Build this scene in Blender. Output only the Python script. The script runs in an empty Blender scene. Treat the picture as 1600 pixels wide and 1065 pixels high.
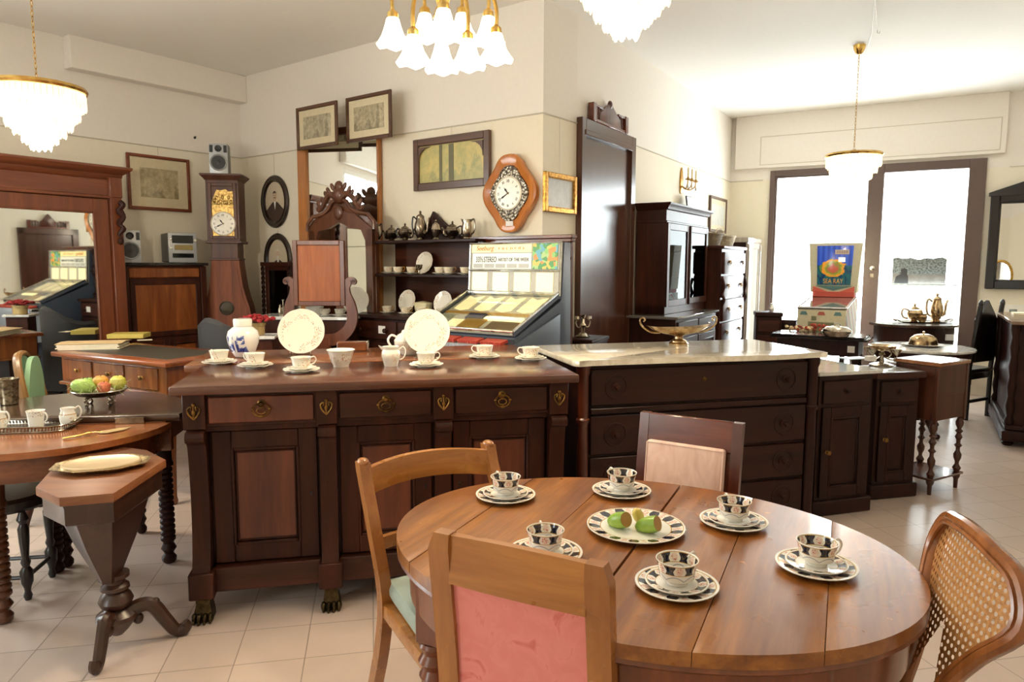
import bpy, bmesh, math, random
from math import sin, cos, pi, radians as R, atan2, hypot, sqrt
from mathutils import Vector, Matrix, Euler
random.seed(7)
scene = bpy.context.scene
COL = scene.collection

# ---------------------------------------------------------------- camera data
F_PX = 1103.0; CAM_H = 1.45; PITCH = 0.1075; ROLL = -0.0025
_c, _s, _cr, _sr = cos(PITCH), sin(PITCH), cos(ROLL), sin(ROLL)
def sight(px, py):
    a = (px - 800) / F_PX; b = (532.5 - py) / F_PX
    x = _cr * a + _sr * b; u = -_sr * a + _cr * b
    return x, _c + _s * u, -_s + _c * u
def at_z(px, py, z):            # where a sight line meets the level z (a table top, the floor)
    r = sight(px, py); t = (z - CAM_H) / r[2]
    return r[0] * t, r[1] * t, z
def at_y(px, py, Y):
    r = sight(px, py); t = Y / r[1]
    return r[0] * t, Y, CAM_H + r[2] * t
def on_plane(px, py, a, b):     # where a sight line meets the upright plane through a and b
    r = sight(px, py); dx, dy = b[0] - a[0], b[1] - a[1]
    t = (a[0] * dy - a[1] * dx) / (r[0] * dy - r[1] * dx)
    return r[0] * t, r[1] * t, CAM_H + r[2] * t

# ---------------------------------------------------------------- mesh builder
class MB:
    def __init__(s): s.bm = bmesh.new(); s.M = None; s.mi = 0
    def _v(s, co):
        co = Vector(co)
        return s.bm.verts.new(s.M @ co if s.M is not None else co)
    def _f(s, vs, mi=None):
        try: f = s.bm.faces.new(vs)
        except ValueError: return None
        f.smooth = True; f.material_index = s.mi if mi is None else mi
        return f
    def at(s, loc=(0, 0, 0), rot=(0, 0, 0), sc=(1, 1, 1)):
        s.M = Matrix.LocRotScale(Vector(loc), Euler(rot), Vector(sc)); return s
    def home(s): s.M = None; return s
    def mat(s, i): s.mi = i; return s
    def box(s, x0, x1, y0, y1, z0, z1, bev=.003, seg=1):
        c = [(x0, y0, z0), (x1, y0, z0), (x1, y1, z0), (x0, y1, z0), (x0, y0, z1), (x1, y0, z1), (x1, y1, z1), (x0, y1, z1)]
        v = [s._v(p) for p in c]
        fs = [s._f([v[i] for i in q]) for q in ((3, 2, 1, 0), (4, 5, 6, 7), (0, 1, 5, 4), (1, 2, 6, 5), (2, 3, 7, 6), (3, 0, 4, 7))]
        if bev:
            bev = min(bev, abs(x1 - x0) * .45, abs(y1 - y0) * .45, abs(z1 - z0) * .45)
            es = list({e for f in fs if f for e in f.edges})
            r = bmesh.ops.bevel(s.bm, geom=es, offset=bev, segments=seg, affect='EDGES', profile=.5)
            for f in r['faces']: f.smooth = True; f.material_index = s.mi
        return s
    def lathe(s, prof, n=24, c=(0, 0, 0), flute=None, a0=0.0, a1=2 * pi, wob=None):
        full = abs(a1 - a0 - 2 * pi) < 1e-6
        m = n if full else n + 1
        rings = []
        for k, (r, z) in enumerate(prof):
            if r < 1e-6: rings.append([s._v((c[0], c[1], c[2] + z))]); continue
            ring = []
            for i in range(m):
                a = a0 + (a1 - a0) * i / n
                q = r * (1 + (flute[0] * cos(flute[1] * a) if flute and k >= flute[2] else 0))
                zz = z + (wob[0] * cos(wob[1] * a) if wob and wob[2] <= k <= (wob[3] if len(wob) > 3 else 99) else 0)
                ring.append(s._v((c[0] + q * cos(a), c[1] + q * sin(a), c[2] + zz)))
            rings.append(ring)
        for A, B in zip(rings, rings[1:]):
            cnt = n if full else n
            for i in range(cnt):
                j = (i + 1) % m
                if len(A) == 1 and len(B) == 1: continue
                if len(A) == 1: s._f([A[0], B[j], B[i]][::-1])
                elif len(B) == 1: s._f([A[i], A[j], B[0]])
                else: s._f([A[i], A[j], B[j], B[i]])
        if not full:
            s._f([r[0] for r in rings]); s._f([r[-1] for r in rings][::-1])
        if full and len(rings[0]) > 2: s._f(rings[0][::-1])
        if full and len(rings[-1]) > 2: s._f(rings[-1])
        return s
    def tube(s, pts, r, n=8, closed=False, caps=True, flat=1.0):
        P = [Vector(p) for p in pts]; m = len(P)
        rr = r if isinstance(r, (list, tuple)) else [r] * m
        rings = []; up = None
        for i in range(m):
            if closed: t = P[(i + 1) % m] - P[i - 1]
            else: t = P[min(i + 1, m - 1)] - P[max(i - 1, 0)]
            if t.length < 1e-9: t = Vector((0, 0, 1))
            t.normalize()
            if up is None:
                up = Vector((0, 0, 1)) if abs(t.z) < .9 else Vector((1, 0, 0))
            up = (up - t * up.dot(t)); 
            if up.length < 1e-6: up = t.orthogonal()
            up.normalize(); sd = t.cross(up)
            rings.append([s._v(P[i] + sd * (rr[i] * cos(2 * pi * k / n)) + up * (rr[i] * flat * sin(2 * pi * k / n))) for k in range(n)])
        last = m if closed else m - 1
        for i in range(last):
            A, B = rings[i], rings[(i + 1) % m]
            for k in range(n):
                j = (k + 1) % n
                s._f([A[k], A[j], B[j], B[k]])
        if not closed and caps: s._f(rings[0][::-1]); s._f(rings[-1])
        return s
    def prism(s, poly, h0, h1, plane='xy', bev=0.0):
        def P(p, h): return {'xy': (p[0], p[1], h), 'xz': (p[0], h, p[1]), 'yz': (h, p[0], p[1])}[plane]
        a = [s._v(P(p, h0)) for p in poly]; b = [s._v(P(p, h1)) for p in poly]; n = len(poly)
        fs = [s._f(a[::-1]), s._f(b)] + [s._f([a[i], a[(i + 1) % n], b[(i + 1) % n], b[i]]) for i in range(n)]
        fs = [f for f in fs if f]
        if bev:
            es = list({e for f in fs[:2] for e in f.edges})
            r = bmesh.ops.bevel(s.bm, geom=es, offset=bev, segments=2, affect='EDGES', profile=.5)
            for f in r['faces']: f.smooth = True; f.material_index = s.mi
        return s
    def ell(s, c, r, n=14, m=10):
        r = (r, r, r) if not isinstance(r, (tuple, list)) else r
        rings = []
        for j in range(m + 1):
            th = pi * j / m
            if j in (0, m): rings.append([s._v((c[0], c[1], c[2] - r[2] * cos(th)))])
            else: rings.append([s._v((c[0] + r[0] * sin(th) * cos(2 * pi * i / n), c[1] + r[1] * sin(th) * sin(2 * pi * i / n), c[2] - r[2] * cos(th))) for i in range(n)])
        for A, B in zip(rings, rings[1:]):
            for i in range(n):
                j = (i + 1) % n
                if len(A) == 1: s._f([A[0], B[j], B[i]])
                elif len(B) == 1: s._f([A[i], A[j], B[0]])
                else: s._f([A[i], A[j], B[j], B[i]])
        return s
    def loft(s, secs, caps=True, closed=True):
        rings = [[s._v(p) for p in q] for q in secs]; n = len(rings[0])
        for A, B in zip(rings, rings[1:]):
            for i in range(n if closed else n - 1):
                j = (i + 1) % n; s._f([A[i], A[j], B[j], B[i]])
        if caps and closed: s._f(rings[0][::-1]); s._f(rings[-1])
        return s
    def poly(s, pts):
        s._f([s._v(p) for p in pts]); return s
    def panel_frame(s, x0, x1, z0, z1, w, y0, y1, bev=.003, plane='xz'):
        # four rails round an opening, front face at y0
        s.box(x0, x0 + w, y0, y1, z0, z1, bev); s.box(x1 - w, x1, y0, y1, z0, z1, bev)
        s.box(x0 + w, x1 - w, y0, y1, z0, z0 + w, bev); s.box(x0 + w, x1 - w, y0, y1, z1 - w, z1, bev)
        return s
    def finish(s, name, ang=.62):
        bm = s.bm
        bmesh.ops.recalc_face_normals(bm, faces=bm.faces[:])
        for e in bm.edges:
            if len(e.link_faces) == 2:
                try: a = e.calc_face_angle()
                except ValueError: a = 0
                e.smooth = a < ang
            else: e.smooth = False
        me = bpy.data.meshes.new(name); bm.to_mesh(me); bm.free()
        return me

def obj(name, mb, mats, parent=None, loc=(0, 0, 0), rot=(0, 0, 0), label=None, kind=None, ang=.62):
    me = mb.finish(name, ang)
    for m in (mats if isinstance(mats, (list, tuple)) else [mats]): me.materials.append(m)
    o = bpy.data.objects.new(name, me); COL.objects.link(o)
    o.parent = parent; o.location = loc; o.rotation_euler = rot
    if label: o['label'] = label
    if kind: o['kind'] = kind
    return o
def tag(o, label, cat, group=None):
    o['label'] = label; o['category'] = cat
    if group: o['group'] = group
    return o
def thing(name, label, cat, loc=(0, 0, 0), rz=0.0, group=None, rot=None):
    o = bpy.data.objects.new(name, None); COL.objects.link(o)
    o.empty_display_size = .05
    o.location = loc; o.rotation_euler = rot if rot else (0, 0, rz)
    return tag(o, label, cat, group)
def single(name, label, cat, mb, mats, loc=(0, 0, 0), rz=0.0, group=None, rot=None, ang=.62):
    o = obj(name, mb, mats, None, loc, rot if rot else (0, 0, rz), ang=ang)
    return tag(o, label, cat, group)
def struct(name, mb, mats, loc=(0, 0, 0), rz=0.0, parent=None):
    o = obj(name, mb, mats, parent, loc, (0, 0, rz))
    if parent is None: o['kind'] = 'structure'
    return o
def dup(root, loc, rz=None, label=None, group=None, rot=None):
    r = root.copy(); COL.objects.link(r); r.location = loc
    if rz is not None: r.rotation_euler = (0, 0, rz)
    if rot is not None: r.rotation_euler = rot
    if label: r['label'] = label
    if group: r['group'] = group
    for ch in list(root.children):
        c = ch.copy(); COL.objects.link(c); c.parent = r
        for g in list(ch.children):
            d = g.copy(); COL.objects.link(d); d.parent = c
    return r
def arc(cx, cy, r, a0, a1, n): return [(cx + r * cos(R(a0 + (a1 - a0) * i / n)), cy + r * sin(R(a0 + (a1 - a0) * i / n))) for i in range(n + 1)]
def spline(pts, n=6):           # Catmull-Rom through points
    P = [Vector(p) for p in pts]; out = []
    for i in range(len(P) - 1):
        p0, p1, p2, p3 = P[max(i - 1, 0)], P[i], P[i + 1], P[min(i + 2, len(P) - 1)]
        for k in range(n):
            t = k / n
            out.append(.5 * ((2 * p1) + (p2 - p0) * t + (2 * p0 - 5 * p1 + 4 * p2 - p3) * t * t + (3 * p1 - p0 - 3 * p2 + p3) * t ** 3))
    out.append(P[-1]); return out
def text_obj(name, body, size, mat, parent, loc, rot, ext=.0006, ax='CENTER', sx=1.0, shear=0.0, label=None, fit=None):
    cu = bpy.data.curves.new('lettering', 'FONT'); cu.body = body; cu.size = size; cu.extrude = ext
    cu.align_x = ax; cu.align_y = 'CENTER'; cu.shear = shear
    t = bpy.data.objects.new('lettering', cu); COL.objects.link(t)
    dg = bpy.context.evaluated_depsgraph_get()
    me = bpy.data.meshes.new_from_object(t.evaluated_get(dg))
    bpy.data.objects.remove(t); bpy.data.curves.remove(cu)
    me.materials.clear(); me.materials.append(mat)
    if fit: xs = [v.co.x for v in me.vertices]; sx = fit / (max(xs) - min(xs))
    o = bpy.data.objects.new(name, me); COL.objects.link(o); o.parent = parent
    o.location = loc; o.rotation_euler = rot; o.scale = (sx, 1, 1)
    if label: o['label'] = label
    return o

# ---------------------------------------------------------------- materials
def lin(c):
    out = []
    for v in c[:3]:
        v = v / 255
        out.append(v / 12.92 if v <= .04045 else ((v + .055) / 1.055) ** 2.4)
    return (*out, 1.0)
class Mat:
    def __init__(s, name):
        s.m = bpy.data.materials.new(name); s.m.use_nodes = True
        s.t = s.m.node_tree; s.t.nodes.clear()
        s.out = s.n('ShaderNodeOutputMaterial'); s.b = s.n('ShaderNodeBsdfPrincipled')
        s.l(s.b.outputs[0], s.out.inputs[0])
    def n(s, typ, **kw):
        k = s.t.nodes.new(typ)
        for a, v in kw.items(): setattr(k, a, v)
        return k
    def l(s, a, b): s.t.links.new(a, b)
    def set(s, **kw):
        for k, v in kw.items():
            k = {'base': 'Base Color', 'rough': 'Roughness', 'metal': 'Metallic', 'coat': 'Coat Weight', 'coatr': 'Coat Roughness', 'spec': 'Specular IOR Level', 'sheen': 'Sheen Weight', 'emis': 'Emission Color', 'es': 'Emission Strength', 'sss': 'Subsurface Weight', 'trans': 'Transmission Weight', 'alpha': 'Alpha'}[k]
            s.b.inputs[k].default_value = v
        return s
    def math(s, op, a, b=None, c=None, clamp=False):
        k = s.n('ShaderNodeMath', operation=op); k.use_clamp = clamp
        for i, v in enumerate((a, b, c)):
            if v is None: continue
            if isinstance(v, (int, float)): k.inputs[i].default_value = v
            else: s.l(v, k.inputs[i])
        return k.outputs[0]
    def coord(s, scale=(1, 1, 1), rot=(0, 0, 0), loc=(0, 0, 0), kind='Object'):
        tc = s.n('ShaderNodeTexCoord'); mp = s.n('ShaderNodeMapping')
        mp.inputs['Scale'].default_value = scale; mp.inputs['Rotation'].default_value = rot; mp.inputs['Location'].default_value = loc
        s.l(tc.outputs[kind], mp.inputs[0]); return mp.outputs[0]
    def noise(s, vec, scale, detail=4, rough=.5, dist=0.0):
        k = s.n('ShaderNodeTexNoise'); s.l(vec, k.inputs['Vector'])
        k.inputs['Scale'].default_value = scale; k.inputs['Detail'].default_value = detail
        k.inputs['Roughness'].default_value = rough; k.inputs['Distortion'].default_value = dist
        return k
    def ramp(s, fac, stops, interp='LINEAR'):
        k = s.n('ShaderNodeValToRGB'); k.color_ramp.interpolation = interp
        e = k.color_ramp.elements
        while len(e) < len(stops): e.new(.5)
        for i, (p, c) in enumerate(stops): e[i].position = p; e[i].color = c
        s.l(fac, k.inputs[0]); return k.outputs[0]
    def mix(s, fac, a, b):
        k = s.n('ShaderNodeMix', data_type='RGBA')
        if isinstance(fac, (int, float)): k.inputs[0].default_value = fac
        else: s.l(fac, k.inputs[0])
        for i, v in ((6, a), (7, b)):
            if isinstance(v, tuple): k.inputs[i].default_value = v
            else: s.l(v, k.inputs[i])
        return k.outputs[2]
    def bump(s, h, strength=.2, dist=.002):
        k = s.n('ShaderNodeBump'); k.inputs['Strength'].default_value = strength; k.inputs['Distance'].default_value = dist
        s.l(h, k.inputs['Height']); s.l(k.outputs[0], s.b.inputs['Normal'])
    def base(s, c): s.l(c, s.b.inputs['Base Color']); return s
    def xyz(s, kind='Object'):
        tc = s.n('ShaderNodeTexCoord'); sp = s.n('ShaderNodeSeparateXYZ'); s.l(tc.outputs[kind], sp.inputs[0])
        return sp.outputs[0], sp.outputs[1], sp.outputs[2]

def plain(name, c, rough=.5, metal=0.0, vary=.05, **kw):
    m = Mat(name).set(base=lin(c), rough=rough, metal=metal, **kw)
    v = m.coord(); nz = m.noise(v, 35, 3)
    a = tuple(x * (1 - vary) for x in lin(c)[:3]) + (1,); b = tuple(min(1, x * (1 + vary * .6)) for x in lin(c)[:3]) + (1,)
    m.base(m.ramp(nz.outputs[0], [(.3, a), (.7, b)]))
    return m.m
def wood(name, dark, light, axis='z', rough=.34, coat=.25, scale=1.0, contrast=(.28, .72), wear=0.0, figure=.5, spec=.5):
    m = Mat(name).set(rough=rough, coat=coat, coatr=.18, spec=spec)
    sc = {'x': (.9, 11, 11), 'y': (11, .9, 11), 'z': (11, 11, .9)}[axis]
    v = m.coord(scale=tuple(q * scale for q in sc))
    a = m.noise(v, 1.3, 5, .55, figure); b = m.noise(v, 7, 3, .6, .2)
    f = m.math('ADD', m.math('MULTIPLY', a.outputs[0], .72), m.math('MULTIPLY', b.outputs[0], .28))
    mid = tuple((x + y) / 2 for x, y in zip(dark, light))
    col = m.ramp(f, [(contrast[0], lin(dark)), (.5, lin(mid)), (contrast[1], lin(light))])
    if wear:
        w = m.noise(m.coord(scale=(1, 1, 1)), 9, 6, .7)
        col = m.mix(m.math('MULTIPLY', m.math('GREATER_THAN', w.outputs[0], .68), wear), col, lin(tuple(min(255, q * 1.2) for q in light)))
        w2 = m.noise(m.coord(scale=(1, 1, 1)), 2.3, 4, .6)
        m.l(m.ramp(w2.outputs[0], [(.35, (rough * .7,) * 3 + (1,)), (.65, (rough * 1.35,) * 3 + (1,))]), m.b.inputs['Roughness'])
    m.base(col); m.bump(b.outputs[0], .12, .0012)
    return m.m
def metal(name, c, rough=.25, tarnish=None, scale=18):
    m = Mat(name).set(base=lin(c), rough=rough, metal=1.0)
    nz = m.noise(m.coord(), scale, 4, .6)
    t = tarnish or tuple(q * .72 for q in c)
    m.base(m.ramp(nz.outputs[0], [(.38, lin(t)), (.6, lin(c))]))
    m.bump(nz.outputs[0], .08, .001)
    return m.m
def mirror(name, tint=(232, 234, 230), rough=.015):
    m = Mat(name).set(base=lin(tint), rough=rough, metal=1.0)
    nz = m.noise(m.coord(), 3, 3)
    m.l(m.ramp(nz.outputs[0], [(.3, (rough, rough, rough, 1)), (.8, (rough * 2, rough * 2, rough * 2, 1))]), m.b.inputs['Roughness'])
    return m.m
def glow(name, c, strength, base=(250, 240, 215)):
    m = Mat(name).set(base=lin(base), rough=.3, emis=lin(c), es=strength)
    nz = m.noise(m.coord(), 25, 2)
    m.l(m.math('MULTIPLY', m.math('ADD', nz.outputs[0], .5), strength), m.b.inputs['Emission Strength'])
    return m.m
def pane(name, tint=(235, 242, 242), rough=.0, refl=1.0):
    # a thin sheet of glass: see-through with a Fresnel reflection
    m = Mat(name); m.t.nodes.remove(m.b)
    tr = m.n('ShaderNodeBsdfTransparent'); tr.inputs[0].default_value = lin(tint)
    gl = m.n('ShaderNodeBsdfGlossy'); gl.inputs['Roughness'].default_value = rough
    lw = m.n('ShaderNodeLayerWeight'); lw.inputs[0].default_value = .5
    fr = m.math('MULTIPLY_ADD', m.math('POWER', lw.outputs['Facing'], 5.0), .9, .03)
    mx = m.n('ShaderNodeMixShader'); m.l(m.math('MULTIPLY', fr, refl, clamp=True), mx.inputs[0])
    m.l(tr.outputs[0], mx.inputs[1]); m.l(gl.outputs[0], mx.inputs[2]); m.l(mx.outputs[0], m.out.inputs[0])
    return m.m
def porcelain(name, mode='radial', r0=.06, r1=.12, dens=45, thr=.56, white=(240, 234, 218), gold=None, strength=1.0):
    # white glaze with small painted flower sprigs in a band
    m = Mat(name).set(rough=.12, coat=.3, coatr=.05)
    x, y, z = m.xyz()
    q = m.math('SQRT', m.math('ADD', m.math('MULTIPLY', x, x), m.math('MULTIPLY', y, y))) if mode == 'radial' else z
    band = m.math('MULTIPLY', m.math('GREATER_THAN', q, r0), m.math('LESS_THAN', q, r1))
    v = m.coord(); n1 = m.noise(v, dens * .45, 2, .5); vo = m.n('ShaderNodeTexVoronoi'); m.l(v, vo.inputs['Vector']); vo.inputs['Scale'].default_value = dens * 4.2
    spots = m.math('MULTIPLY', m.math('GREATER_THAN', n1.outputs[0], thr), m.math('LESS_THAN', vo.outputs['Distance'], .36))
    fac = m.math('MULTIPLY', m.math('MULTIPLY', spots, band), strength)
    sp = m.n('ShaderNodeSeparateColor'); m.l(vo.outputs['Color'], sp.inputs[0])
    pal = m.ramp(sp.outputs[0], [(0, lin((180, 90, 60))), (.25, lin((208, 152, 66))), (.55, lin((128, 138, 84))), (.75, lin((196, 108, 86))), (.92, lin((138, 120, 140)))], 'CONSTANT')
    col = m.mix(fac, lin(white), pal)
    if gold:
        g = m.math('MULTIPLY', m.math('GREATER_THAN', q, gold[0]), m.math('LESS_THAN', q, gold[1]))
        col = m.mix(g, col, lin((190, 148, 70)))
    m.base(col); return m.m
def imari(name, mode, r0, r1, n=10, low=None):
    # navy and white cartouches with red flowers and gold edges in a band; white below
    m = Mat(name).set(rough=.1, coat=.3, coatr=.05)
    x, y, z = m.xyz()
    q = m.math('SQRT', m.math('ADD', m.math('MULTIPLY', x, x), m.math('MULTIPLY', y, y))) if mode == 'radial' else z
    ang = m.math('MULTIPLY', m.math('ARCTAN2', y, x), n / (2 * pi))
    fr = m.math('FRACT', m.math('ADD', ang, 20.25))
    band = m.math('MULTIPLY', m.math('GREATER_THAN', q, r0), m.math('LESS_THAN', q, r1))
    navy = m.math('LESS_THAN', m.math('ABSOLUTE', m.math('SUBTRACT', fr, .5)), m.math('MULTIPLY_ADD', m.math('SINE', m.math('MULTIPLY', q, 2 * pi / (r1 - r0))), .05, .23))
    v = m.coord(); vo = m.n('ShaderNodeTexVoronoi'); m.l(v, vo.inputs['Vector']); vo.inputs['Scale'].default_value = 210
    qn = m.math('DIVIDE', m.math('SUBTRACT', q, r0), r1 - r0)
    da = m.math('MULTIPLY', m.math('SUBTRACT', m.math('ABSOLUTE', m.math('SUBTRACT', fr, .5)), .5), 2.4); dq = m.math('MULTIPLY', m.math('SUBTRACT', qn, .5), 1.0)
    fl = m.math('LESS_THAN', m.math('ADD', m.math('MULTIPLY', da, da), m.math('MULTIPLY', dq, dq)), .17)
    red = m.mix(m.math('LESS_THAN', vo.outputs['Distance'], .3), lin((238, 214, 196)), lin((196, 70, 44)))
    nv = m.mix(m.math('LESS_THAN', vo.outputs['Distance'], .2), lin((24, 26, 48)), lin((186, 146, 64)))
    cart = m.mix(fl, lin((244, 238, 224)), red)
    bc = m.mix(navy, cart, nv)
    edge = m.math('ADD', m.math('LESS_THAN', qn, .07), m.math('GREATER_THAN', qn, .93), clamp=True)
    bc = m.mix(edge, bc, lin((196, 152, 72)))
    base = lin((243, 240, 230))
    if low:   # thin scrolling swags on the white part
        sw = m.math('ABSOLUTE', m.math('SUBTRACT', q, m.math('MULTIPLY_ADD', m.math('ABSOLUTE', m.math('SINE', m.math('MULTIPLY', ang, pi))), low[1], low[0])))
        base = m.mix(m.math('MULTIPLY', m.math('LESS_THAN', sw, low[2]), .6), lin((243, 240, 230)), lin((92, 104, 132)))
    m.base(m.mix(band, base, bc)); return m.m
# ================================================================ materials
def M(): pass
_m = Mat('two_tone_plaster').set(rough=.75)
_x, _y, _z = _m.xyz(); _n = _m.noise(_m.coord(), 30, 3)
_lo = _m.ramp(_n.outputs[0], [(.3, lin((239, 229, 208))), (.7, lin((241, 232, 212)))]); _hi = _m.ramp(_n.outputs[0], [(.3, lin((239, 231, 221))), (.7, lin((241, 234, 224)))])
_m.base(_m.mix(_m.math('GREATER_THAN', _z, 2.515), _lo, _hi)); WALL = _m.m     # cream below the picture rail, white above
CEIL = plain('white_ceiling_paint', (246, 242, 235), .8, vary=.012)
WHITE = plain('white_gloss_paint', (236, 232, 224), .5)
RAILM = plain('picture_rail_wire', (206, 196, 178), .6)
WALN = wood('walnut_reddish', (38, 17, 10), (80, 38, 22), 'z', .45, .03, spec=.22)
WALNX = wood('walnut_reddish_horizontal', (40, 18, 11), (86, 42, 25), 'x', .42, .05, spec=.3)
WALTOP = wood('polished_walnut_top', (64, 32, 20), (112, 62, 38), 'x', .2, .4)
WALTOP2 = wood('light_walnut_top', (96, 52, 28), (150, 90, 50), 'x', .2, .4)
PANEL = wood('warm_panel_veneer', (74, 34, 19), (124, 62, 34), 'z', .42, .08)
DARK = wood('dark_chestnut', (28, 11, 7), (58, 25, 15), 'z', .45, .03, spec=.22)
DARKX = wood('dark_chestnut_horizontal', (28, 11, 7), (60, 26, 15), 'x', .42, .03, spec=.25)
BLACKW = wood('ebonised_wood', (12, 9, 8), (34, 22, 17), 'z', .35, .2)
MAHOG = wood('mahogany', (62, 26, 14), (108, 50, 28), 'z', .28, .25)
MAHOGX = wood('mahogany_horizontal', (70, 26, 14), (124, 56, 31), 'x', .22, .45)
BURR = wood('burr_walnut', (92, 46, 20), (160, 92, 44), 'z', .26, .4, .45, figure=2.5)
OAK = wood('honey_oak', (150, 90, 40), (206, 142, 72), 'x', .3, .3, wear=.25)
OAKZ = wood('honey_oak_upright', (138, 82, 36), (190, 126, 62), 'z', .3, .3, wear=.25)
TABLE = wood('worn_cherry_top', (96, 48, 14), (182, 116, 44), 'y', .34, .45, wear=.8)
TABLEZ = wood('cherry_apron', (92, 44, 20), (146, 80, 38), 'z', .3, .3)
FRUITW = wood('fruitwood_top', (128, 70, 36), (182, 112, 62), 'x', .2, .4)
DARKTOP = wood('brown_black_top', (44, 28, 18), (78, 52, 34), 'x', .22, .35)
PINE = wood('pine_back_board', (134, 68, 28), (188, 108, 52), 'z', .5, .05, wear=.35)
CLOCKW = wood('red_pine_case', (96, 48, 28), (150, 84, 50), 'z', .6, .0)
ORANGEW = wood('honey_walnut_clock', (164, 90, 34), (214, 136, 60), 'z', .25, .4, .5)
DOORW = wood('brown_door_veneer', (62, 34, 24), (92, 54, 40), 'z', .25, .3)
GREYFR = plain('brown_grey_frame', (98, 80, 74), .45)
MARBLE = None
_m = Mat('veined_marble').set(rough=.12, coat=.3)
_v = _m.coord(); _a = _m.noise(_v, 3.2, 8, .62, 1.4)
_m.base(_m.ramp(_a.outputs[0], [(.3, lin((206, 192, 166))), (.46, lin((232, 222, 202))), (.52, lin((218, 206, 182))), (.6, lin((238, 230, 212)))])); MARBLE = _m.m
_m = Mat('grey_white_marble').set(rough=.08, coat=.4)
_v = _m.coord(); _a = _m.noise(_v, 4, 8, .62, 1.2)
_m.base(_m.ramp(_a.outputs[0], [(.3, lin((176, 176, 172))), (.5, lin((226, 226, 222))), (.7, lin((214, 214, 210)))])); MARBLEW = _m.m
BLACKM = plain('black_marble', (42, 38, 36), .12, coat=.4)
BRASS = metal('old_brass', (150, 112, 58), .35, (84, 62, 36))
GOLDB = metal('bright_gilt_brass', (228, 190, 110), .22, (196, 152, 80))
SILVER = metal('worn_silver', (214, 206, 190), .2, (150, 138, 118))
SILVERD = metal('tarnished_silver', (172, 160, 142), .22, (104, 92, 80))
PICGLASS = pane('picture_glass', (253, 253, 252))
SILVERG = metal('silver_gilt', (206, 182, 142), .22, (150, 122, 88))
GILT = metal('gilt_frame', (196, 150, 74), .38, (140, 100, 44), 40)
BRONZE = metal('bronze_foot', (92, 78, 52), .42, (52, 42, 28), 30)
MIRROR = mirror('mirror_glass')
GLASS = pane('clear_glass', (248, 251, 250))
WHITEP = plain('white_porcelain', (240, 236, 226), .12, coat=.3)
BLACKP = plain('black_plastic', (18, 18, 19), .4)
SILVERP = plain('silver_plastic', (176, 178, 180), .35, .3)
PAPER = plain('cream_paper', (232, 222, 196), .8)
TAGW = plain('white_price_tag', (238, 236, 232), .7)
RED = plain('red_petals', (150, 22, 28), .6)
INK = plain('dark_ink', (24, 22, 26), .6)

# ================================================================ room
HC = 3.3
pC, pP, pA, pB = (-2.743, 7.308), (.216, 5.119), (.484, 5.482), (2.804, 9.241)
pE = (6.19, 7.31); pG = (1.24, -1.38); pH = (-8.1, .07)
def frame_of(a, b): return atan2(b[1] - a[1], b[0] - a[0]), hypot(b[0] - a[0], b[1] - a[1])
def wpt(a, b, s, off=0.0):       # a point s along a wall, off in front of it
    an, l = frame_of(a, b)
    return a[0] + s * cos(an) + off * sin(an), a[1] + s * sin(an) - off * cos(an)
def hit(px, py, a, b, off=0.0):  # (s, z) where a sight line meets the plane off in front of a wall
    p, q = wpt(a, b, 0, off), wpt(a, b, 1, off)
    x, y, z = on_plane(px, py, p, q); an, l = frame_of(a, b)
    return (x - p[0]) * cos(an) + (y - p[1]) * sin(an), z
def wall(name, a, b, holes=(), th=.16, ext=(0, 0)):
    an, l = frame_of(a, b); m = MB(); x = -ext[0]
    for s0, s1, z0, z1 in sorted(holes):
        m.box(x, s0, 0, th, 0, HC, 0)
        if z0 > 0: m.box(s0, s1, 0, th, 0, z0, 0)
        if z1 < HC: m.box(s0, s1, 0, th, z1, HC, 0)
        x = s1
    m.box(x, l + ext[1], 0, th, 0, HC, 0)
    return struct(name, m, WALL, (a[0], a[1], 0), an)
AN1, L1 = frame_of(pC, pP); AN2, L2 = frame_of(pA, pB); AN3, L3 = frame_of(pB, pE); AN4, L4 = frame_of(pE, pG); AN5, L5 = frame_of(pG, pH); AN6, L6 = frame_of(pH, pC)
WIN = (.49, 2.745, .12, 2.62)
LWIN = (L6 - 5.2, L6 - 3.55, 1.0, 2.82)
FILLWIN = (4.7, 5.8, 1.1, 2.4)  # rear opening added out of view to let in fill daylight
wall('wall_back', pC, pP); wall('wall_return', pP, pA, th=.05); wall('wall_door_side', pA, pB)
wall('wall_window_side', pB, pE, [WIN]); wall('wall_right', pE, pG); wall('wall_rear', pG, pH, [FILLWIN]); wall('wall_left', pH, pC, [LWIN])
outline = [pC, pP, pA, pB, pE, pG, pH]
# floor: square cream tiles laid on the skew
_m = Mat('cream_floor_tiles').set(rough=.28, coat=.15, coatr=.2)
an = .1962; ox, oy = -1.01, 2.426
lx, ly = -(cos(-an) * ox - sin(-an) * oy), -(sin(-an) * ox + cos(-an) * oy)
_v = _m.coord(rot=(0, 0, -an), loc=(lx, ly, 0))
_bk = _m.n('ShaderNodeTexBrick', offset=0.0, squash=1.0); _m.l(_v, _bk.inputs['Vector'])
for k, v in (('Scale', 1.0), ('Mortar Size', .0022), ('Mortar Smooth', .3), ('Brick Width', .25), ('Row Height', .25), ('Bias', 0.0)): _bk.inputs[k].default_value = v
_bk.inputs['Color1'].default_value = lin((216, 196, 183)); _bk.inputs['Color2'].default_value = lin((207, 187, 174)); _bk.inputs['Mortar'].default_value = lin((150, 132, 116))
_nz = _m.noise(_v, 5, 5, .6)
_m.base(_m.mix(_m.ramp(_nz.outputs[0], [(.35, (0, 0, 0, 1)), (.7, (.25, .25, .25, 1))]), _bk.outputs[0], lin((188, 168, 152))))
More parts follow.
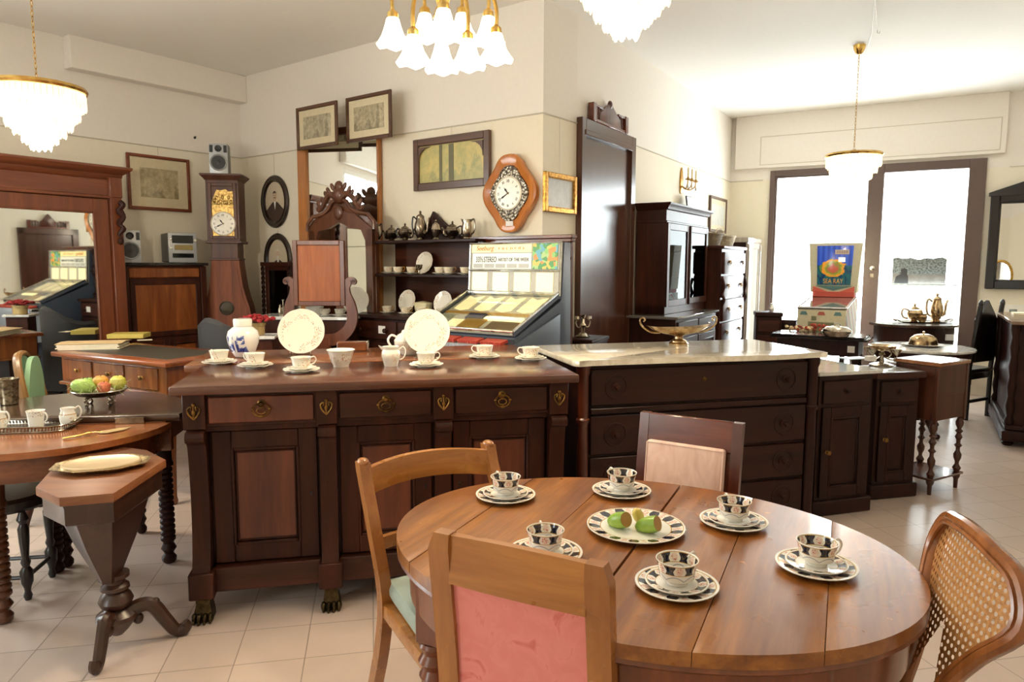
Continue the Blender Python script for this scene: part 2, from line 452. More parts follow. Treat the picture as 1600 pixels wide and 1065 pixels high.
_m.bump(_m.math('SUBTRACT', 1.0, _bk.outputs['Fac']), .25, .001)
FLOORM = _m.m
m = MB(); m.prism(outline, -.1, 0); struct('floor', m, FLOORM)
m = MB(); m.prism(outline, HC, HC + .12); struct('ceiling', m, CEIL)

# boxed roller-shutter housing over the shop window, with its inset lid
m = MB(); m.box(.06, 2.90, -.07, 0, 2.655, HC, .006); struct('trim_1', m, WALL, (*pB, 0), AN3)
s0, z0 = hit(1187, 258.4, pB, pE, .07); s1, z1 = hit(1567, 182.2, pB, pE, .07)
m = MB(); m.panel_frame(s0, s1, z0, z1, .008, -.0725, -.069, .001); struct('trim_2', m, RAILM, (*pB, 0), AN3)
# boxed housing high on the left wall
m = MB(); m.box(L6 - 1.6, L6, -.13, 0, 3.04, HC, .006); struct('trim_3', m, WALL, (*pH, 0), AN6)
# picture rails (a thin batten with hanging wires)
def rail(name, a, b, s0, s1, z=2.515):
    an, l = frame_of(a, b); m = MB(); m.box(s0, s1, -.008, 0, z - .005, z + .005, .002)
    struct(name, m, RAILM, (*a, 0), an)
rail('trim_4', pC, pP, 0, L1); rail('trim_5', pP, pA, 0, hypot(pA[0] - pP[0], pA[1] - pP[1])); rail('trim_6', pA, pB, 1.08, L2)
rail('trim_7', pH, pC, 4, L6); rail('trim_8', pB, pE, 0, .40); rail('trim_9', pB, pE, 2.95, L3)
# skirting
def skirt(name, a, b, s0, s1):
    an, l = frame_of(a, b); m = MB(); m.box(s0, s1, -.012, 0, 0, .09, .004); struct(name, m, WALNX, (*a, 0), an)
skirt('baseboard_back', pC, pP, 0, L1); skirt('baseboard_left', pH, pC, 0, L6); skirt('baseboard_right', pE, pG, 0, L4)

# shop window: fixed pane on the left, glazed door leaf on the right
def part(name, mb, mats, parent, **kw): return obj(name, mb, mats, parent, **kw)
w = bpy.data.objects.new('window_1', None); COL.objects.link(w); w.location = (*pB, 0); w.rotation_euler = (0, 0, AN3); w['kind'] = 'structure'
a0, a1, b0, b1 = WIN
sm0 = hit(1358, 265, pB, pE)[0]; sm1 = hit(1380, 262, pB, pE)[0]
m = MB(); m.box(a0, a0 + .06, -.03, .09, b0, b1); m.box(a0 + .06, sm0, -.03, .09, b1 - .07, b1); m.box(a0 + .06, sm0, -.03, .09, b0, b0 + .12)
m.box(a0 + .06, a0 + .085, -.015, .05, b0 + .12, b1 - .07); m.box(a0 + .085, sm0, -.015, .05, b1 - .095, b1 - .07)
part('window_frame', m, GREYFR, w)
m = MB(); m.box(a0 + .085, sm0, .02, .028, b0 + .12, b1 - .095, 0); part('pane', m, GLASS, w)
m = MB(); m.box(sm0, sm1 + .02, -.04, .09, b0, b1); m.box(a1 - .16, a1, -.04, .09, b0, b1); m.box(sm1 + .02, a1 - .16, -.04, .09, b1 - .1, b1); m.box(sm1 + .02, a1 - .16, -.04, .09, b0, b0 + .2)
part('door_leaf_frame', m, GREYFR, w)
m = MB(); m.box(sm1 + .02, a1 - .16, .02, .028, b0 + .2, b1 - .1, 0); part('pane', m, GLASS, w)
sl = (sm0 + sm1) / 2 + .02
m = MB(); m.at((sl, -.042, 1.42), (R(90), 0, 0)).lathe([(.028, 0), (.028, .006), (.02, .012), (.012, .014)], 16)
m.home().box(sl - .02, sl + .02, -.046, -.04, 1.31, 1.36, .004); part('lock_plate', m, SILVER, w)
# net half-curtain on the glazed door leaf
_m = Mat('white_net').set(base=lin((226, 236, 238)), rough=.9)
x, y, z = _m.xyz(); fx = _m.math('FRACT', _m.math('MULTIPLY', x, 40)); fz = _m.math('FRACT', _m.math('MULTIPLY', z, 40))
al = _m.math('ADD', _m.math('LESS_THAN', fx, .22), _m.math('LESS_THAN', fz, .22), clamp=True)
_m.l(_m.math('MULTIPLY_ADD', al, .04, .94), _m.b.inputs['Alpha']); NET = _m.m
c0, zc = hit(1372, 443, pB, pE, .05); c1 = hit(1496, 446, pB, pE, .05)[0]
m = MB(); pts = 60; rows = []
for zz in (b0 + .2, zc):
    rows.append([(c0 + (c1 - c0) * i / pts, -.05 + .008 * sin(i * 1.1), zz) for i in range(pts + 1)])
m.loft(rows, caps=False, closed=False); m.box(c0, c1, -.053, -.047, zc - .006, zc + .006, .002)
o = single('net_curtain', 'white net half curtain across the lower glass of the street door', 'curtain', m, NET, (*pB, 0), AN3)
# poster taped behind the door glass: a grey photograph of trees, a low wall and a standing figure
_m = Mat('grey_photograph').set(rough=.5)
x, y, z = _m.xyz(); v = _m.coord(); n1 = _m.noise(v, 14, 5, .7); n2 = _m.noise(v, 45, 4, .7)
trees = _m.ramp(n2.outputs[0], [(.35, lin((60, 64, 62))), (.6, lin((150, 158, 158)))])
lowp = _m.ramp(n1.outputs[0], [(.3, lin((120, 112, 106))), (.7, lin((146, 140, 134)))])
col = _m.mix(_m.math('LESS_THAN', z, .13), trees, lowp); _m.base(col); PHOTO = _m.m
p0, pz0 = hit(1393, 445, pB, pE, -.012); p1, pz1 = hit(1480, 401, pB, pE, -.012)
t = thing('poster', 'grey landscape photograph fixed inside the street door glass', 'poster', (*wpt(pB, pE, p0, -.012), pz0), AN3)
wd, hg = p1 - p0, pz1 - pz0
top = [(wd * i / 12, hg * (.95 + .03 * sin(i * 1.9) + .02 * sin(i * .8))) for i in range(12, -1, -1)]
m = MB(); m.prism([(0, 0), (wd, 0)] + top, 0, .002, 'xz'); part('print', m, PHOTO, t)
m = MB(); m.prism([(.02, .0), (.17, .0), (.165, .10), (.15, .13), (.155, .18), (.12, .2), (.085, .18), (.09, .13), (.04, .1)], -.001, 0, 'xz'); part('dark_figure', m, plain('dark_grey_ink', (62, 60, 60), .6), t)

# side window with its housing on the left wall and an unseen window added behind the viewpoint for fill light
def small_window(name, a, an, W4, nm=2):
    w = bpy.data.objects.new(name, None); COL.objects.link(w); w.location = (*a, 0); w.rotation_euler = (0, 0, an); w['kind'] = 'structure'
    s0, s1, z0, z1 = W4
    m = MB(); m.panel_frame(s0, s1, z0, z1, .07, .0, .1, .004)
    for k in range(1, nm): xx = s0 + (s1 - s0) * k / nm; m.box(xx - .03, xx + .03, .0, .1, z0 + .07, z1 - .07, .004)
    part('window_frame', m, WHITE, w)
    m = MB(); m.box(s0 + .07, s1 - .07, .05, .056, z0 + .07, z1 - .07, 0); part('pane', m, GLASS, w)
    m = MB(); m.box(s0 - .1, s1 + .1, -.1, 0, z1 + .06, z1 + .42, .01); part('shutter_housing', m, WHITE, w)
small_window('window_2', pH, AN6, LWIN); small_window('fill_window_rear', pG, AN5, FILLWIN)

# street door side: the brown flush door in its casing
dS1 = 1.075
t = bpy.data.objects.new('door_1', None); COL.objects.link(t); t.location = (*pA, 0); t.rotation_euler = (0, 0, AN2); t['kind'] = 'structure'
m = MB(); m.box(0.0, .07, -.05, .0, 0, 2.56); m.box(dS1 - .09, dS1, -.05, 0, 0, 2.56); m.box(.07, dS1 - .09, -.05, 0, 2.44, 2.56)
m.box(.05, dS1 - .07, -.058, -.045, 2.435, 2.475, .004); part('casing', m, DOORW, t)
m = MB(); m.box(.07, dS1 - .09, -.02, .0, 0, 2.44, .002); part('leaf', m, DOORW, t)

# ================================================================ light
wd = bpy.data.worlds.new('daylight'); scene.world = wd; wd.use_nodes = True
bg = wd.node_tree.nodes['Background']; bg.inputs[0].default_value = (.93, .97, 1.0, 1); bg.inputs[1].default_value = 13.0
def portal(name, a, an, W4, off=.12):
    s0, s1, z0, z1 = W4
    li = bpy.data.lights.new(name, 'AREA'); li.shape = 'RECTANGLE'; li.size = s1 - s0; li.size_y = z1 - z0
    li.cycles.is_portal = True
    o = bpy.data.objects.new(name, li); COL.objects.link(o)
    x = (s0 + s1) / 2
    o.location = (a[0] + x * cos(an) - off * sin(an), a[1] + x * sin(an) + off * cos(an), (z0 + z1) / 2)
    o.rotation_euler = (R(-90), 0, an)      # -Z of the lamp points into the room
portal('portal_window', pB, AN3, WIN); portal('portal_left', pH, AN6, LWIN); portal('portal_rear', pG, AN5, FILLWIN)
def bulb(name, loc, power, color=(1.0, .88, .70), r=.05):
    li = bpy.data.lights.new(name, 'POINT'); li.energy = power; li.color = color; li.shadow_soft_size = r
    o = bpy.data.objects.new(name, li); COL.objects.link(o); o.location = loc; return o

cam = bpy.data.cameras.new('camera'); cam.sensor_width = 36; cam.sensor_fit = 'HORIZONTAL'; cam.lens = F_PX * 36 / 1600; cam.clip_start = .02
co = bpy.data.objects.new('camera', cam); COL.objects.link(co)
rt = Vector((_cr, -_sr * _s, -_sr * _c)); up = Vector((_sr, _cr * _s, _cr * _c)); bk = rt.cross(up)
co.matrix_world = Matrix(((rt.x, up.x, bk.x, 0), (rt.y, up.y, bk.y, 0), (rt.z, up.z, bk.z, CAM_H), (0, 0, 0, 1)))
scene.camera = co
scene.view_settings.view_transform = 'Standard'; scene.view_settings.look = 'None'; scene.view_settings.gamma = 1; scene.view_settings.use_curve_mapping = False
scene.view_settings.exposure = 0.62
# ================================================================ hanging lamps
CRYS = glow('lit_crystal', (255, 232, 184), .95)
TULIP = glow('lit_tulip_glass', (255, 232, 180), 5.0)
GOLDARM = metal('lit_brass_arm', (236, 206, 130), .3, (214, 176, 100))
def chandelier(name, label, loc, group):
    # loc: centre of the brass ring; crystals hang below, a chain and ceiling cup above
    x, y, z = loc; up = HC - z
    t = thing(name, label, 'chandelier', loc, 0, group)
    m = MB(); m.lathe([(.205, -.012), (.225, -.012), (.232, 0), (.225, .014), (.205, .012)], 48)
    for k in range(3): m.tube([(.21 * cos(k * 2.094), .21 * sin(k * 2.094), .005), (.1 * cos(k * 2.094), .1 * sin(k * 2.094), .03), (0, 0, .05)], .004, 6)
    part('brass_ring', m, GOLDB, t)
    m = MB(); zz = .05; k = 0
    while zz < up - .06:
        m.at((0, 0, zz + .014), (0, 0, (k % 2) * R(90)))
        m.tube([(.006 * cos(a * pi / 4), 0, .016 * sin(a * pi / 4)) for a in range(8)], .0018, 5, True); zz += .026; k += 1
    part('chain', m, GOLDB, t)
    m = MB(); m.lathe([(.012, up - .075), (.03, up - .06), (.045, up - .03), (.05, up)], 20); part('ceiling_cup', m, GOLDB, t)
    m = MB(); rnd = random.Random(3)
    for k, (r, z0, h) in enumerate(((.215, -.015, .085), (.185, -.06, .09), (.15, -.11, .09), (.115, -.155, .085), (.08, -.2, .08), (.045, -.24, .07))):
        n = max(8, int(r * 2 * pi / .026))
        for i in range(n):
            a = 2 * pi * i / n + k * .1; d = rnd.uniform(-.008, .008)
            m.at((r * cos(a), r * sin(a), z0), (0, 0, a + rnd.uniform(-.3, .3)))
            m.loft([[(-.003, -.009, 0), (.003, -.009, 0), (.003, .009, 0), (-.003, .009, 0)], [(-.004, -.012, -h * .8 + d), (.004, -.012, -h * .8 + d), (.004, .012, -h * .8 + d), (-.004, .012, -h * .8 + d)], [(-.001, -.003, -h + d), (.001, -.003, -h + d), (.001, .003, -h + d), (-.001, .003, -h + d)]])
    part('crystal_drops', m, CRYS, t, kind='stuff')
    return t
CG = 'crystal chandeliers'
chandelier('crystal_chandelier', 'lit crystal drop chandelier hanging in front of the mirror wardrobe', at_y(58, 139, 3.8), CG)
chandelier('crystal_chandelier', 'lit crystal chandelier whose lower tip shows beside the tulip lamp', (at_y(979, 10, 2.6)[0], 2.6, 2.56), CG)
chandelier('crystal_chandelier', 'lit crystal chandelier on a long chain before the shop window', at_y(1334, 243, 6.2), CG)
bulb('bulb_left', at_y(58, 120, 3.8)[:2] + (2.05,), 50); bulb('bulb_top', (at_y(979, 10, 2.6)[0], 2.6, 2.24), 8); bulb('bulb_right', at_y(1334, 243, 6.2)[:2] + (2.05,), 14)
# brass lamp with tulip shades on two levels
cx, cy = -.285, 3.0
t = thing('tulip_chandelier', 'lit brass chandelier with curved arms and white tulip glass shades', 'chandelier', (cx, cy, 2.45))
m = MB(); m.lathe([(.01, -.12), (.03, -.1), (.018, -.06), (.04, 0), (.02, .06), (.014, .14), (.03, .18), (.012, .22), (.01, HC - 2.45 - .06), (.05, HC - 2.45 - .03), (.055, HC - 2.45)], 20); part('stem', m, GOLDARM, t)
arms = [(px, py, d) for px, py, d in ((614, 48, 0), (646, 76, -.13), (693, 36, -.24), (690, 88, -.02), (731, 82, -.12), (763, 46, .03), (775, 72, -.03), (664, 40, .2), (722, 40, .2))]
for i, (px, py, d) in enumerate(arms):
    X, Y, Zz = at_y(px, py, 3.0 + d); lx, ly, lz = X - cx, Y - cy, Zz - 2.45
    a = atan2(ly, lx); rr = hypot(lx, ly)
    pts = spline([(0, 0, lz + .16), (.35 * lx, .35 * ly, lz + .26), (.8 * lx, .8 * ly, lz + .25), (lx, ly, lz + .15), (lx, ly, lz + .07)], 6)
    m = MB(); m.tube(pts, .008, 8); m.at((lx, ly, lz + .055)).lathe([(.006, .03), (.022, .015), (.024, -.005), (.02, -.015)], 14)
    ar = part('arm', m, GOLDARM, t)
    m = MB(); m.at((lx, ly, lz)).lathe([(.018, .055), (.026, .045), (.034, .015), (.046, -.02), (.064, -.05), (.07, -.056), (.062, -.047), (.043, -.018), (.03, .015), (.016, .05)], 24, wob=(.006, 6, 4))
    part('tulip_shade', m, TULIP, t)
    bulb('bulb_tulip', (X, Y, Zz - .03), 5.0, r=.03)
# loose cable and hook on the ceiling by the right chandelier
m = MB(); e0 = at_z(1352, 86, HC - .01); e1 = at_z(1367, 0, HC - .01)
m.tube([e0, ((e0[0] + e1[0]) / 2 + .02, (e0[1] + e1[1]) / 2, HC - .012), e1], .004, 6); hk = at_z(1371, 47, HC - .05); h2 = at_z(1367, -5, HC - .02)
m.tube([h2, ((h2[0] + hk[0]) / 2, (h2[1] + hk[1]) / 2, HC - .03), hk, (hk[0], hk[1], HC - .07), (hk[0] + .015, hk[1], HC - .075), (hk[0] + .02, hk[1], HC - .06)], .004, 6)
single('ceiling_cable', 'thin white cable with a loose hooked end along the ceiling by the window', 'cable', m, WHITE)
# ================================================================ oval table, chairs and tea things in front
TZ = .735
TC = (.328, 1.781); TROT = R(-25.2); TA, TB = .664, .518
def tloc(x, y): return TC[0] + x * cos(TROT) - y * sin(TROT), TC[1] + x * sin(TROT) + y * cos(TROT)
t = thing('dining_table', 'worn oval wooden dining table with split plank top in the foreground', 'table', (*TC, 0), TROT)
m = MB()
cuts = [-.664, -.46, -.222, .0065, .236, .46, .664]; gaps = [0, .0012, .0009, .0032, .0007, .0006, 0]
for k in range(6):
    xa, xb = cuts[k] + gaps[k], cuts[k + 1] - gaps[k + 1]
    n = 14; xs = [xa + (xb - xa) * i / n for i in range(n + 1)]
    f = lambda x: TB * sqrt(max(0, 1 - (x / TA) ** 2))
    if k == 0: xs = [-TA * cos(i / n * math.acos(min(1, -xb / TA))) for i in range(n + 1)]
    if k == 5: xs = [TA * cos((n - i) / n * math.acos(min(1, xa / TA))) for i in range(n + 1)]
    lo = [(x, -f(x)) for x in xs]; hi = [(x, f(x)) for x in reversed(xs)]
    pl = []
    for p in lo + hi:
        if not pl or hypot(p[0] - pl[-1][0], p[1] - pl[-1][1]) > 1e-5: pl.append(p)
    if hypot(pl[0][0] - pl[-1][0], pl[0][1] - pl[-1][1]) < 1e-5: pl.pop()
    m.prism(pl, TZ - .03, TZ, 'xy', .0015)
part('tabletop', m, TABLE, t)
def oval(k, d=0.0): return ((TA - d) * cos(k), (TB - d) * sin(k))
m = MB(); n = 72
m.loft([[(*oval(2 * pi * i / n, d), z) for i in range(n)] for d, z in ((.004, TZ - .032), (.0, TZ - .04), (.012, TZ - .05), (.03, TZ - .052), (.034, TZ - .155), (.05, TZ - .155), (.05, TZ - .035))], caps=False)
part('apron', m, TABLEZ, t)
for sx in (-1, 1):
    for sy in (-1, 1):
        m = MB(); c = (sx * .44, sy * .29, 0)
        m.box(c[0] - .038, c[0] + .038, c[1] - .038, c[1] + .038, .5, TZ - .035, .006)
        m.lathe([(.02, 0), (.026, .03), (.02, .06), (.03, .1), (.036, .3), (.03, .36), (.04, .375), (.03, .39), (.042, .41), (.032, .43), (.044, .45), (.032, .47), (.042, .49), (.036, .5)], 20, c)
        part('leg', m, TABLEZ, t)

# ---- tea things
IM_P = imari('imari_plate_glaze', 'radial', .056, .086, 9, None); IM_S = imari('imari_saucer_glaze', 'radial', .046, .066, 8)
IM_C = imari('imari_cup_glaze', 'z', .031, .054, 6, (.018, .009, .0012)); IM_D = imari('imari_dish_glaze', 'radial', .094, .128, 14)
def plate_mb(r, foot, h, lip=.002, n=40, wob=None):
    return MB().lathe([(foot * .9, .002), (foot, 0), (foot, .003), (r * .72, h * .35), (r, h), (r, h + lip), (r * .97, h + lip), (r * .72, h * .35 + .004), (foot * .8, .006), (0, .006)], n, wob=wob)
def cup_mb(r, h, foot, flare=1.0):
    return MB().lathe([(foot * .85, .002), (foot, 0), (foot, .005), (foot * 1.05, .007), (r * .8, h * .25), (r * .86, h * .55), (r * .92, h * .8), (r * flare, h), (r * flare - .002, h), (r * .88, h * .8), (r * .8, h * .5), (r * .72, h * .25), (foot * .7, .009), (0, .009)], 32)
def handle_mb(r, h, w=.018, th=.0026, mb=None, ang=0.0):
    mb = mb or MB()
    P = spline([(r * .86, 0, h * .86), (r + w * .55, 0, h * .98), (r + w, 0, h * .72), (r + w * .55, 0, h * .4), (r * .78, 0, h * .28)], 5)
    P = [(p.x * cos(ang), p.x * sin(ang), p.z) for p in P]
    return mb.tube(P, th, 7)
CUPA = [('left rear of oval table by the curved-rail chair', 790, 777, 118), ('far edge of oval table before the pink chair', 971, 770, 118), ('right rear of oval table beyond the fruit plate', 1146, 818, 95), ('right end of oval table by the cane chair', 1275, 888, 15), ('near front of oval table, closest to viewer', 1057, 918, 40), ('oval table half hidden behind the red-backed chair', 852, 868, 100)]
first = None
for where, px, py, ha in CUPA:
    x, y, _ = at_z(px, py, TZ)
    if first is None:
        P1 = single('tea_plate', 'x', 'plate', plate_mb(.092, .05, .012), IM_P, (x, y, TZ), 0, 'patterned tea plates')
        S1 = single('saucer', 'x', 'saucer', plate_mb(.07, .036, .011), IM_S, (x, y, TZ + .006), 0, 'patterned saucers')
        K1 = thing('teacup', 'x', 'cup', (x, y, TZ + .0125), 0, 'patterned teacups')
        part('cup_body', cup_mb(.047, .056, .024, 1.0), IM_C, K1); part('handle', handle_mb(.046, .056, .022, .003), WHITEP, K1)
        first = (P1, S1, K1); new = first
    else: new = (dup(P1, (x, y, TZ)), dup(S1, (x, y, TZ + .006)), dup(K1, (x, y, TZ + .0125)))
    for o, kind in zip(new, ('navy patterned tea plate under the saucer, ', 'navy patterned saucer under the teacup, ', 'navy and red teacup, ')):
        o['label'] = kind + where; o.rotation_euler = (0, 0, R(ha))
x, y, _ = at_z(993, 827, TZ)
single('cake_plate', 'broad navy and red patterned plate holding cut fruit in mid table', 'plate', plate_mb(.132, .08, .013), IM_D, (x, y, TZ), R(20))
_m = Mat('green_rind').set(rough=.35, sss=.1); v = _m.coord(); n1 = _m.noise(v, 22, 4); _m.base(_m.ramp(n1.outputs[0], [(.3, lin((112, 152, 40))), (.7, lin((170, 200, 84)))])); GREENF = _m.m
FLESH = plain('brown_flesh', (176, 132, 66), .5); YELL = plain('yellow_flesh', (232, 204, 108), .45)
def half_fruit(name, label, px, py, yaw, mats, tilt=.5, sx=.034):
    x, y, _ = at_z(px, py, TZ + .006)
    t = thing(name, label, 'fruit', (x, y, TZ + .007), yaw)
    m = MB(); n = 20
    m.at((0, 0, .022), (0, tilt, 0))
    m.loft([[( -sx * 1.4 * cos(th) , sx * .72 * sin(th) * cos(2 * pi * i / n), sx * .66 * sin(th) * sin(2 * pi * i / n)) for i in range(n)] for th in (.08, .3, .6, .9, 1.2, 1.5, 1.8, 2.0)])
    part('rind', m, mats[0], t)
    m = MB(); m.at((0, 0, .022), (0, tilt, 0)); m.loft([[(sx * .59, sx * q * .66 * cos(2 * pi * i / n), sx * q * .6 * sin(2 * pi * i / n)) for i in range(n)] for q in (.02, .5, .96)], caps=False)
    part('cut_face', m, mats[1], t)
    return t
half_fruit('cut_lime', 'green cut fruit at the left of the oval plate', 970, 825, R(-50), (GREENF, FLESH), -.35)
half_fruit('cut_lime', 'green cut fruit at the right of the oval plate', 1017, 832, R(-35), (GREENF, FLESH), -.35)
half_fruit('lemon_wedge', 'small yellow fruit piece between the two green cut ones', 997, 818, R(60), (YELL, YELL), .9, .022)

# ---- chairs
def post(path, w, d, mb=None):   # squarish bent bar through points
    mb = mb or MB(); secs = []
    for (x, y, z) in path: secs.append([(x - w / 2, y - d / 2, z), (x + w / 2, y - d / 2, z), (x + w / 2, y + d / 2, z), (x - w / 2, y + d / 2, z)])
    return mb.loft(secs)
_m = Mat('faded_red_damask').set(rough=.75, sheen=.3); v = _m.coord(); n1 = _m.noise(v, 16, 3, .6, 1.0); n2 = _m.noise(v, 120, 2)
x, y, z = _m.xyz(); ed = _m.math('GREATER_THAN', _m.math('ABSOLUTE', x), .125)
c0 = _m.ramp(n1.outputs[0], [(.42, lin((234, 138, 132))), (.6, lin((238, 146, 140))), (.7, lin((222, 112, 108)))])
_m.base(c0); _m.bump(n2.outputs[0], .25, .001); REDFAB = _m.m
_m = Mat('pale_pink_damask').set(rough=.75, sheen=.3); v = _m.coord(); n1 = _m.noise(_m.coord(scale=(1, 1, .35)), 22, 4, .6, .6); n2 = _m.noise(_m.coord(scale=(1, 1, .1)), 90, 2)
_m.base(_m.ramp(n1.outputs[0], [(.35, lin((218, 178, 160))), (.65, lin((236, 204, 186)))])); _m.bump(n2.outputs[0], .2, .001); PINKFAB = _m.m
TEAL = plain('grey_green_velvet', (150, 166, 152), .8, sheen=.4)
# honey oak chair, its back towards the viewer
pL, pR = at_z(677, 823, .9), at_z(955, 880, .9)
an = atan2(pR[1] - pL[1], pR[0] - pL[0]); W = hypot(pR[0] - pL[0], pR[1] - pL[1])
cx, cy = (pL[0] + pR[0]) / 2, (pL[1] + pR[1]) / 2
# local +Y faces away from the viewer, towards the table
t = thing('dining_chair', 'honey oak chair with red damask back seen from behind in the foreground', 'chair', (cx, cy, 0), an)
h = W / 2
for s in (-1, 1):
    m = MB(); post([(s * (h - .022), .04 , 0), (s * (h - .022), .05, .42), (s * (h - .022), .03, .62), (s * (h - .022), .0, .86)], .05, .034, m)
    m.at((s * (h - .022), 0, 0)); m.loft([[(-.025, -.017, .86), (.025, -.017, .86), (.025, .017, .86), (-.025, .017, .86)], [(-.025 if s > 0 else -.012, -.015, .896), (.012 if s > 0 else .025, -.015, .896), (.012 if s > 0 else .025, .015, .896), (-.025 if s > 0 else -.012, .015, .896)]])
    part('back_post', m, OAKZ, t)
m = MB(); m.at((0, .0, 0)); n = 8
secs = []
for i in range(n + 1):
    x = -h + .045 + (W - .09) * i / n; b = .004 * (1 - (2 * i / n - 1) ** 2)
    secs.append([(x, -.012 - b, .79), (x, .012 - b, .79), (x, .010 - b, .893 + b), (x, -.008 - b, .893 + b)])
m.loft(secs); part('top_rail', m, OAK, t)
m = MB(); m.box(-h + .045, h - .045, .02, .045, .47, .52, .004); part('lower_rail', m, OAK, t)
m = MB(); secs = []
for z, y in ((.52, .034), (.6, .03), (.7, .02), (.79, .008)): secs.append([(-h + .047, y - .006, z), (0, y - .012, z), (h - .047, y - .006, z), (h - .047, y + .016, z), (0, y + .022, z), (-h + .047, y + .016, z)])
m.loft(secs); part('back_upholstery', m, REDFAB, t, label='faded red damask panel with rough edge')
m = MB(); m.prism([(-h, .06), (h, .06), (h + .02, .44), (-h - .02, .44)], .42, .48, 'xy', .012); part('seat', m, REDFAB, t)
m = MB(); m.prism([(-h, .045), (h, .045), (h + .02, .45), (-h - .02, .45)], .36, .425, 'xy', .004); part('seat_frame', m, OAK, t)
for s in (-1, 1):
    m = MB(); post([(s * h, .425, 0), (s * h, .425, .37)], .04, .04, m); part('leg', m, OAKZ, t)
# curved-rail chair at the left of the table
pL, pR = at_z(570, 738, .80), at_z(766, 708, .80)
an = atan2(pR[1] - pL[1], pR[0] - pL[0]); W = hypot(pR[0] - pL[0], pR[1] - pL[1]); h = W / 2
t = thing('dining_chair', 'golden wooden chair with curved top rail and grey green seat left of table', 'chair', ((pL[0] + pR[0]) / 2, (pL[1] + pR[1]) / 2, 0), an)
for s in (-1, 1):
    m = MB(); P = spline([(s * (h - .03), .06, 0), (s * (h - .02), -.07, .25), (s * (h - .01), -.13, .45), (s * h, -.075, .64), (s * h, .0, .78), (s * h, .018, .83)], 4)
    secs = []
    for i, p in enumerate(P):
        w = .034 if i < len(P) - 4 else .036
        secs.append([(p.x - w / 2, p.y - .024, p.z), (p.x + w / 2, p.y - .024, p.z), (p.x + w / 2, p.y + .022, p.z), (p.x - w / 2, p.y + .022, p.z)])
    m.loft(secs); m.ell((s * h, .016, .83), (.019, .026, .014)); part('back_post', m, OAKZ, t)
m = MB(); secs = []
for i in range(13):
    q = i / 12 * 2 - 1; x = q * (h - .012); y = .055 * (1 - q * q) - .0; z = .012 * (1 - q * q)
    secs.append([(x, y - .016, .73 + z), (x, y + .012, .73 + z), (x, y + .022, .79 + z), (x, y + .012, .815 + z), (x, y - .012, .815 + z), (x, y - .018, .785 + z)])
m.loft(secs); part('top_rail', m, OAK, t)
m = MB(); secs = []
for i in range(9):
    q = i / 8 * 2 - 1; x = q * (h - .012); y = -.07 + .03 * (1 - q * q)
    secs.append([(x, y - .01, .57), (x, y + .01, .57), (x, y + .01, .61), (x, y - .01, .61)])
m.loft(secs); part('middle_rail', m, OAK, t)
m = MB(); m.prism([(-h + .02, -.115), (h - .02, -.115), (h + .01, -.50), (-h - .01, -.50)], .43, .50, 'xy', .028); part('seat', m, TEAL, t, label='grey green velvet seat')
m = MB(); m.prism([(-h, -.1), (h, -.1), (h + .015, -.50), (-h - .015, -.50)], .385, .43, 'xy', .004); part('seat_frame', m, OAK, t)
for s in (-1, 1):
    m = MB(); m.lathe([(.012, 0), (.018, .2), (.024, .33), (.018, .36), (.024, .385)], 14, (s * h, -.475, 0)); part('leg', m, OAKZ, t)
# mahogany chair with pink back beyond the table
pL, pR = at_z(1003, 641, .9), at_z(1163, 660, .9)
an = atan2(pR[1] - pL[1], pR[0] - pL[0]); W = hypot(pR[0] - pL[0], pR[1] - pL[1]); h = W / 2
t = thing('dining_chair', 'mahogany chair with pale pink padded back at the far side of the table', 'chair', ((pL[0] + pR[0]) / 2, (pL[1] + pR[1]) / 2, 0), an)
for s in (-1, 1):
    m = MB(); post([(s * (h - .02), .02, 0), (s * (h - .02), -.06, .42), (s * (h - .018), -.03, .7), (s * (h - .018), .0, .897)], .036, .03, m); part('back_post', m, MAHOG, t)
m = MB(); m.at((0, 0, 0), (R(-8), 0, 0)); m.at((0, -.0, .9), (R(-7), 0, 0)); m.box(-h + .03, h - .03, -.013, .013, -.115, -.002, .004); part('top_rail', m, MAHOGX, t)
m = MB(); m.at((0, -.0, .9), (R(-7), 0, 0)); m.box(-h + .03, h - .03, -.01, .012, -.4, -.114, .002); part('back_board', m, MAHOGX, t)
m = MB(); m.at((0, -.0, .9), (R(-7), 0, 0)); m.box(-h + .04, h - .05, -.04, -.01, -.40, -.10, .012, 3); m.tube([(-h + .045, -.037, -.108), (h - .055, -.037, -.108)], .004, 6); m.tube([(h - .055, -.037, -.108), (h - .055, -.037, -.39)], .004, 6); m.tube([(-h + .045, -.037, -.108), (-h + .045, -.037, -.39)], .004, 6)
part('back_upholstery', m, PINKFAB, t, label='pale pink damask pad with piped edge')
m = MB(); m.prism([(-h, -.07), (h, -.07), (h + .02, -.46), (-h - .02, -.46)], .40, .48, 'xy', .02); part('seat', m, PINKFAB, t)
m = MB(); m.prism([(-h, -.06), (h, -.06), (h + .02, -.465), (-h - .02, -.465)], .35, .405, 'xy', .004); part('seat_frame', m, MAHOGX, t)
for s in (-1, 1):
    m = MB(); post([(s * h, -.44, 0), (s * h, -.44, .36)], .036, .036, m); part('leg', m, MAHOG, t)
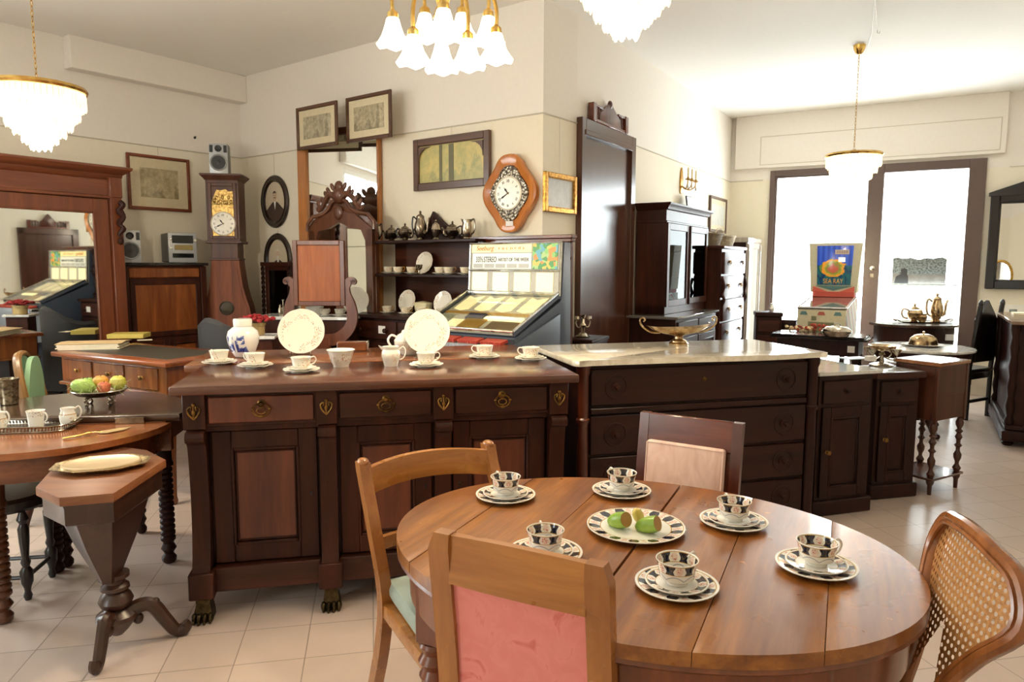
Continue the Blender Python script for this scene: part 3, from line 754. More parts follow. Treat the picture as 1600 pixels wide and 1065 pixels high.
# cane-backed chair at the right end
_m = Mat('woven_cane').set(base=lin((196, 146, 84)), rough=.5)
x, y, z = _m.xyz(); fx = _m.math('FRACT', _m.math('MULTIPLY', x, 62)); fz = _m.math('FRACT', _m.math('MULTIPLY', z, 62))
dx = _m.math('SUBTRACT', fx, .5); dz = _m.math('SUBTRACT', fz, .5)
hole = _m.math('LESS_THAN', _m.math('ADD', _m.math('MULTIPLY', dx, dx), _m.math('MULTIPLY', dz, dz)), .075)
_m.l(_m.math('SUBTRACT', 1.0, hole), _m.b.inputs['Alpha'])
n1 = _m.noise(_m.coord(), 120, 3); _m.base(_m.ramp(n1.outputs[0], [(.3, lin((150, 98, 48))), (.7, lin((194, 142, 84)))])); CANE = _m.m
CANEW = wood('brown_beech', (116, 66, 32), (172, 108, 58), 'z', .25, .3)
t = thing('cane_chair', 'cane-backed chair with rounded moulded frame at the right end of the table', 'chair', (.862, 1.452, 0), R(-101))
def bx(a):    # back outline: rounded top, narrowing to the seat
    return spline([(-.08, .0, .50), (-.09, .0, .60), (-.14, .0, .695), (-.205, .0, .79), (-.165, .0, .862), (-.08, .0, .884), (0, .0, .89), (.08, .0, .884), (.165, .0, .862), (.205, .0, .79), (.14, .0, .695), (.09, .0, .60), (.08, .0, .50)], 5)
lean = lambda p: (p[0], p[1] + (p[2] - .45) * .27 - .035 * (1 - (p[0] / .24) ** 2) + .035, p[2])
P = [lean(p) for p in bx(0)]
m = MB(); m.tube(P + [lean((.06, 0, .485)), lean((0, 0, .48)), lean((-.06, 0, .485))], .021, 10, True, flat=.8)
m.tube([(p[0] * .955, p[1] - .018, p[2] - (p[2] - .7) * .03) for p in P], .006, 6); part('back_frame', m, CANEW, t)
m = MB(); rows = []
for j in range(9):
    q = j / 8; rows.append([lean((x * (.02 + .98 * (1 - 0)) * (1 - q) , 0, z * (1 - q) + .7 * q)) for x, y, z in [(p[0], 0, p[2]) for p in bx(0)]])
m.loft(rows, caps=False, closed=False); part('cane_panel', m, CANE, t, label='woven cane panel')
m = MB(); m.loft([[(.23 * cos(a) , -.2 + .22 * sin(a), z) for a in [2 * pi * i / 28 for i in range(28)]] for z in (.40, .405, .45, .455)]); part('seat_frame', m, CANEW, t)
m = MB(); m.loft([[(r * cos(a), -.2 + r * .95 * sin(a), z) for a in [2 * pi * i / 28 for i in range(28)]] for r, z in ((.21, .45), (.2, .47), (.1, .485), (.01, .487))]); part('seat', m, plain('tan_seat_cloth', (170, 128, 88), .8), t)
for s in (-1, 1):
    m = MB(); m.tube(spline([lean((s * .10, 0, .5)), (s * .14, .02, .42), (s * .17, .06, .2), (s * .18, .1, 0)], 4), [.019] * 12 + [.014], 8); part('leg', m, CANEW, t)
    m = MB(); m.tube(spline([(s * .17, -.37, .42), (s * .18, -.39, .32), (s * .165, -.37, .15), (s * .185, -.40, .0)], 5), [.024] * 6 + [.016] * 10, 8); part('leg', m, CANEW, t)
# ================================================================ the row of sideboards and chests across the middle
def ring_pull(parent, x, y, z, r=.022, mat=BRASS, plate=True, name='handle'):
    m = MB(); m.at((x, y, z), (R(90), 0, 0))
    if plate: m.lathe([(.016, 0), (.016, .003), (.009, .006), (.007, .014), (.011, .018), (.006, .024), (0, .025)], 14)
    m.home(); c = z - r * .95
    m.tube([(x + r * 1.25 * cos(a), y - .016, c + r * sin(a)) for a in [2 * pi * i / 18 for i in range(18)]], .0038, 7, True)
    m.tube([(x + r * .7 * cos(a), y - .014, c - .004 + r * .5 * sin(a)) for a in [2 * pi * i / 14 for i in range(14)]], .0025, 6, True)
    for s in (-1, 1): m.ell((x + s * r * 1.25, y - .016, c + .004), .007, 8, 6)
    m.ell((x, y - .016, c - r), (.012, .006, .006), 8, 6)
    return part(name, m, mat, parent)
def mount(parent, x, y, z, h=.06):
    m = MB()
    for s in (-1, 1):
        m.tube(spline([(x, y - .003, z - h * .5), (x + s * h * .3, y - .004, z - h * .15), (x + s * h * .38, y - .004, z + h * .2), (x + s * h * .15, y - .004, z + h * .35), (x + s * h * .18, y - .004, z + h * .1)], 4), .0035, 6)
    m.tube([(x, y - .004, z - h * .5), (x, y - .004, z + h * .45)], .004, 6); m.ell((x, y - .004, z + h * .48), (.008, .005, .008), 8, 6); m.ell((x, y - .004, z - h * .05), (.009, .005, .013), 8, 6)
    return part('brass_mount', m, BRASS, parent)
def door_panel(parent, x0, x1, y, z0, z1, fr, mfr, mpan, key=None, name='door'):
    m = MB(); m.panel_frame(x0, x1, z0, z1, fr, y, y + .022, .003); d = part(name, m, mfr, parent)
    m = MB(); q = fr - .004
    m.panel_frame(x0 + q, x1 - q, z0 + q, z1 - q, .014, y - .004, y + .012, .004)
    m.panel_frame(x0 + q + .016, x1 - q - .016, z0 + q + .016, z1 - q - .016, .008, y + .003, y + .016, .003); part('moulding', m, mfr, d)
    m = MB(); m.box(x0 + q + .02, x1 - q - .02, y + .009, y + .02, z0 + q + .02, z1 - q - .02, .004); part('panel', m, mpan, d)
    if key:
        m = MB(); m.at((key, y - .001, (z0 + z1) / 2), (R(90), 0, 0)); m.lathe([(.006, -.002), (.006, .002)], 10); m.home(); m.box(key - .003, key + .003, y - .002, y + .002, (z0 + z1) / 2 - .014, (z0 + z1) / 2, .001); part('keyhole', m, BLACKP, d)
    return d
def paw(parent, x, y, w=.075):
    m = MB(); m.loft([[(x + a * w * .5 * q, y + b * w * .55 * q + o, z) for a, b in ((-1, -1), (1, -1), (1, 1), (-1, 1))] for q, o, z in ((.75, .0, .1), (.72, 0, .07), (.85, -.004, .045), (.95, -.008, .02), (.95, -.008, 0))])
    for i in range(4):
        q = -1 + 2 * i / 3
        m.ell((x + q * w * .42, y - w * .62 - (.008 if i in (1, 2) else 0), .02), (w * .16, w * .3, .02), 10, 8); m.ell((x + q * w * .42, y - w * .85 - (.008 if i in (1, 2) else 0), .008), (w * .08, w * .14, .009), 8, 6)
    return part('paw_foot', m, BRONZE, parent)
# ---- long sideboard
SBZ = .975; SBA = R(12.0); SB0 = (-1.332, 2.697)
def sb(x, y): return SB0[0] + x * cos(SBA) - y * sin(SBA), SB0[1] + x * sin(SBA) + y * cos(SBA)
W, D = 1.663, .6
t = thing('sideboard', 'long dark walnut sideboard with three drawers, scroll pilasters and bronze paw feet', 'sideboard', (*SB0, 0), SBA)
m = MB(); m.box(0, W, 0, D, SBZ - .036, SBZ, .006, 2); part('top', m, WALTOP, t)
m = MB(); m.box(.05, W - .05, .055, D - .02, .80, SBZ - .036, .002); m.box(.055, W - .055, .125, D - .02, .13, .80, .002); m.box(.055, W - .055, .075, .13, .775, .80, .003); part('carcass', m, WALN, t)
m = MB(); m.box(.055, W - .055, .07, D - .02, .10, .205, .004); part('plinth', m, WALNX, t)
PX = [.04, .548, 1.03, 1.538]; PW = .085
for x0 in PX:
    m = MB(); m.box(x0, x0 + PW, .03, .12, .795, SBZ - .036, .003)
    prof = spline([(.12, .792, 0), (.06, .792, 0), (.034, .79, 0), (.018, .772, 0), (.02, .748, 0), (.038, .738, 0), (.05, .715, 0), (.06, .64, 0), (.068, .5, 0), (.062, .36, 0), (.045, .25, 0), (.028, .205, 0)], 4)
    m.prism([(p.x, p.y) for p in prof] + [(.13, .2)], x0 + .008, x0 + PW - .008, 'yz', .002)
    m.at((x0 + .006, .036, .764), (0, R(90), 0)).lathe([(.006, 0), (.024, .001), (.024, PW - .013), (.006, PW - .012)], 16); m.home()
    m.box(x0 - .006, x0 + PW + .006, .012, .13, .095, .205, .005)
    p = part('pilaster', m, WALN, t); mount(p, x0 + PW / 2, .03, .868)
    paw(t, x0 + PW / 2, .068)
for k in range(3):
    x0, x1 = PX[k] + PW + .004, PX[k + 1] - .004
    m = MB(); m.box(x0 + .004, x1 - .004, .04, .058, .815, .922, .004); dr = part('drawer', m, WALNX if k else PANEL, t)
    ring_pull(dr, (x0 + x1) / 2, .04, .892, .026)
    door_panel(t, x0, x1, .098, .212, .77, .075, WALN, PANEL, x1 - .028 if k < 2 else x0 + .028)
# ---- second sideboard standing back to back behind it
x, y = sb(-.09, .645)
t = thing('sideboard', 'lighter walnut sideboard standing back to back behind the paw-footed one', 'sideboard', (x, y, 0), SBA)
W2, D2 = 1.72, .57
m = MB(); m.box(0, W2, 0, D2, SBZ - .036, SBZ - .002, .006, 2); part('top', m, WALTOP2, t)
m = MB(); m.box(.04, W2 - .04, .02, D2 - .04, .1, SBZ - .036, .003); part('carcass', m, WALN, t)
for k in range(3):
    xa = .05 + k * .545; door_panel(t, xa, xa + .53, D2 - .045, .13, .92, .07, WALN, PANEL)
# ---- marble-topped chest of drawers
CA = R(15.5); C0 = (.309, 3.38); CZ = .985; W, D = 1.46, .72
def ch(x, y): return C0[0] + x * cos(CA) - y * sin(CA), C0[1] + x * sin(CA) + y * cos(CA)
t = thing('marble_chest', 'wide dark chest of drawers with serpentine cream marble top', 'chest of drawers', (*C0, 0), CA)
fr = []
for i in range(41):
    q = i / 40; x = .045 + (W - .09) * q
    y = .012 + .035 * sin(pi * q) ** 2 * 0 + .028 * (sin(2 * pi * (q * 1.0 + .04)) * .6 + .2 * cos(4 * pi * q))
    fr.append((x, y))
pl = [(.0, .05), (.004, .018), (.02, .004)] + fr + [(W - .02, .004), (W - .004, .018), (W, .05), (W, D), (0, D)]
m = MB(); m.prism(pl, CZ - .028, CZ, 'xy', .005); part('marble_top', m, MARBLE, t, label='cream veined marble slab')
m = MB(); m.box(.04, W - .04, .07, D - .02, .06, CZ - .028, .003); m.box(.03, W - .03, .045, D - .02, .0, .085, .006); part('carcass', m, DARK, t)
for s, x in ((0, .062), (1, W - .062)):
    m = MB(); m.lathe([(.034, 0), (.034, .03), (.026, .05), (.028, .1), (.03, .45), (.026, .66), (.034, .672), (.034, .686), (.027, .695), (.029, .76), (.027, .9), (.036, .925), (.036, CZ - .028)], 20, (x, .058, 0)); part('column', m, MAHOG if s == 0 else DARK, t)
for i, (z0, z1) in enumerate(((.75, .935), (.5, .7), (.3, .485), (.1, .285))):
    m = MB(); m.box(.10, W - .10, .05, .075, z0, z1, .005)
    if i == 0: m.box(.10, W - .10, .046, .075, .708, .738, .004)
    d = part('drawer', m, DARKX, t); z = (z0 + z1) / 2
    for x in (.235, W - .235):
        k = part('knob', MB().at((x, .05, z), (R(90), 0, 0)).lathe([(.024, 0), (.024, .003), (.008, .006), (.007, .02), (.015, .026), (.013, .034), (0, .036)], 18), DARK, d)
        m = MB(); m.tube([(x + .058 * cos(a), .049, z + .058 * sin(a)) for a in [2 * pi * j / 30 for j in range(30)]], .0042, 6, True); part('ring_inlay', m, DARKX, d)
    m = MB(); m.at((W / 2, .05, z + .02), (R(90), 0, 0)).lathe([(.012, 0), (.012, .003), (.007, .005), (0, .005)], 14); part('escutcheon', m, BRASS, d)
# ---- two bedside cabinets
def bedside(label, x, y, rz, W, D, H, top):
    t = thing('bedside_cabinet', label, 'cabinet', (x, y, 0), rz)
    m = MB()
    if top == 'slab': m.box(-.005, W + .005, -.005, D, H - .022, H, .004); part('marble_top', m, MARBLEW, t, label='grey white marble slab')
    else:
        m.box(.03, W - .03, .03, D - .03, H - .008, H - .001, .002); part('marble_top', m, MARBLEW, t, label='grey white marble set in a wooden rim')
        m = MB(); m.prism([(0, 0), (W, 0), (W, D), (0, D)], H - .04, H - .01, 'xy', .006); m.panel_frame(0, W, 0, D, .032, H - .012, H, .003) if 0 else None
        for a in ((0, W, 0, .032), (0, W, D - .032, D), (0, .032, .03, D - .03), (W - .032, W, .03, D - .03)): m.box(*a, H - .014, H, .003)
        part('top_rim', m, WALNX, t)
    m = MB(); m.box(.025, W - .025, .03, D - .01, .05, H - .02, .003); m.box(.005, W - .005, .01, D, 0, .09, .008); part('carcass', m, DARK, t)
    m = MB(); m.box(.05, W - .05, .018, .035, H - .19, H - .055, .005); d = part('drawer', m, DARKX, t)
    m = MB(); m.at((W / 2, .018, H - .12), (R(90), 0, 0)).lathe([(.012, 0), (.006, .005), (.012, .018), (0, .022)], 12); part('knob', m, DARK, d)
    d = door_panel(t, .05, W - .05, .016, .11, H - .21, .06, DARK, DARK)
    m = MB(); m.at((.09, .014, .38), (R(90), 0, 0)).lathe([(.014, 0), (.007, .005), (.014, .02), (0, .026)], 12); part('knob', m, BRASS, d)
    return t
bedside('dark bedside cabinet with white marble slab beside the marble-topped chest', 1.735, 3.936, R(17), .43, .58, .85, 'slab')
bedside('dark bedside cabinet with wood-rimmed marble top next to the spindle-legged table', 2.223, 4.244, R(13.5), .36, .32, .80, 'rim')
# ---- small work table on bobbin legs
t = thing('work_table', 'small square box table on bobbin-turned legs with a low shelf', 'table', (2.65, 4.33, 0), R(30))
W, D = .36, .30
m = MB(); m.box(0, W, 0, D, .826, .85, .004); part('top', m, wood('pale_polished_top', (120, 74, 44), (170, 116, 74), 'x', .12, .5), t)
WKT = wood('work_table_walnut', (54, 27, 16), (98, 54, 34), 'z', .4, .08)
m = MB(); m.box(.012, W - .012, .012, D - .012, .48, .826, .003); m.box(.006, .03, .006, .03, .46, .83, .003); m.box(W - .03, W - .006, .006, .03, .46, .83, .003); part('box_body', m, WKT, t)
m = MB(); m.box(.035, W - .035, .0105, .02, .64, .805, .001); part('drawer', m, WKT, t)
bob = [(.012, 0), (.014, .06), (.022, .075), (.024, .09), (.016, .105), (.018, .115), (.026, .135), (.012, .16), (.012, .175), (.022, .2), (.024, .225), (.012, .25), (.012, .27), (.024, .285), (.012, .30), (.013, .32), (.023, .34), (.012, .365), (.024, .38), (.012, .395), (.022, .42), (.024, .44), (.014, .465), (.018, .48)]
for x in (.03, W - .03):
    for y in (.03, D - .03):
        part('leg', MB().lathe(bob, 16, (x, y, 0)), WKT, t)
m = MB(); m.box(.0, W, .0, D, .095, .11, .003); part('shelf', m, wood('polished_shelf', (70, 40, 30), (110, 70, 54), 'x', .06, .7), t)
# ================================================================ white flowered china on the sideboard
FP = porcelain('flowered_plate_glaze', 'radial', .066, .104, 44, .5); FS = porcelain('flowered_saucer_glaze', 'radial', .04, .066, 40, .58)
FC = porcelain('flowered_cup_glaze', 'z', .014, .044, 40, .45); FB = porcelain('flowered_bowl_glaze', 'z', .03, .064, 38, .43); FJ = porcelain('flowered_jug_glaze', 'z', .025, .06, 40, .47)
WIRE = metal('plate_stand_wire', (200, 200, 200), .2)
def scallop(r, foot, h): return plate_mb(r, foot, h, n=60, wob=(.001, 10, 4, 6))
SBT = SBZ
sets = [(343, 568, 150, 'leftmost, left of the ginger jar'), (399, 573, 160, 'second from left, in front of the ginger jar'), (471, 580, 30, 'in front of the left display plate'),
        (666, 572, 20, 'in front of the right display plate'), (757, 559, 190, 'left of the two at the right end'), (829, 562, 190, 'rightmost on the sideboard')]
first = None
for px, py, ha, where in sets:
    x, y, _ = at_z(px, py, SBT)
    if first is None:
        P1 = single('tea_plate', 'x', 'plate', scallop(.08, .045, .011), FS, (x, y, SBT), 0, 'white flowered tea plates')
        S1 = single('saucer', 'x', 'saucer', scallop(.065, .035, .012), FS, (x, y, SBT + .006), 0, 'white flowered saucers')
        K1 = thing('teacup', 'x', 'cup', (x, y, SBT + .013), 0, 'white flowered teacups')
        part('cup_body', cup_mb(.046, .052, .025, 1.0), FC, K1); part('handle', handle_mb(.044, .052, .022, .003), WHITEP, K1)
        first = new = (P1, S1, K1)
    else: new = (dup(P1, (x, y, SBT)), dup(S1, (x, y, SBT + .006)), dup(K1, (x, y, SBT + .013)))
    for o, kind in zip(new, ('flowered tea plate under cup ', 'white flowered saucer of the cup ', 'white flowered teacup on sideboard ')):
        o['label'] = kind + where; o.rotation_euler = (0, 0, R(ha))
# two large display plates on wire stands
PD = .118
for k, (px, py, lab) in enumerate(((472, 556, 'left of the bowl'), (668, 556, 'right of the flowered jug'))):
    x, y, _ = at_z(px, py, SBT); rz = R(8 if k == 0 else 2)
    st = thing('plate_stand', 'clear wire stand holding the big plate ' + lab, 'plate stand', (x, y, SBT), rz, 'plate stands')
    m = MB()
    for s in (-1, 1):
        m.tube(spline([(s * .05, -.06, .0), (s * .05, -.062, .03), (s * .047, -.045, .015), (s * .045, .0, .01), (s * .04, .07, .0)], 5), .0025, 6)
        m.tube(spline([(s * .045, -.02, .01), (s * .04, .03, .08), (s * .03, .055, .14)], 4), .0025, 6); m.tube([(s * .05, -.06, 0), (s * .062, -.07, 0)], .003, 6)
    m.tube([(-.045, 0, .01), (.045, 0, .01)], .0025, 6); m.tube([(-.04, .07, .0025), (.04, .07, .0025)], .0025, 6)
    part('wire_frame', m, WIRE, st)
    tilt = R(72)
    zc = .012 + PD * sin(tilt) + .004
    p = single('display_plate', 'large white scalloped plate with flower sprigs standing ' + lab, 'plate', plate_mb(PD, .06, .014, n=72, wob=(.0022, 12, 4, 6)), FP, (x + .02 * sin(rz), y - .005, SBT + zc), group='flowered display plates', rot=(tilt, 0, rz))
# blue and white ginger jar
_m = Mat('blue_white_glaze').set(rough=.1, coat=.4); v = _m.coord(); x, y, z = _m.xyz()
n1 = _m.noise(v, 26, 4, .6, .4)
wedge = _m.math('LESS_THAN', _m.math('ABSOLUTE', _m.math('SUBTRACT', _m.math('ABSOLUTE', _m.math('SUBTRACT', x, .008)), .026)), .021)
front = _m.math('MULTIPLY', _m.math('LESS_THAN', y, 0), wedge); bz = _m.math('MULTIPLY', _m.math('GREATER_THAN', z, .03), _m.math('LESS_THAN', z, .115))
f = _m.math('MULTIPLY', _m.math('MULTIPLY', front, bz), _m.math('GREATER_THAN', n1.outputs[0], .46))
_m.base(_m.mix(f, lin((238, 236, 230)), _m.ramp(n1.outputs[0], [(.46, lin((120, 136, 190))), (.56, lin((36, 52, 130)))])))
x, y, _ = at_z(381, 557, SBT); t = thing('ginger_jar', 'white ginger jar painted with blue flowers on the sideboard', 'jar', (x, y, SBT), R(-20))
part('jar_body', MB().lathe([(.038, 0), (.044, .004), (.06, .03), (.076, .075), (.08, .105), (.072, .135), (.052, .152), (.042, .158), (.041, .162)], 36), _m.m, t)
part('lid', MB().lathe([(.041, .158), (.046, .16), (.047, .19), (.044, .197), (.0, .199)], 30), WHITEP, t)
# bowl, cream jug, second jug and teapot behind the right plate
x, y, _ = at_z(533, 572, SBT); single('sugar_bowl', 'white flowered open bowl on the sideboard between the two big plates', 'bowl', MB().lathe([(.03, .002), (.036, 0), (.037, .008), (.044, .02), (.052, .045), (.06, .072), (.066, .078), (.064, .08), (.056, .07), (.046, .04), (.036, .016), (0, .012)], 40), FB, (x, y, SBT), .4)
x, y, _ = at_z(611, 571, SBT); t = thing('cream_jug', 'white flowered cream jug on the sideboard left of the right display plate', 'jug', (x, y, SBT), R(10))
m = MB(); m.lathe([(.028, .002), (.032, 0), (.033, .006), (.04, .03), (.045, .05), (.042, .068), (.036, .078), (.04, .092), (.038, .092), (.034, .08), (.038, .06), (.03, .015), (0, .01)], 32)
m.loft([[(-.036, -.014, .09), (-.036, .014, .09), (-.034, .0, .066)], [(-.056, -.004, .097), (-.056, .004, .097), (-.054, .0, .09)]]); part('jug_body', m, FJ, t)
part('handle', handle_mb(.045, .09, .024, .0034), WHITEP, t)
x, y, _ = at_z(636, 556, SBT); t = thing('teapot', 'white china teapot half hidden behind the right display plate', 'teapot', (x, y + .08, SBT), R(10))
part('pot_body', MB().lathe([(.035, .002), (.042, 0), (.05, .012), (.078, .05), (.08, .075), (.06, .105), (.04, .115), (.04, .12)], 30), FJ, t)
part('lid', MB().lathe([(.04, .12), (.036, .128), (.012, .138), (.008, .146), (.014, .155), (0, .162)], 24), WHITEP, t)
part('spout', MB().tube(spline([(.07, 0, .045), (.105, 0, .06), (.118, 0, .095), (.14, 0, .115)], 5), [.018] * 6 + [.011] * 10, 10), WHITEP, t)
part('handle', handle_mb(-.07, .105, -.04, .006), WHITEP, t)
# boat-shaped centrepiece on the marble
x, y, _ = at_z(1060, 537, CZ); t = thing('boat_centrepiece', 'silver gilt boat-shaped dish with scroll handles on the marble-topped chest', 'dish', (x, y, CZ), R(14))
m = MB(); secs = []; n = 24
for q, z in ((.18, .052), (.5, .062), (.8, .078), (1, .096), (.97, .096), (.75, .08), (.3, .066), (.02, .062)): secs.append([(.215 * q * cos(2 * pi * i / n), .075 * (q ** .7) * sin(2 * pi * i / n), z + .02 * (abs(cos(2 * pi * i / n)) ** 3) * q ** 3) for i in range(n)])
m.loft(secs); part('bowl', m, SILVERG, t)
m = MB(); m.lathe([(.056, 0), (.058, .006), (.05, .012), (.048, .02), (.026, .032), (.024, .045), (.04, .056), (.03, .06)], 28); part('foot', m, SILVERG, t)
for s in (-1, 1):
    m = MB(); m.tube(spline([(s * .12, 0, .07), (s * .18, 0, .075), (s * .235, 0, .11), (s * .25, 0, .145), (s * .232, 0, .16), (s * .218, 0, .146), (s * .228, 0, .136)], 5), [.006] * 14 + [.005] * 17, 8)
    part('scroll_handle', m, SILVERG, t)
# small wooden box lying behind the bowl
x, y, _ = at_z(556, 547, SBT); t = thing('wooden_block', 'low wooden block with pale metal end behind the flowered bowl', 'block', (x, y, SBT), R(8))
part('block', MB().box(-.1, .06, -.03, .03, 0, .05, .004), WALTOP2, t); part('metal_end', MB().box(.06, .072, -.028, .028, .002, .054, .003), SILVER, t)
# ================================================================ left foreground
# ---- folding oval table on bobbin legs: polished front flap, dull raised rear leaf
TA2 = R(8); tc = (-2.06, 3.05); FZ, RZ2 = .742, .772
t = thing('gateleg_table', 'round gateleg table with bright front flap and dull raised rear leaf', 'table', (*tc, 0), TA2)
def lt(px, py, z): return at_z(px, py, z)
m = MB(); pl = [(.53 * cos(a), .50 * sin(a)) for a in [pi + pi * i / 36 for i in range(37)]]; m.prism(pl, FZ - .026, FZ, 'xy', .006)
part('front_flap', m, FRUITW, t, label='polished reddish half-round front flap')
m = MB(); m.prism([(.56 * cos(a), .02 + .66 * sin(a)) for a in [pi * i / 36 for i in range(37)]], RZ2 - .03, RZ2, 'xy', .005); part('rear_leaf', m, DARKTOP, t, label='dull dark rear leaf set a little higher')
m = MB(); m.loft([[(r * cos(a), r * .94 * sin(a), z) for a in [pi + pi * i / 30 for i in range(31)]] for r, z in ((.48, FZ - .026), (.48, FZ - .13), (.46, FZ - .13), (.46, FZ - .026))], caps=False, closed=False)
m.box(-.53, .53, -.01, .02, FZ - .13, FZ - .02, .003); m.box(-.5, .5, .02, .5, RZ2 - .13, RZ2 - .03, .003); part('apron', m, wood('gate_table_apron', (80, 42, 22), (130, 74, 42), 'x', .25, .3), t)
m = MB(); m.box(.30, .42, -.014, .0, FZ - .0, RZ2 - .002, .001); part('hinge', m, SILVERD, t, label='grey metal hinge plate')
def bobbin(h, r=.03, n=13, top=.14):
    p = [(r * .6, 0), (r * .95, .012), (r * 1.0, .03), (r * .6, .05), (r * .75, .06), (r * 1.05, .075), (r * .7, .1)]
    z = .11; st = (h - top - .13) / n
    for k in range(n): p += [(r * .78, z), (r, z + st * .25), (r, z + st * .7), (r * .78, z + st)]; z += st
    return p + [(r * 1.15, z + .006), (r * 1.15, z + .02), (r * 1.0, z + .03), (r * 1.05, h)]
for px, py, rr in ((6, 972, .037), (265, 878, .034), (91, 893, .03), (106, 884, .028), (222, 832, .026)):
    x, y, _ = at_z(px, py, 0); lx = (x - tc[0]) * cos(TA2) + (y - tc[1]) * sin(TA2); ly = -(x - tc[0]) * sin(TA2) + (y - tc[1]) * cos(TA2)
    part('leg', MB().lathe(bobbin(.64, rr), 16, (lx, ly, 0)), wood('bobbin_leg_oak', (62, 34, 20), (112, 66, 40), 'z', .28, .3) if px == 6 else DARK, t)
# black stool tucked under it
x, y, _ = at_z(48, 941, 0); t = thing('stool', 'black turned stool with rounded seat tucked under the gateleg table', 'stool', (x - .16, y + .12, 0), R(10))
part('seat', MB().lathe([(.0, .39), (.17, .395), (.185, .41), (.185, .44), (.17, .455), (.0, .462)], 30), BLACKW, t)
for a in (45, 135, 225, 315):
    part('leg', MB().lathe([(.012, 0), (.018, .02), (.012, .04), (.016, .06), (.024, .08), (.026, .13), (.014, .15), (.02, .17), (.014, .19), (.02, .26), (.022, .32), (.014, .34), (.024, .36), (.012, .395)], 14, (.2 * cos(R(a)) * .8, .2 * sin(R(a)) * .8, 0)), BLACKW, t)
m = MB(); q = .113
for a, b in (((-q, -q), (q, -q)), ((q, -q), (q, q)), ((q, q), (-q, q)), ((-q, q), (-q, -q))): m.tube([(*a, .1), (*b, .1)], .009, 8)
part('stretcher', m, BLACKW, t)
# things on it
x, y, _ = at_z(40, 672, FZ); t = thing('serving_tray', 'long silver gallery tray carrying white cups on the front flap', 'tray', (-2.165, 2.965, FZ), R(9))
LX, LY = .26, .085
def rr(sx, sy, r, n=6):
    o = []
    for cx, cy, a0 in ((sx - r, sy - r, 0), (-sx + r, sy - r, 90), (-sx + r, -sy + r, 180), (sx - r, -sy + r, 270)): o += arc(cx, cy, r, a0, a0 + 90, n)
    return o
m = MB(); m.prism(rr(LX, LY, .07), .0, .006, 'xy', .001); part('base', m, SILVERD, t)
_m = Mat('pierced_silver').set(base=lin((170, 162, 148)), rough=.25, metal=1.0); x_, y_, z_ = _m.xyz()
an_ = _m.math('FRACT', _m.math('MULTIPLY', _m.math('ADD', x_, _m.math('MULTIPLY', y_, 1.0)), 75)); az = _m.math('ABSOLUTE', _m.math('SUBTRACT', _m.math('MULTIPLY', z_, 42), .62)); ax_ = _m.math('ABSOLUTE', _m.math('SUBTRACT', an_, .5))
_m.l(_m.math('GREATER_THAN', _m.math('ADD', ax_, az), .36), _m.b.inputs['Alpha']); nz_ = _m.noise(_m.coord(), 40, 3); _m.base(_m.ramp(nz_.outputs[0], [(.3, lin((110, 104, 96))), (.7, lin((190, 182, 168)))])); PIERCED = _m.m
m = MB(); a = rr(LX, LY, .07); b = rr(LX + .006, LY + .006, .073); m.loft([[(*p, .004) for p in a], [(*p, .026) for p in b]], caps=False); part('gallery', m, PIERCED, t)
m = MB(); m.tube([(*p, .027) for p in b], .0028, 6, True); m.tube([(*p, .004) for p in a], .003, 6, True); part('rim', m, SILVERD, t)
for s in (-1, 1):
    m = MB(); m.tube(spline([(s * (LX), -.035, .022), (s * (LX + .03), -.03, .03), (s * (LX + .036), 0, .032), (s * (LX + .03), .03, .03), (s * LX, .035, .022)], 4), .005, 7); m.tube(spline([(s * (LX + .004), -.02, .03), (s * (LX + .02), 0, .036), (s * (LX + .004), .02, .03)], 4), .004, 6); part('handle', m, SILVERD, t)
MUGM = porcelain('mug_glaze', 'z', .05, .07, 46, .38, (244, 240, 230)); JUGM = porcelain('tray_jug_glaze', 'z', .034, .052, 40, .5, (244, 240, 228), gold=(.05, .053))
zt = FZ + .006
def mug(label, px, py, ha, mk):
    x, y, _ = at_z(px, py, zt); t = thing('mug', label, 'mug', (x, y, zt), R(ha), 'cups on the gallery tray')
    mk(t); return t
def straight(t):
    part('mug_body', MB().lathe([(.024, .002), (.027, 0), (.028, .004), (.03, .03), (.034, .066), (.037, .073), (.0355, .073), (.032, .064), (.026, .01), (0, .006)], 32), MUGM, t); part('handle', handle_mb(.031, .066, .022, .0034), WHITEP, t)
def rounded(t):
    m = MB(); m.lathe([(.022, .002), (.026, 0), (.027, .004), (.032, .02), (.034, .042), (.029, .058), (.026, .066), (.028, .078), (.0265, .078), (.024, .066), (.03, .042), (.024, .008), (0, .006)], 32); part('mug_body', m, JUGM, t)
    part('handle', handle_mb(.03, .082, .022, .0036), WHITEP, t)
mug('white straight mug with red flower rim in the middle of the gallery tray', 57, 667, -5, straight)
mug('white gilt-banded milk jug at the right end of the gallery tray', 107, 664, 30, rounded)
mug('white cup with gilt-edged handle cut by the left picture edge', -2, 672, -5, rounded)
x, y, _ = at_z(150, 678, FZ); t = thing('cake_server', 'golden cake server lying on the front flap right of the gallery tray', 'server', (x, y, FZ), R(52))
m = MB(); m.prism([(.01, -.01), (.03, -.034), (.1, -.03), (.14, 0), (.1, .018), (.03, .02), (.01, .01)], .004, .0058, 'xy'); part('blade', m, plain('pale_gold_blade', (216, 190, 138), .3, .4), t)
m = MB(); m.tube(spline([(.02, 0, .006), (-.02, 0, .012), (-.05, 0, .009), (-.1, 0, .007), (-.125, 0, .006)], 5), [.003] * 6 + [.006] * 8 + [.0075] * 6 + [.004], 8, flat=.6); m.tube([(-.03, -.016, .008), (-.03, .016, .008)], .0035, 6); part('handle', m, GOLDB, t)
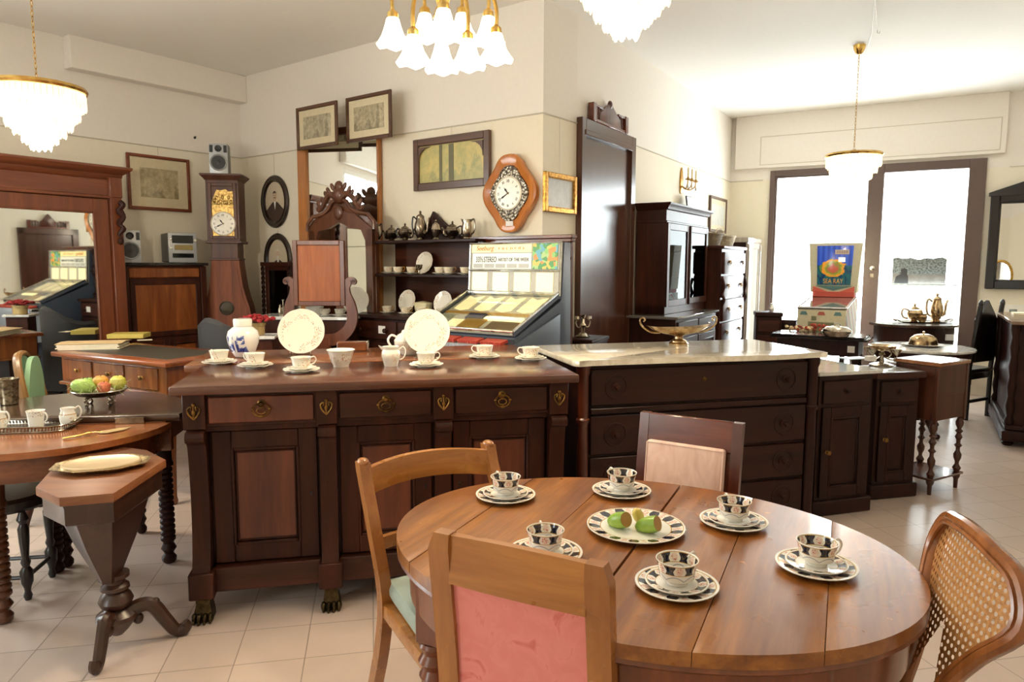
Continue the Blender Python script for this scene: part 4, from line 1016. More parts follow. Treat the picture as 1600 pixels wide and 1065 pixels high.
x, y, _ = at_z(14, 631, RZ2); single('silver_beaker', 'tall chased silver beaker standing on the rear leaf at the left edge', 'beaker', MB().lathe([(.036, 0), (.04, .004), (.041, .03), (.046, .11), (.05, .125), (.047, .125), (.043, .1), (.034, .01), (0, .008)], 36, flute=(.015, 18, 2)), metal('chased_silver', (186, 172, 146), .32, (110, 98, 80), 60), (x, y, RZ2))
# fruit stand
x, y, _ = at_z(157, 632, RZ2); FS0 = (x, y); t = thing('fruit_stand', 'low silver footed fruit dish on the rear leaf', 'dish', (x, y, RZ2), R(20))
part('dish', MB().lathe([(.02, .04), (.05, .042), (.1, .055), (.118, .07), (.121, .076), (.116, .074), (.095, .06), (.04, .048), (0, .047)], 44), SILVERD, t)
m = MB(); m.tube([(.12 * cos(a), .12 * sin(a), .076) for a in [2 * pi * i / 44 for i in range(44)]], .003, 6, True); part('beaded_rim', m, SILVER, t)
for k in range(4):
    a = R(45 + 90 * k); m = MB(); m.tube(spline([(.055 * cos(a), .055 * sin(a), .048), (.075 * cos(a), .075 * sin(a), .03), (.06 * cos(a), .06 * sin(a), .014), (.072 * cos(a), .072 * sin(a), .003)], 4), [.009, .009, .008, .008, .007, .007, .006, .006, .006, .006, .006, .007, .008], 8); part('foot', m, SILVERD, t)
def peachm(name, a, b):
    _m = Mat(name).set(rough=.45, sss=.05); n = _m.noise(_m.coord(), 14, 3); _m.base(_m.ramp(n.outputs[0], [(.38, lin(a)), (.62, lin(b))])); return _m.m
fr = [('peach', 'yellow orange peach at the back of the silver fruit dish', -.01, .03, .105, .036, peachm('peach_skin', (204, 132, 50), (226, 176, 84))), ('apple', 'yellow green apple at the right of the silver fruit dish', .085, .01, .108, .036, peachm('apple_skin', (192, 196, 60), (214, 206, 110))),
      ('plum', 'small red plum at the front of the silver fruit dish', .042, -.035, .09, .03, peachm('plum_skin', (188, 84, 56), (206, 120, 84))), ('pear', 'large pale green pear at the left of the silver fruit dish', -.06, -.03, .095, .04, peachm('pear_skin', (150, 190, 84), (180, 212, 116))),
      ('green_apple', 'pale green apple behind the pear in the silver fruit dish', -.075, .03, .095, .034, peachm('green_skin', (140, 178, 80), (168, 200, 110)))]
for nm, lab, dx, dy, z, r, mt in fr:
    m = MB()
    if nm == 'pear': m.at((0, 0, 0), (0, R(12), R(20))); m.ell((0, 0, 0), (r * 1.35, r * .95, r * .9), 18, 12)
    else: m.lathe([(0, -r * .86), (r * .4, -r * .93), (r * .8, -r * .6), (r, -.0), (r * .9, r * .5), (r * .5, r * .86), (r * .14, r * .82), (0, r * .74)], 20)
    o = thing(nm, lab, 'fruit', (FS0[0] + dx, FS0[1] + dy, RZ2 + z), 0); part('flesh', m, mt, o)
    m = MB(); m.tube([(0, 0, r * .7), (.003, .002, r * 1.08)], .0018, 5); part('stem', m, BRONZE, o)
m = MB(); rnd = random.Random(5)
for i in range(150):
    a = rnd.uniform(0, 2 * pi); r0 = rnd.uniform(.03, .10); L = rnd.uniform(.03, .06); b = a + rnd.uniform(-1.2, 1.2)
    p0 = Vector((r0 * cos(a), r0 * sin(a), rnd.uniform(.07, .1))); p1 = p0 + Vector((L * .5 * cos(b), L * .5 * sin(b), rnd.uniform(0, .03))); p2 = p1 + Vector((L * .5 * cos(b), L * .5 * sin(b), rnd.uniform(-.03, .02)))
    m.tube([p0, p1, p2], .0009, 3, caps=False)
o = single('paper_grass', 'tangle of green paper grass under the fruit in the silver dish', 'straw', m, plain('pale_green_grass', (170, 190, 112), .7), (*FS0, RZ2)); o['kind'] = 'stuff'
# ---- trumpet-shaped sewing table
TZ2 = .70; c0 = (-1.50, 2.525)
t = thing('sewing_table', 'dark trumpet-shaped octagonal sewing table on a carved tripod', 'table', (*c0, 0))
ov = [(-.11, -.205), (.04, -.315), (.19, -.27), (.165, .135), (.02, .275), (-.09, .32), (-.195, .255), (-.225, .09)]
SEW = wood('sewing_table_walnut', (42, 24, 17), (78, 48, 34), 'z', .36, .12)
m = MB(); m.prism(ov, TZ2 - .032, TZ2, 'xy', .004); part('top', m, wood('honey_walnut_top', (112, 66, 38), (156, 100, 60), 'x', .5, .0), t)
cxo, cyo = -.04, -.0
sc = lambda k, z: [((x - cxo) * k + cxo * min(1, k), (y - cyo) * k + cyo, z) for x, y in ov]
m = MB(); m.loft([sc(.95, TZ2 - .032), sc(.92, TZ2 - .05), sc(.92, TZ2 - .105), sc(.9, TZ2 - .11), sc(.72, TZ2 - .115)], caps=False); part('frieze', m, SEW, t)
m = MB(); m.loft([sc(.74, TZ2 - .10), sc(.52, .46), sc(.2, .30), sc(.19, .285)]); part('trumpet_body', m, SEW, t)
m = MB(); m.lathe([(.05, .30), (.05, .285), (.036, .275), (.034, .262), (.048, .252), (.05, .24), (.036, .232), (.052, .215), (.06, .195), (.052, .175), (.038, .166), (.05, .155), (.07, .14), (.072, .125), (.055, .10), (.04, .08), (.02, .06)], 28, (.012, .012, 0)); part('column', m, SEW, t)
for k, (px, py) in enumerate(((150, 1053), (286, 992), (None, None))):
    if px: fx, fy, _ = at_z(px, py, 0); lx, ly = fx - c0[0], fy - c0[1]
    else: lx, ly = -.12, .24
    a = atan2(ly - .012, lx - .012); L = hypot(lx - .012, ly - .012); f = lambda r, z: (.012 + r * cos(a), .012 + r * sin(a), z)
    P = spline([f(.03, .13), f(.08, .155), f(L * .55, .145), f(L * .72, .085), f(L * .88, .03), f(L, .022), f(L * 1.06, .035), f(L * 1.02, .052)], 5)
    n = len(P); m = MB(); m.tube(P, [.026 - .010 * (i / n) for i in range(n)], 8, flat=1.2)
    m.ell(f(L * .98, .028), .022, 10, 8); m.ell(f(L * .6, .155), (.016, .016, .02), 8, 6); m.ell(f(.07, .105), (.02, .02, .022), 8, 6)
    part('tripod_leg', m, SEW, t)
x, y = -1.515, 2.545; t = thing('salver', 'pale gilt octagonal salver lying on the trumpet sewing table', 'tray', (x, y, TZ2), R(18))
oc = lambda r, k=.72: [(r * cos(R(22.5 + 45 * i)), r * k * sin(R(22.5 + 45 * i))) for i in range(8)]
SAL = plain('pale_gilt_salver', (214, 190, 150), .35, .35)
m = MB(); m.loft([[(*p, z) for p in oc(r)] for r, z in ((.12, .003), (.165, .014), (.172, .02), (.165, .02), (.13, .012), (.118, .01))]); part('rim', m, metal('chased_gilt_rim', (206, 186, 140), .3, (120, 104, 76), 90), t)
m = MB(); m.loft([[(r * cos(a), r * .74 * sin(a), z) for a in [2 * pi * i / 40 for i in range(40)]] for r, z in ((.132, .010), (.132, .022), (.125, .025), (.12, .023), (.01, .024))]); part('centre', m, SAL, t)
# ---- writing desk with leather top
DZ = .88; D0 = at_z(78, 549, DZ); D1 = at_z(258, 567, DZ); rz = atan2(D1[1] - D0[1], D1[0] - D0[0]); W = hypot(D1[0] - D0[0], D1[1] - D0[1]); DD = .60
t = thing('writing_desk', 'reddish burr walnut writing desk with dark leather inset and three drawers', 'desk', (D0[0], D0[1], 0), rz)
m = MB(); m.box(0, W, 0, DD, DZ - .03, DZ, .008, 2); part('top', m, wood('desk_top_walnut', (98, 48, 24), (150, 82, 44), 'x', .25, .35), t)
m = MB(); m.box(.12, W - .12, .10, DD - .08, DZ - .0005, DZ + .0012, .0005); part('leather_inset', m, plain('green_black_leather', (52, 48, 38), .45), t, label='dark greenish leather writing inset')
m = MB(); m.box(.05, W - .05, .04, DD - .04, DZ - .2, DZ - .03, .004); m.box(.03, W - .03, .025, DD - .025, DZ - .215, DZ - .195, .005); part('frieze', m, BURR, t)
for k in range(3):
    x0 = .09 + k * (W - .18) / 3; x1 = x0 + (W - .18) / 3 - .03
    m = MB(); m.box(x0, x1, .03, .05, DZ - .18, DZ - .045, .005); d = part('drawer', m, BURR, t)
    m = MB(); m.at(((x0 + x1) / 2, .03, DZ - .112), (R(90), 0, 0)).lathe([(.014, 0), (.008, .005), (.014, .016), (0, .022)], 12); part('knob', m, BRASS, d)
for x in (.09, W - .09):
    for y in (.08, DD - .08):
        m = MB(); m.lathe([(.016, 0), (.024, .02), (.018, .05), (.024, .3), (.032, .46), (.026, .48), (.034, .50), (.034, DZ - .21)], 16, (x, y, 0)); part('leg', m, BURR, t)
def on_desk(px, py): return at_z(px, py, DZ + .0015)
x, y, _ = on_desk(150, 543); t = thing('paper_folder', 'worn buff folder stuffed with papers on the writing desk', 'folder', (x, y, DZ + .0015), R(14))
m = MB(); rnd = random.Random(2)
for k in range(9):
    d = rnd.uniform(-.008, .008); m.box(-.2 + d, .17 + d, -.12, .12 + d, .004 * k, .004 * k + .0032, 0)
part('sheets', m, PAPER, t)
m = MB(); m.loft([[(-.21, y_, z_), (.19, y_, z_), (.19, y_, z_ + .002), (-.21, y_, z_ + .002)] for y_, z_ in ((-.12, .038), (.0, .044), (.13, .036))]); part('cover', m, plain('buff_card', (206, 176, 128), .7), t)
x, y, _ = on_desk(202, 527); single('book', 'yellow covered book lying at the back of the writing desk beside the folder', 'book', MB().box(-.13, .13, -.09, .09, 0, .035, .003), plain('yellow_cover', (206, 186, 92), .6), (x, y, DZ + .0015), R(10))
x, y, _ = on_desk(226, 531); single('loose_paper', 'small loose white sheet beside the yellow book on the desk', 'paper', MB().box(-.05, .05, -.04, .04, 0, .0015, 0), PAPER, (x, y, DZ + .0015), R(30))
# ---- green-backed chair beside the desk
x, y, _ = at_y(84, 580, 4.0); t = thing('dining_chair', 'dark wooden chair with pale green padded back by the writing desk', 'chair', (x, y, 0), R(112))
GREENC = plain('pale_green_cloth', (128, 164, 126), .75)
P = spline([(-.17, .06, .45), (-.19, .09, .62), (-.18, .12, .8), (-.1, .15, .92), (0, .155, .945), (.1, .15, .92), (.18, .12, .8), (.19, .09, .62), (.17, .06, .45)], 5)
m = MB(); m.tube(P, .022, 8, flat=.8); m.tube([(-.17, .06, .5), (.17, .06, .5)], .016, 8); part('back_frame', m, wood('gilded_walnut', (96, 66, 36), (150, 112, 60), 'z', .3, .2), t)
m = MB(); m.loft([[(p.x * k * .9, p.y - o, .48 + (p.z - .48) * (.3 + .7 * k) * .97 + .01) for p in P] for k, o in ((.97, .0), (.97, -.012), (.97, .012), (.5, .02))], caps=False, closed=False); m.prism([(p.x * .9, .5 + (p.z - .5) * .96) for p in P], .085, .11, 'xz'); part('back_upholstery', m, GREENC, t, label='pale green padded back')
m = MB(); m.prism([(-.2, .08), (.2, .08), (.23, -.36), (-.23, -.36)], .42, .48, 'xy', .02); part('seat', m, GREENC, t)
for sx in (-1, 1):
    m = MB(); m.tube([(sx * .17, .06, .45), (sx * .17, .09, .2), (sx * .18, .15, 0)], .018, 8); part('leg', m, WALN, t)
    m = MB(); m.tube([(sx * .2, -.33, .43), (sx * .2, -.33, 0)], [.022, .014], 8); part('leg', m, WALN, t)
# ================================================================ along the back wall
def wb(px, py, off=0.0): return hit(px, py, pC, pP, off)
def on_wall(a, b, s, off, z=0.0): return (*wpt(a, b, s, off), z)
# ---- dresser with open plate rack
s0, zt = wb(577, 375, .25); s1, _ = wb(741, 375, .25); sb0, zb = wb(543, 490, .45)
RS0, RS1, RZ = s0 - .02, s1 + .02, 1.64; BZ = 1.06; s2z = 1.375
t = thing('dresser', 'dark wooden dresser with open plate rack against the back wall', 'dresser', on_wall(pC, pP, 0, 0), AN1)
sa_ = wb(579, 352, .2)[0] + .04
m = MB(); m.box(sa_, RS1 - .09, -.46, -.0, BZ - .03, BZ, .004); m.box(sb0, sa_ + .001, -.46, -.25, BZ - .03, BZ, .004); part('counter', m, DARKX, t)
m = MB(); m.box(sa_, RS1 - .10, -.43, -.01, .05, BZ - .03, .003); m.box(sb0 + .02, sa_ + .001, -.43, -.26, .05, BZ - .03, .003); part('carcass', m, DARK, t)
for k in range(2):
    xa = sb0 + .05 + k * (RS1 - sb0 - .14) / 2; xb = xa + (RS1 - sb0 - .14) / 2 - .03
    m = MB(); m.box(xa, xb, -.445, -.42, BZ - .19, BZ - .05, .004); d = part('drawer', m, WALNX, t)
    for q in (.2, .8):
        m = MB(); m.at((xa + (xb - xa) * q, -.445, BZ - .12), (R(90), 0, 0)).lathe([(.012, 0), (.01, .008), (.02, .02), (.018, .03), (0, .036)], 14); part('knob', m, DARK, d)
    m = MB(); m.box(xa + (xb - xa) * .62 - .0, xa + (xb - xa) * .62 + .075, -.4475, -.4445, BZ - .145, BZ - .085, 0); part('price_tag', m, TAGW, d)
    door_panel(t, xa, xb, -.45, .1, BZ - .22, .07, DARK, WALN)
m = MB(); m.box(RS0 + .09, RS1 - .09, -.03, -.012, BZ, RZ, .002); part('back_board', m, WALNX, t)
for z in (RZ, s2z):
    m = MB(); m.box(RS0, RS1, -.26, -.012, z - .022, z, .004); part('shelf', m, DARKX, t)
for x in (RS0 + .05, RS1 - .05):
    for z0, z1 in ((BZ, s2z - .022), (s2z, RZ - .022)):
        h = z1 - z0; m = MB(); m.lathe([(.034, 0), (.03, .02), (.038, .045), (.022, .06), (.016, h * .35), (.026, h * .5), (.016, h * .65), (.022, h - .055), (.03, h - .03), (.034, h)], 14, (x, -.22, z0)); part('turned_post', m, DARK, t)
# things on the rack
def rack(px, py, z, off=.14): s, _ = wb(px, py, off); return on_wall(pC, pP, s, off, z)
def pot(name, label, px, body, spout, lid, ha, mat, hmat, sc=1.0, cat='teapot', off=.14, z=RZ, loc=None):
    L = loc or rack(px, 360, z, off)
    t = thing(name, label, cat, L, ha); S = sc
    part('pot_body', MB().lathe([(r * S, q * S) for r, q in body], 26), mat, t)
    H = body[-1][1] * S; RM = max(r for r, q in body) * S
    if lid: part('lid', MB().lathe([(body[-1][0] * S, H), (body[-1][0] * S * .9, H + .008 * S), (.012 * S, H + .02 * S), (.006 * S, H + .026 * S), (.011 * S, H + .036 * S), (.004 * S, H + .046 * S), (0, H + .047 * S)], 20), mat, t)
    if spout == 'long': part('spout', MB().tube(spline([(RM * .85, 0, H * .3), (RM * 1.35, 0, H * .42), (RM * 1.5, 0, H * .75), (RM * 1.8, 0, H * .95)], 5), [.016 * S] * 5 + [.01 * S] * 6 + [.007 * S] * 5, 10), mat, t)
    elif spout == 'lip': part('spout', MB().loft([[(RM * .7, -.02 * S, H * .98), (RM * .7, .02 * S, H * .98), (RM * .75, 0, H * .7)], [(RM * 1.35, -.005 * S, H * 1.06), (RM * 1.35, .005 * S, H * 1.06), (RM * 1.3, 0, H * .98)]]), mat, t)
    m = MB(); m.tube(spline([(-RM * .8, 0, H * .9), (-RM * 1.45, 0, H * 1.0), (-RM * 1.65, 0, H * .65), (-RM * 1.4, 0, H * .35), (-RM * .85, 0, H * .25)], 5), .006 * S, 8); part('handle', m, hmat, t)
    return t
round_b = [(.03, 0), (.034, .006), (.02, .014), (.03, .02), (.06, .05), (.066, .075), (.055, .1), (.036, .11)]
tall_b = [(.034, 0), (.038, .006), (.024, .016), (.034, .03), (.05, .08), (.044, .13), (.03, .17), (.032, .185)]
jug_b = [(.032, 0), (.036, .006), (.03, .015), (.044, .04), (.046, .08), (.036, .12), (.04, .15)]
pot('metal_jug', 'pale pewter jug at the left end of the rack top', 588, jug_b, 'lip', False, AN1 + R(180), SILVER, SILVERD, .95, 'jug')
pot('teapot', 'tarnished teapot second from left on the rack top', 612, round_b, 'long', True, AN1 + R(180), SILVERD, BLACKW, .85)
pot('teapot', 'low round tarnished teapot left of the tall coffee pot', 633, round_b, 'long', True, AN1 + R(0), SILVERD, BLACKW, .9)
pot('coffee_pot', 'tall tarnished coffee pot with long spout in the middle of the rack top', 657, tall_b, 'long', True, AN1 + R(5), SILVERD, BLACKW, 1.0, 'coffee pot')
pot('sugar_pot', 'silver lidded sugar pot right of the tall coffee pot', 681, [(.028, 0), (.03, .006), (.016, .02), (.03, .05), (.04, .08), (.03, .11)], None, True, AN1 + R(-60), SILVER, SILVERD, 1.0, 'pot')
pot('teapot', 'tarnished teapot with dark handle right of the sugar pot', 707, round_b, 'long', True, AN1 + R(180), SILVERD, BLACKW, .9)
pot('metal_jug', 'engraved silver jug at the right end of the rack top', 730, jug_b, 'lip', False, AN1 + R(180), SILVER, SILVERD, .98, 'jug')
L = rack(683, 360, RZ, .03); t = thing('carved_pediment', 'dark carved wooden pediment leaning on the wall behind the silver pots', 'ornament', L, AN1)
m = MB(); m.prism([(-.22, 0), (.26, 0), (.26, .03), (.2, .06), (.06, .15), (-.0, .21), (-.03, .23), (-.06, .18), (-.1, .12), (-.2, .04)], -.02, .012, 'xz', .004); part('board', m, DARK, t)
m = MB(); m.ell((-.03, -.025, .14), (.03, .012, .04), 10, 8); m.tube(spline([(-.1, -.024, .08), (-.04, -.026, .1), (.02, -.026, .08), (.1, -.024, .05), (.2, -.022, .03)], 4), .01, 6); part('carving', m, DARK, t)
RC = porcelain('rack_cup_glaze', 'z', .012, .04, 60, .46, (240, 230, 206)); RP = porcelain('rack_plate_glaze', 'radial', .062, .088, 46, .44, (242, 236, 220)); RSM = porcelain('rack_saucer_glaze', 'radial', .034, .06, 50, .5, (242, 234, 214))
cups = [(607, s2z, 'far left of the middle shelf'), (622, s2z, 'second on the middle shelf'), (643, s2z, 'middle shelf by the silver goblet'), (687, s2z, 'middle shelf right of the plate'), (701, s2z, 'middle shelf second right of the plate'), (727, s2z, 'middle shelf at the right end'),
        (604, BZ, 'counter at the left of the two plates'), (633, BZ, 'counter before the left plate'), (657, BZ, 'counter before the white box'), (690, BZ, 'counter before the right plate')]
first = None
for px, z, where in cups:
    L = rack(px, 450, z, .17 if z > 1.2 else .27)
    if first is None:
        S1 = single('saucer', 'x', 'saucer', plate_mb(.06, .032, .011), RSM, L, 0, 'gold and red flowered saucers'); K1 = thing('teacup', 'x', 'cup', (L[0], L[1], z + .007), 0, 'gold and red flowered teacups')
        part('cup_body', cup_mb(.042, .05, .023), RC, K1); part('handle', handle_mb(.04, .05, .02, .003), GILT, K1); first = new = (S1, K1)
    else: new = (dup(S1, L), dup(K1, (L[0], L[1], z + .007)))
    for o, k in zip(new, ('flowered saucer on dresser, ', 'red flowered teacup on dresser, ')): o['label'] = k + where; o.rotation_euler = (0, 0, AN1 + .4)
first = None
for px, z, off, r, where in ((665, s2z, .09, .088, 'leaning on the middle shelf'), (637, BZ, .12, .092, 'leaning at the left of the counter'), (693, BZ, .12, .092, 'leaning at the right of the counter')):
    L = rack(px, 450, z, off); rot = (R(76), 0, AN1)
    p = single('plate', 'x', 'plate', plate_mb(r, r * .5, .012, n=48, wob=(.0015, 12, 4, 6)), RP, (L[0], L[1], z + r * .97 + .004), group='leaning dresser plates', rot=rot); p['label'] = 'white plate with flowered border ' + where + ' of the dresser'
L = rack(661, 450, BZ, .16); t = thing('tureen', 'plain cream square dish between the two leaning plates', 'dish', L, AN1)
m = MB(); m.loft([[(a * k, b * k * .6, z) for a, b in rr(.07, .07, .02, 4)] for k, z in ((.8, 0), (.9, .03), (1.0, .085), (.95, .09), (.3, .1), (.05, .102))]); part('dish_body', m, plain('cream_glaze', (226, 216, 176), .2), t)
L = rack(655, 450, s2z, .21); single('goblet', 'small silver goblet standing before the plate on the middle shelf', 'goblet', MB().lathe([(.026, 0), (.028, .004), (.008, .012), (.007, .03), (.024, .045), (.03, .075), (.028, .075), (.02, .045), (0, .036)], 20), SILVER, L)
# ---- mahogany headboard standing behind the jukebox
s0, zt = wb(739, 372, .12); s1, _ = wb(897, 369, .12)
t = thing('headboard', 'tall mahogany headboard with moulded cornice standing behind the jukebox', 'headboard', on_wall(pC, pP, s0, .12), AN1); W = s1 - s0; zt = 1.655
m = MB(); m.box(-.0, W, -.03, .04, zt - .025, zt, .004); m.box(.01, W - .01, -.02, .035, zt - .05, zt - .025, .004); part('cornice', m, MAHOGX, t)
m = MB(); m.box(.02, W - .02, .0, .03, .05, zt - .05, .003); part('board', m, MAHOG, t)
for x in (.02, W - .14):
    m = MB(); m.panel_frame(x, x + .12, .2, zt - .17, .018, -.012, .002, .003); m.panel_frame(x, x + .12, zt - .15, zt - .06, .018, -.012, .002, .003); m.box(x + .01, x + .11, -.006, .002, .05, zt - .06, .002); part('pilaster', m, MAHOG, t)
# ---- jukebox
JW, JD = .785, .66
s0, _ = wb(737, 384, .27)
t = thing('jukebox', 'vintage jukebox with lit title header and sloping glass record deck', 'jukebox', on_wall(pC, pP, s0, .16), AN1)
JB = plain('blue_grey_steel', (78, 86, 100), .35, .1); CHR = metal('chrome', (226, 226, 222), .12, (190, 190, 186))
HDR = glow('lit_cream_header', (246, 226, 150), .3, (236, 220, 160)); HD2 = glow('lit_pale_strip', (226, 226, 206), .22, (226, 226, 210)); CARD = glow('lit_title_card', (250, 232, 168), .4, (246, 232, 190))
GREYP = plain('grey_title_panel', (186, 184, 172), .4)
zh0, zh1 = 1.245, 1.60
m = MB(); m.prism([(-.12, zh0 - .02), (-.10, zh1), (-.02, zh1), (0, .35), (-.02, .06), (-JD + .02, .06), (-JD, .6), (-JD + .03, .93), (-JD + .0, 1.0), (-.14, zh0 - .04)], 0, JW, 'yz', .004); part('cabinet', m, JB, t)
f = lambda z: -.12 - (0) + (z - zh0) * .056   # header face
m = MB(); m.loft([[(x0, f(zh0) - .022, zh0), (x1, f(zh0) - .022, zh0), (x1, f(zh1) - .022, zh1), (x0, f(zh1) - .022, zh1)] for x0, x1 in ((.008, JW - .008),)] + [[(.008, -.10, zh0), (JW - .008, -.10, zh0), (JW - .008, -.09, zh1), (.008, -.09, zh1)]]); hd = part('header', m, GREYP, t)
def hbox(x0, x1, z0, z1, mat, nm, lab=None, d=.004):
    m = MB(); o = -.024
    m.loft([[(x0, f(z0) + o, z0), (x1, f(z0) + o, z0), (x1, f(z1) + o, z1), (x0, f(z1) + o, z1)], [(x0, f(z0) + o - d, z0), (x1, f(z0) + o - d, z0), (x1, f(z1) + o - d, z1), (x0, f(z1) + o - d, z1)]]); return part(nm, m, mat, hd, label=lab)
H = zh1 - zh0; zz = lambda q: zh0 + q * H
hbox(.02, JW - .24, zz(.82), zz(.985), HDR, 'header_strip', 'lit cream strip with orange script'); hbox(.03, JW - .24, zz(.5), zz(.8), HD2, 'title_sign', 'lit pale sign with dark lettering')
_m = Mat('painted_record_sleeve').set(rough=.4); v = _m.coord(); vo = _m.n('ShaderNodeTexVoronoi'); _m.l(v, vo.inputs[0]); vo.inputs['Scale'].default_value = 34; sp = _m.n('ShaderNodeSeparateColor'); _m.l(vo.outputs['Color'], sp.inputs[0])
col = _m.ramp(sp.outputs[0], [(0, lin((70, 130, 70))), (.25, lin((196, 170, 80))), (.45, lin((90, 150, 160))), (.6, lin((120, 170, 90))), (.75, lin((214, 130, 60))), (.9, lin((150, 176, 110)))], 'CONSTANT'); _m.base(col); _m.l(col, _m.b.inputs['Emission Color']); _m.b.inputs['Emission Strength'].default_value = .35
hbox(JW - .23, JW - .03, zz(.5), zz(.985), _m.m, 'picture_sleeve', 'colourful lit picture panel of green and yellow')
for k in range(4):
    x0 = .02 + k * (JW - .04) / 4 + .012; x1 = x0 + (JW - .04) / 4 - .05; hbox(x0, x1, zz(.05), zz(.43), CARD, 'title_card')
for k in range(5): hbox(.04 + k * .1, .04 + k * .1 + .085, zz(.5) + .006, zz(.5) + .034, plain('pale_lilac_slip', (196, 196, 190), .5) if k == 0 else bpy.data.materials['pale_lilac_slip'], 'title_slip', d=.006)
def jtext(nm, body, size, mat, x, q, fit, sx=1.0, shear=0):
    z = zz(q); return text_obj(nm, body, size, mat, hd, (x, f(z) - .0295, z), (R(90) - math.atan(.056), 0, 0), .0008, 'LEFT', sx, shear, fit=fit)
jtext('lettering', '33⅓', .055, INK, .06, .675, .062); jtext('lettering', 'STEREO', .055, INK, .13, .675, .115, shear=.15); jtext('lettering', 'ARTIST OF THE WEEK', .034, INK, .262, .675, .265)
jtext('lettering', 'Seeburg', .048, plain('orange_script', (206, 120, 40), .5), .06, .9, .16, shear=.3); jtext('lettering', 'r e c o r d s', .03, bpy.data.materials['orange_script'], .26, .9, .22)
for z in (zh1 - .002, zz(.47), zh0 + .006):
    m = MB(); m.tube([(.0, f(z) - .03, z), (JW, f(z) - .03, z)], .007, 8); part('chrome_strip', m, CHR, hd)
for x in (.004, JW - .004):
    m = MB(); m.tube([(x, f(zh0) - .026, zh0), (x, f(zh1) - .026, zh1)], .008, 8); part('chrome_strip', m, CHR, hd)
# sloping deck under glass
A3, B3 = Vector((0, -.15, zh0 - .01)), Vector((0, -JD + .01, 1.015)); dv = (B3 - A3); nv = Vector((0, -dv.z, dv.y)).normalized() * -1
if nv.z < 0: nv = -nv
def dk(x, q, h): p = A3 + dv * q + nv * h; return (x, p.y, p.z)
def dbox(x0, x1, q0, q1, h0, h1, mat, nm, par, lab=None, sk=0.0):
    m = MB(); m.loft([[dk(x0 + sk * q0, q0, h), dk(x1 + sk * q0, q0, h), dk(x1 + sk * q1, q1, h), dk(x0 + sk * q1, q1, h)] for h in (h0, h1)]); return part(nm, m, mat, par, label=lab)
deck = dbox(.015, JW - .015, .02, .98, -.002, .004, GREYP, 'record_deck', t)
for k in range(4):
    x0 = .05 + k * .18; m = MB()
    m.loft([[dk(x, q, h) for x, q in ((x0, .06), (x0 + .06, .12), (x0 + .13, .06), (x0 + .13, .42), (x0 + .07, .46), (x0, .42))] for h in (.004, .009)]); part('title_card', m, CARD, deck)
dbox(.02, JW - .02, .5, .545, .004, .012, plain('amber_strip', (170, 130, 60), .4), 'divider', deck); dbox(.26, .40, .56, .68, .004, .02, plain('dark_blue_label', (44, 50, 82), .5), 'blue_label', deck, 'dark blue label plate')
dbox(.42, JW - .06, .62, .68, .004, .018, glow('lit_tube', (255, 240, 160), 1.0), 'lit_tube', deck); dbox(.16, .26, .7, .95, .004, .010, CARD, 'title_card', deck); dbox(.28, .45, .68, .95, .004, .014, plain('gold_mechanism', (188, 150, 70), .35, .5), 'mechanism', deck)
dbox(.5, .73, .7, .95, .004, .010, plain('brown_record_rack', (104, 84, 60), .4), 'record_rack', deck); dbox(.03, .14, .58, .95, .004, .010, plain('grey_green_rack', (140, 144, 126), .4), 'record_rack', deck)
m = MB(); m.loft([[dk(x, q, h) for x, q in ((.01, .0), (JW - .01, .0), (JW - .01, 1), (.01, 1))] for h in (.03, .034)]); part('glass', m, pane('deck_glass', (252, 252, 248)), t)
m = MB()
for a, b in (((.006, .0), (.006, 1.0)), ((JW - .006, 0), (JW - .006, 1.0)), ((0, 1.0), (JW, 1.0)), ((0, .02), (JW, .02))): m.tube([dk(*a, .034), dk(*b, .034)], .009, 8)
part('chrome_strip', m, CHR, t)
m = MB()
for x in (.0, JW - .012): m.loft([[(x, *dk(0, q, h)[1:]) for q, h in ((0, 0), (1, 0), (1, .034), (0, .034))], [(x + .012, *dk(0, q, h)[1:]) for q, h in ((0, 0), (1, 0), (1, .034), (0, .034))]])
part('deck_side', m, JB, t)
m = MB(); m.box(-.012, -.001, -JD - .06, -.05, .3, 1.0, .003) if 0 else m.prism([(-.16, 1.13), (-JD - .11, .93), (-JD - .11, .60), (-.16, .60)], JW, JW + .014, 'yz', .003); part('side_panel', m, JB, t)
# selector keys and ribbed grille in front
m = MB(); m.box(0, JW, -JD - .10, -JD + .02, .93, .965, .006); part('key_ledge', m, CHR, t)
for k in range(4):
    x0 = .04 + k * .185; m = MB(); m.at((0, -JD - .05, .972), (R(10), 0, 0))
    for j in range(8): m.box(x0 + j * .02, x0 + j * .02 + .017, -.04, .04, 0, .02, .002)
    part('selector_keys', m, plain('red_keys', (178, 62, 48), .35) if k == 0 else bpy.data.materials['red_keys'], t, label='block of red selector keys')
m = MB()
for j in range(48): xx = .01 + j * (JW - .02) / 48; m.tube([(xx + .008, -JD - .105, .96), (xx + .008, -JD - .105, .62)], .0075, 6)
m.box(.0, JW, -JD - .10, -JD + .02, .6, .93, 0); part('grille', m, plain('pale_blue_ribs', (196, 204, 216), .3, .3), t, label='pale blue ribbed speaker grille')
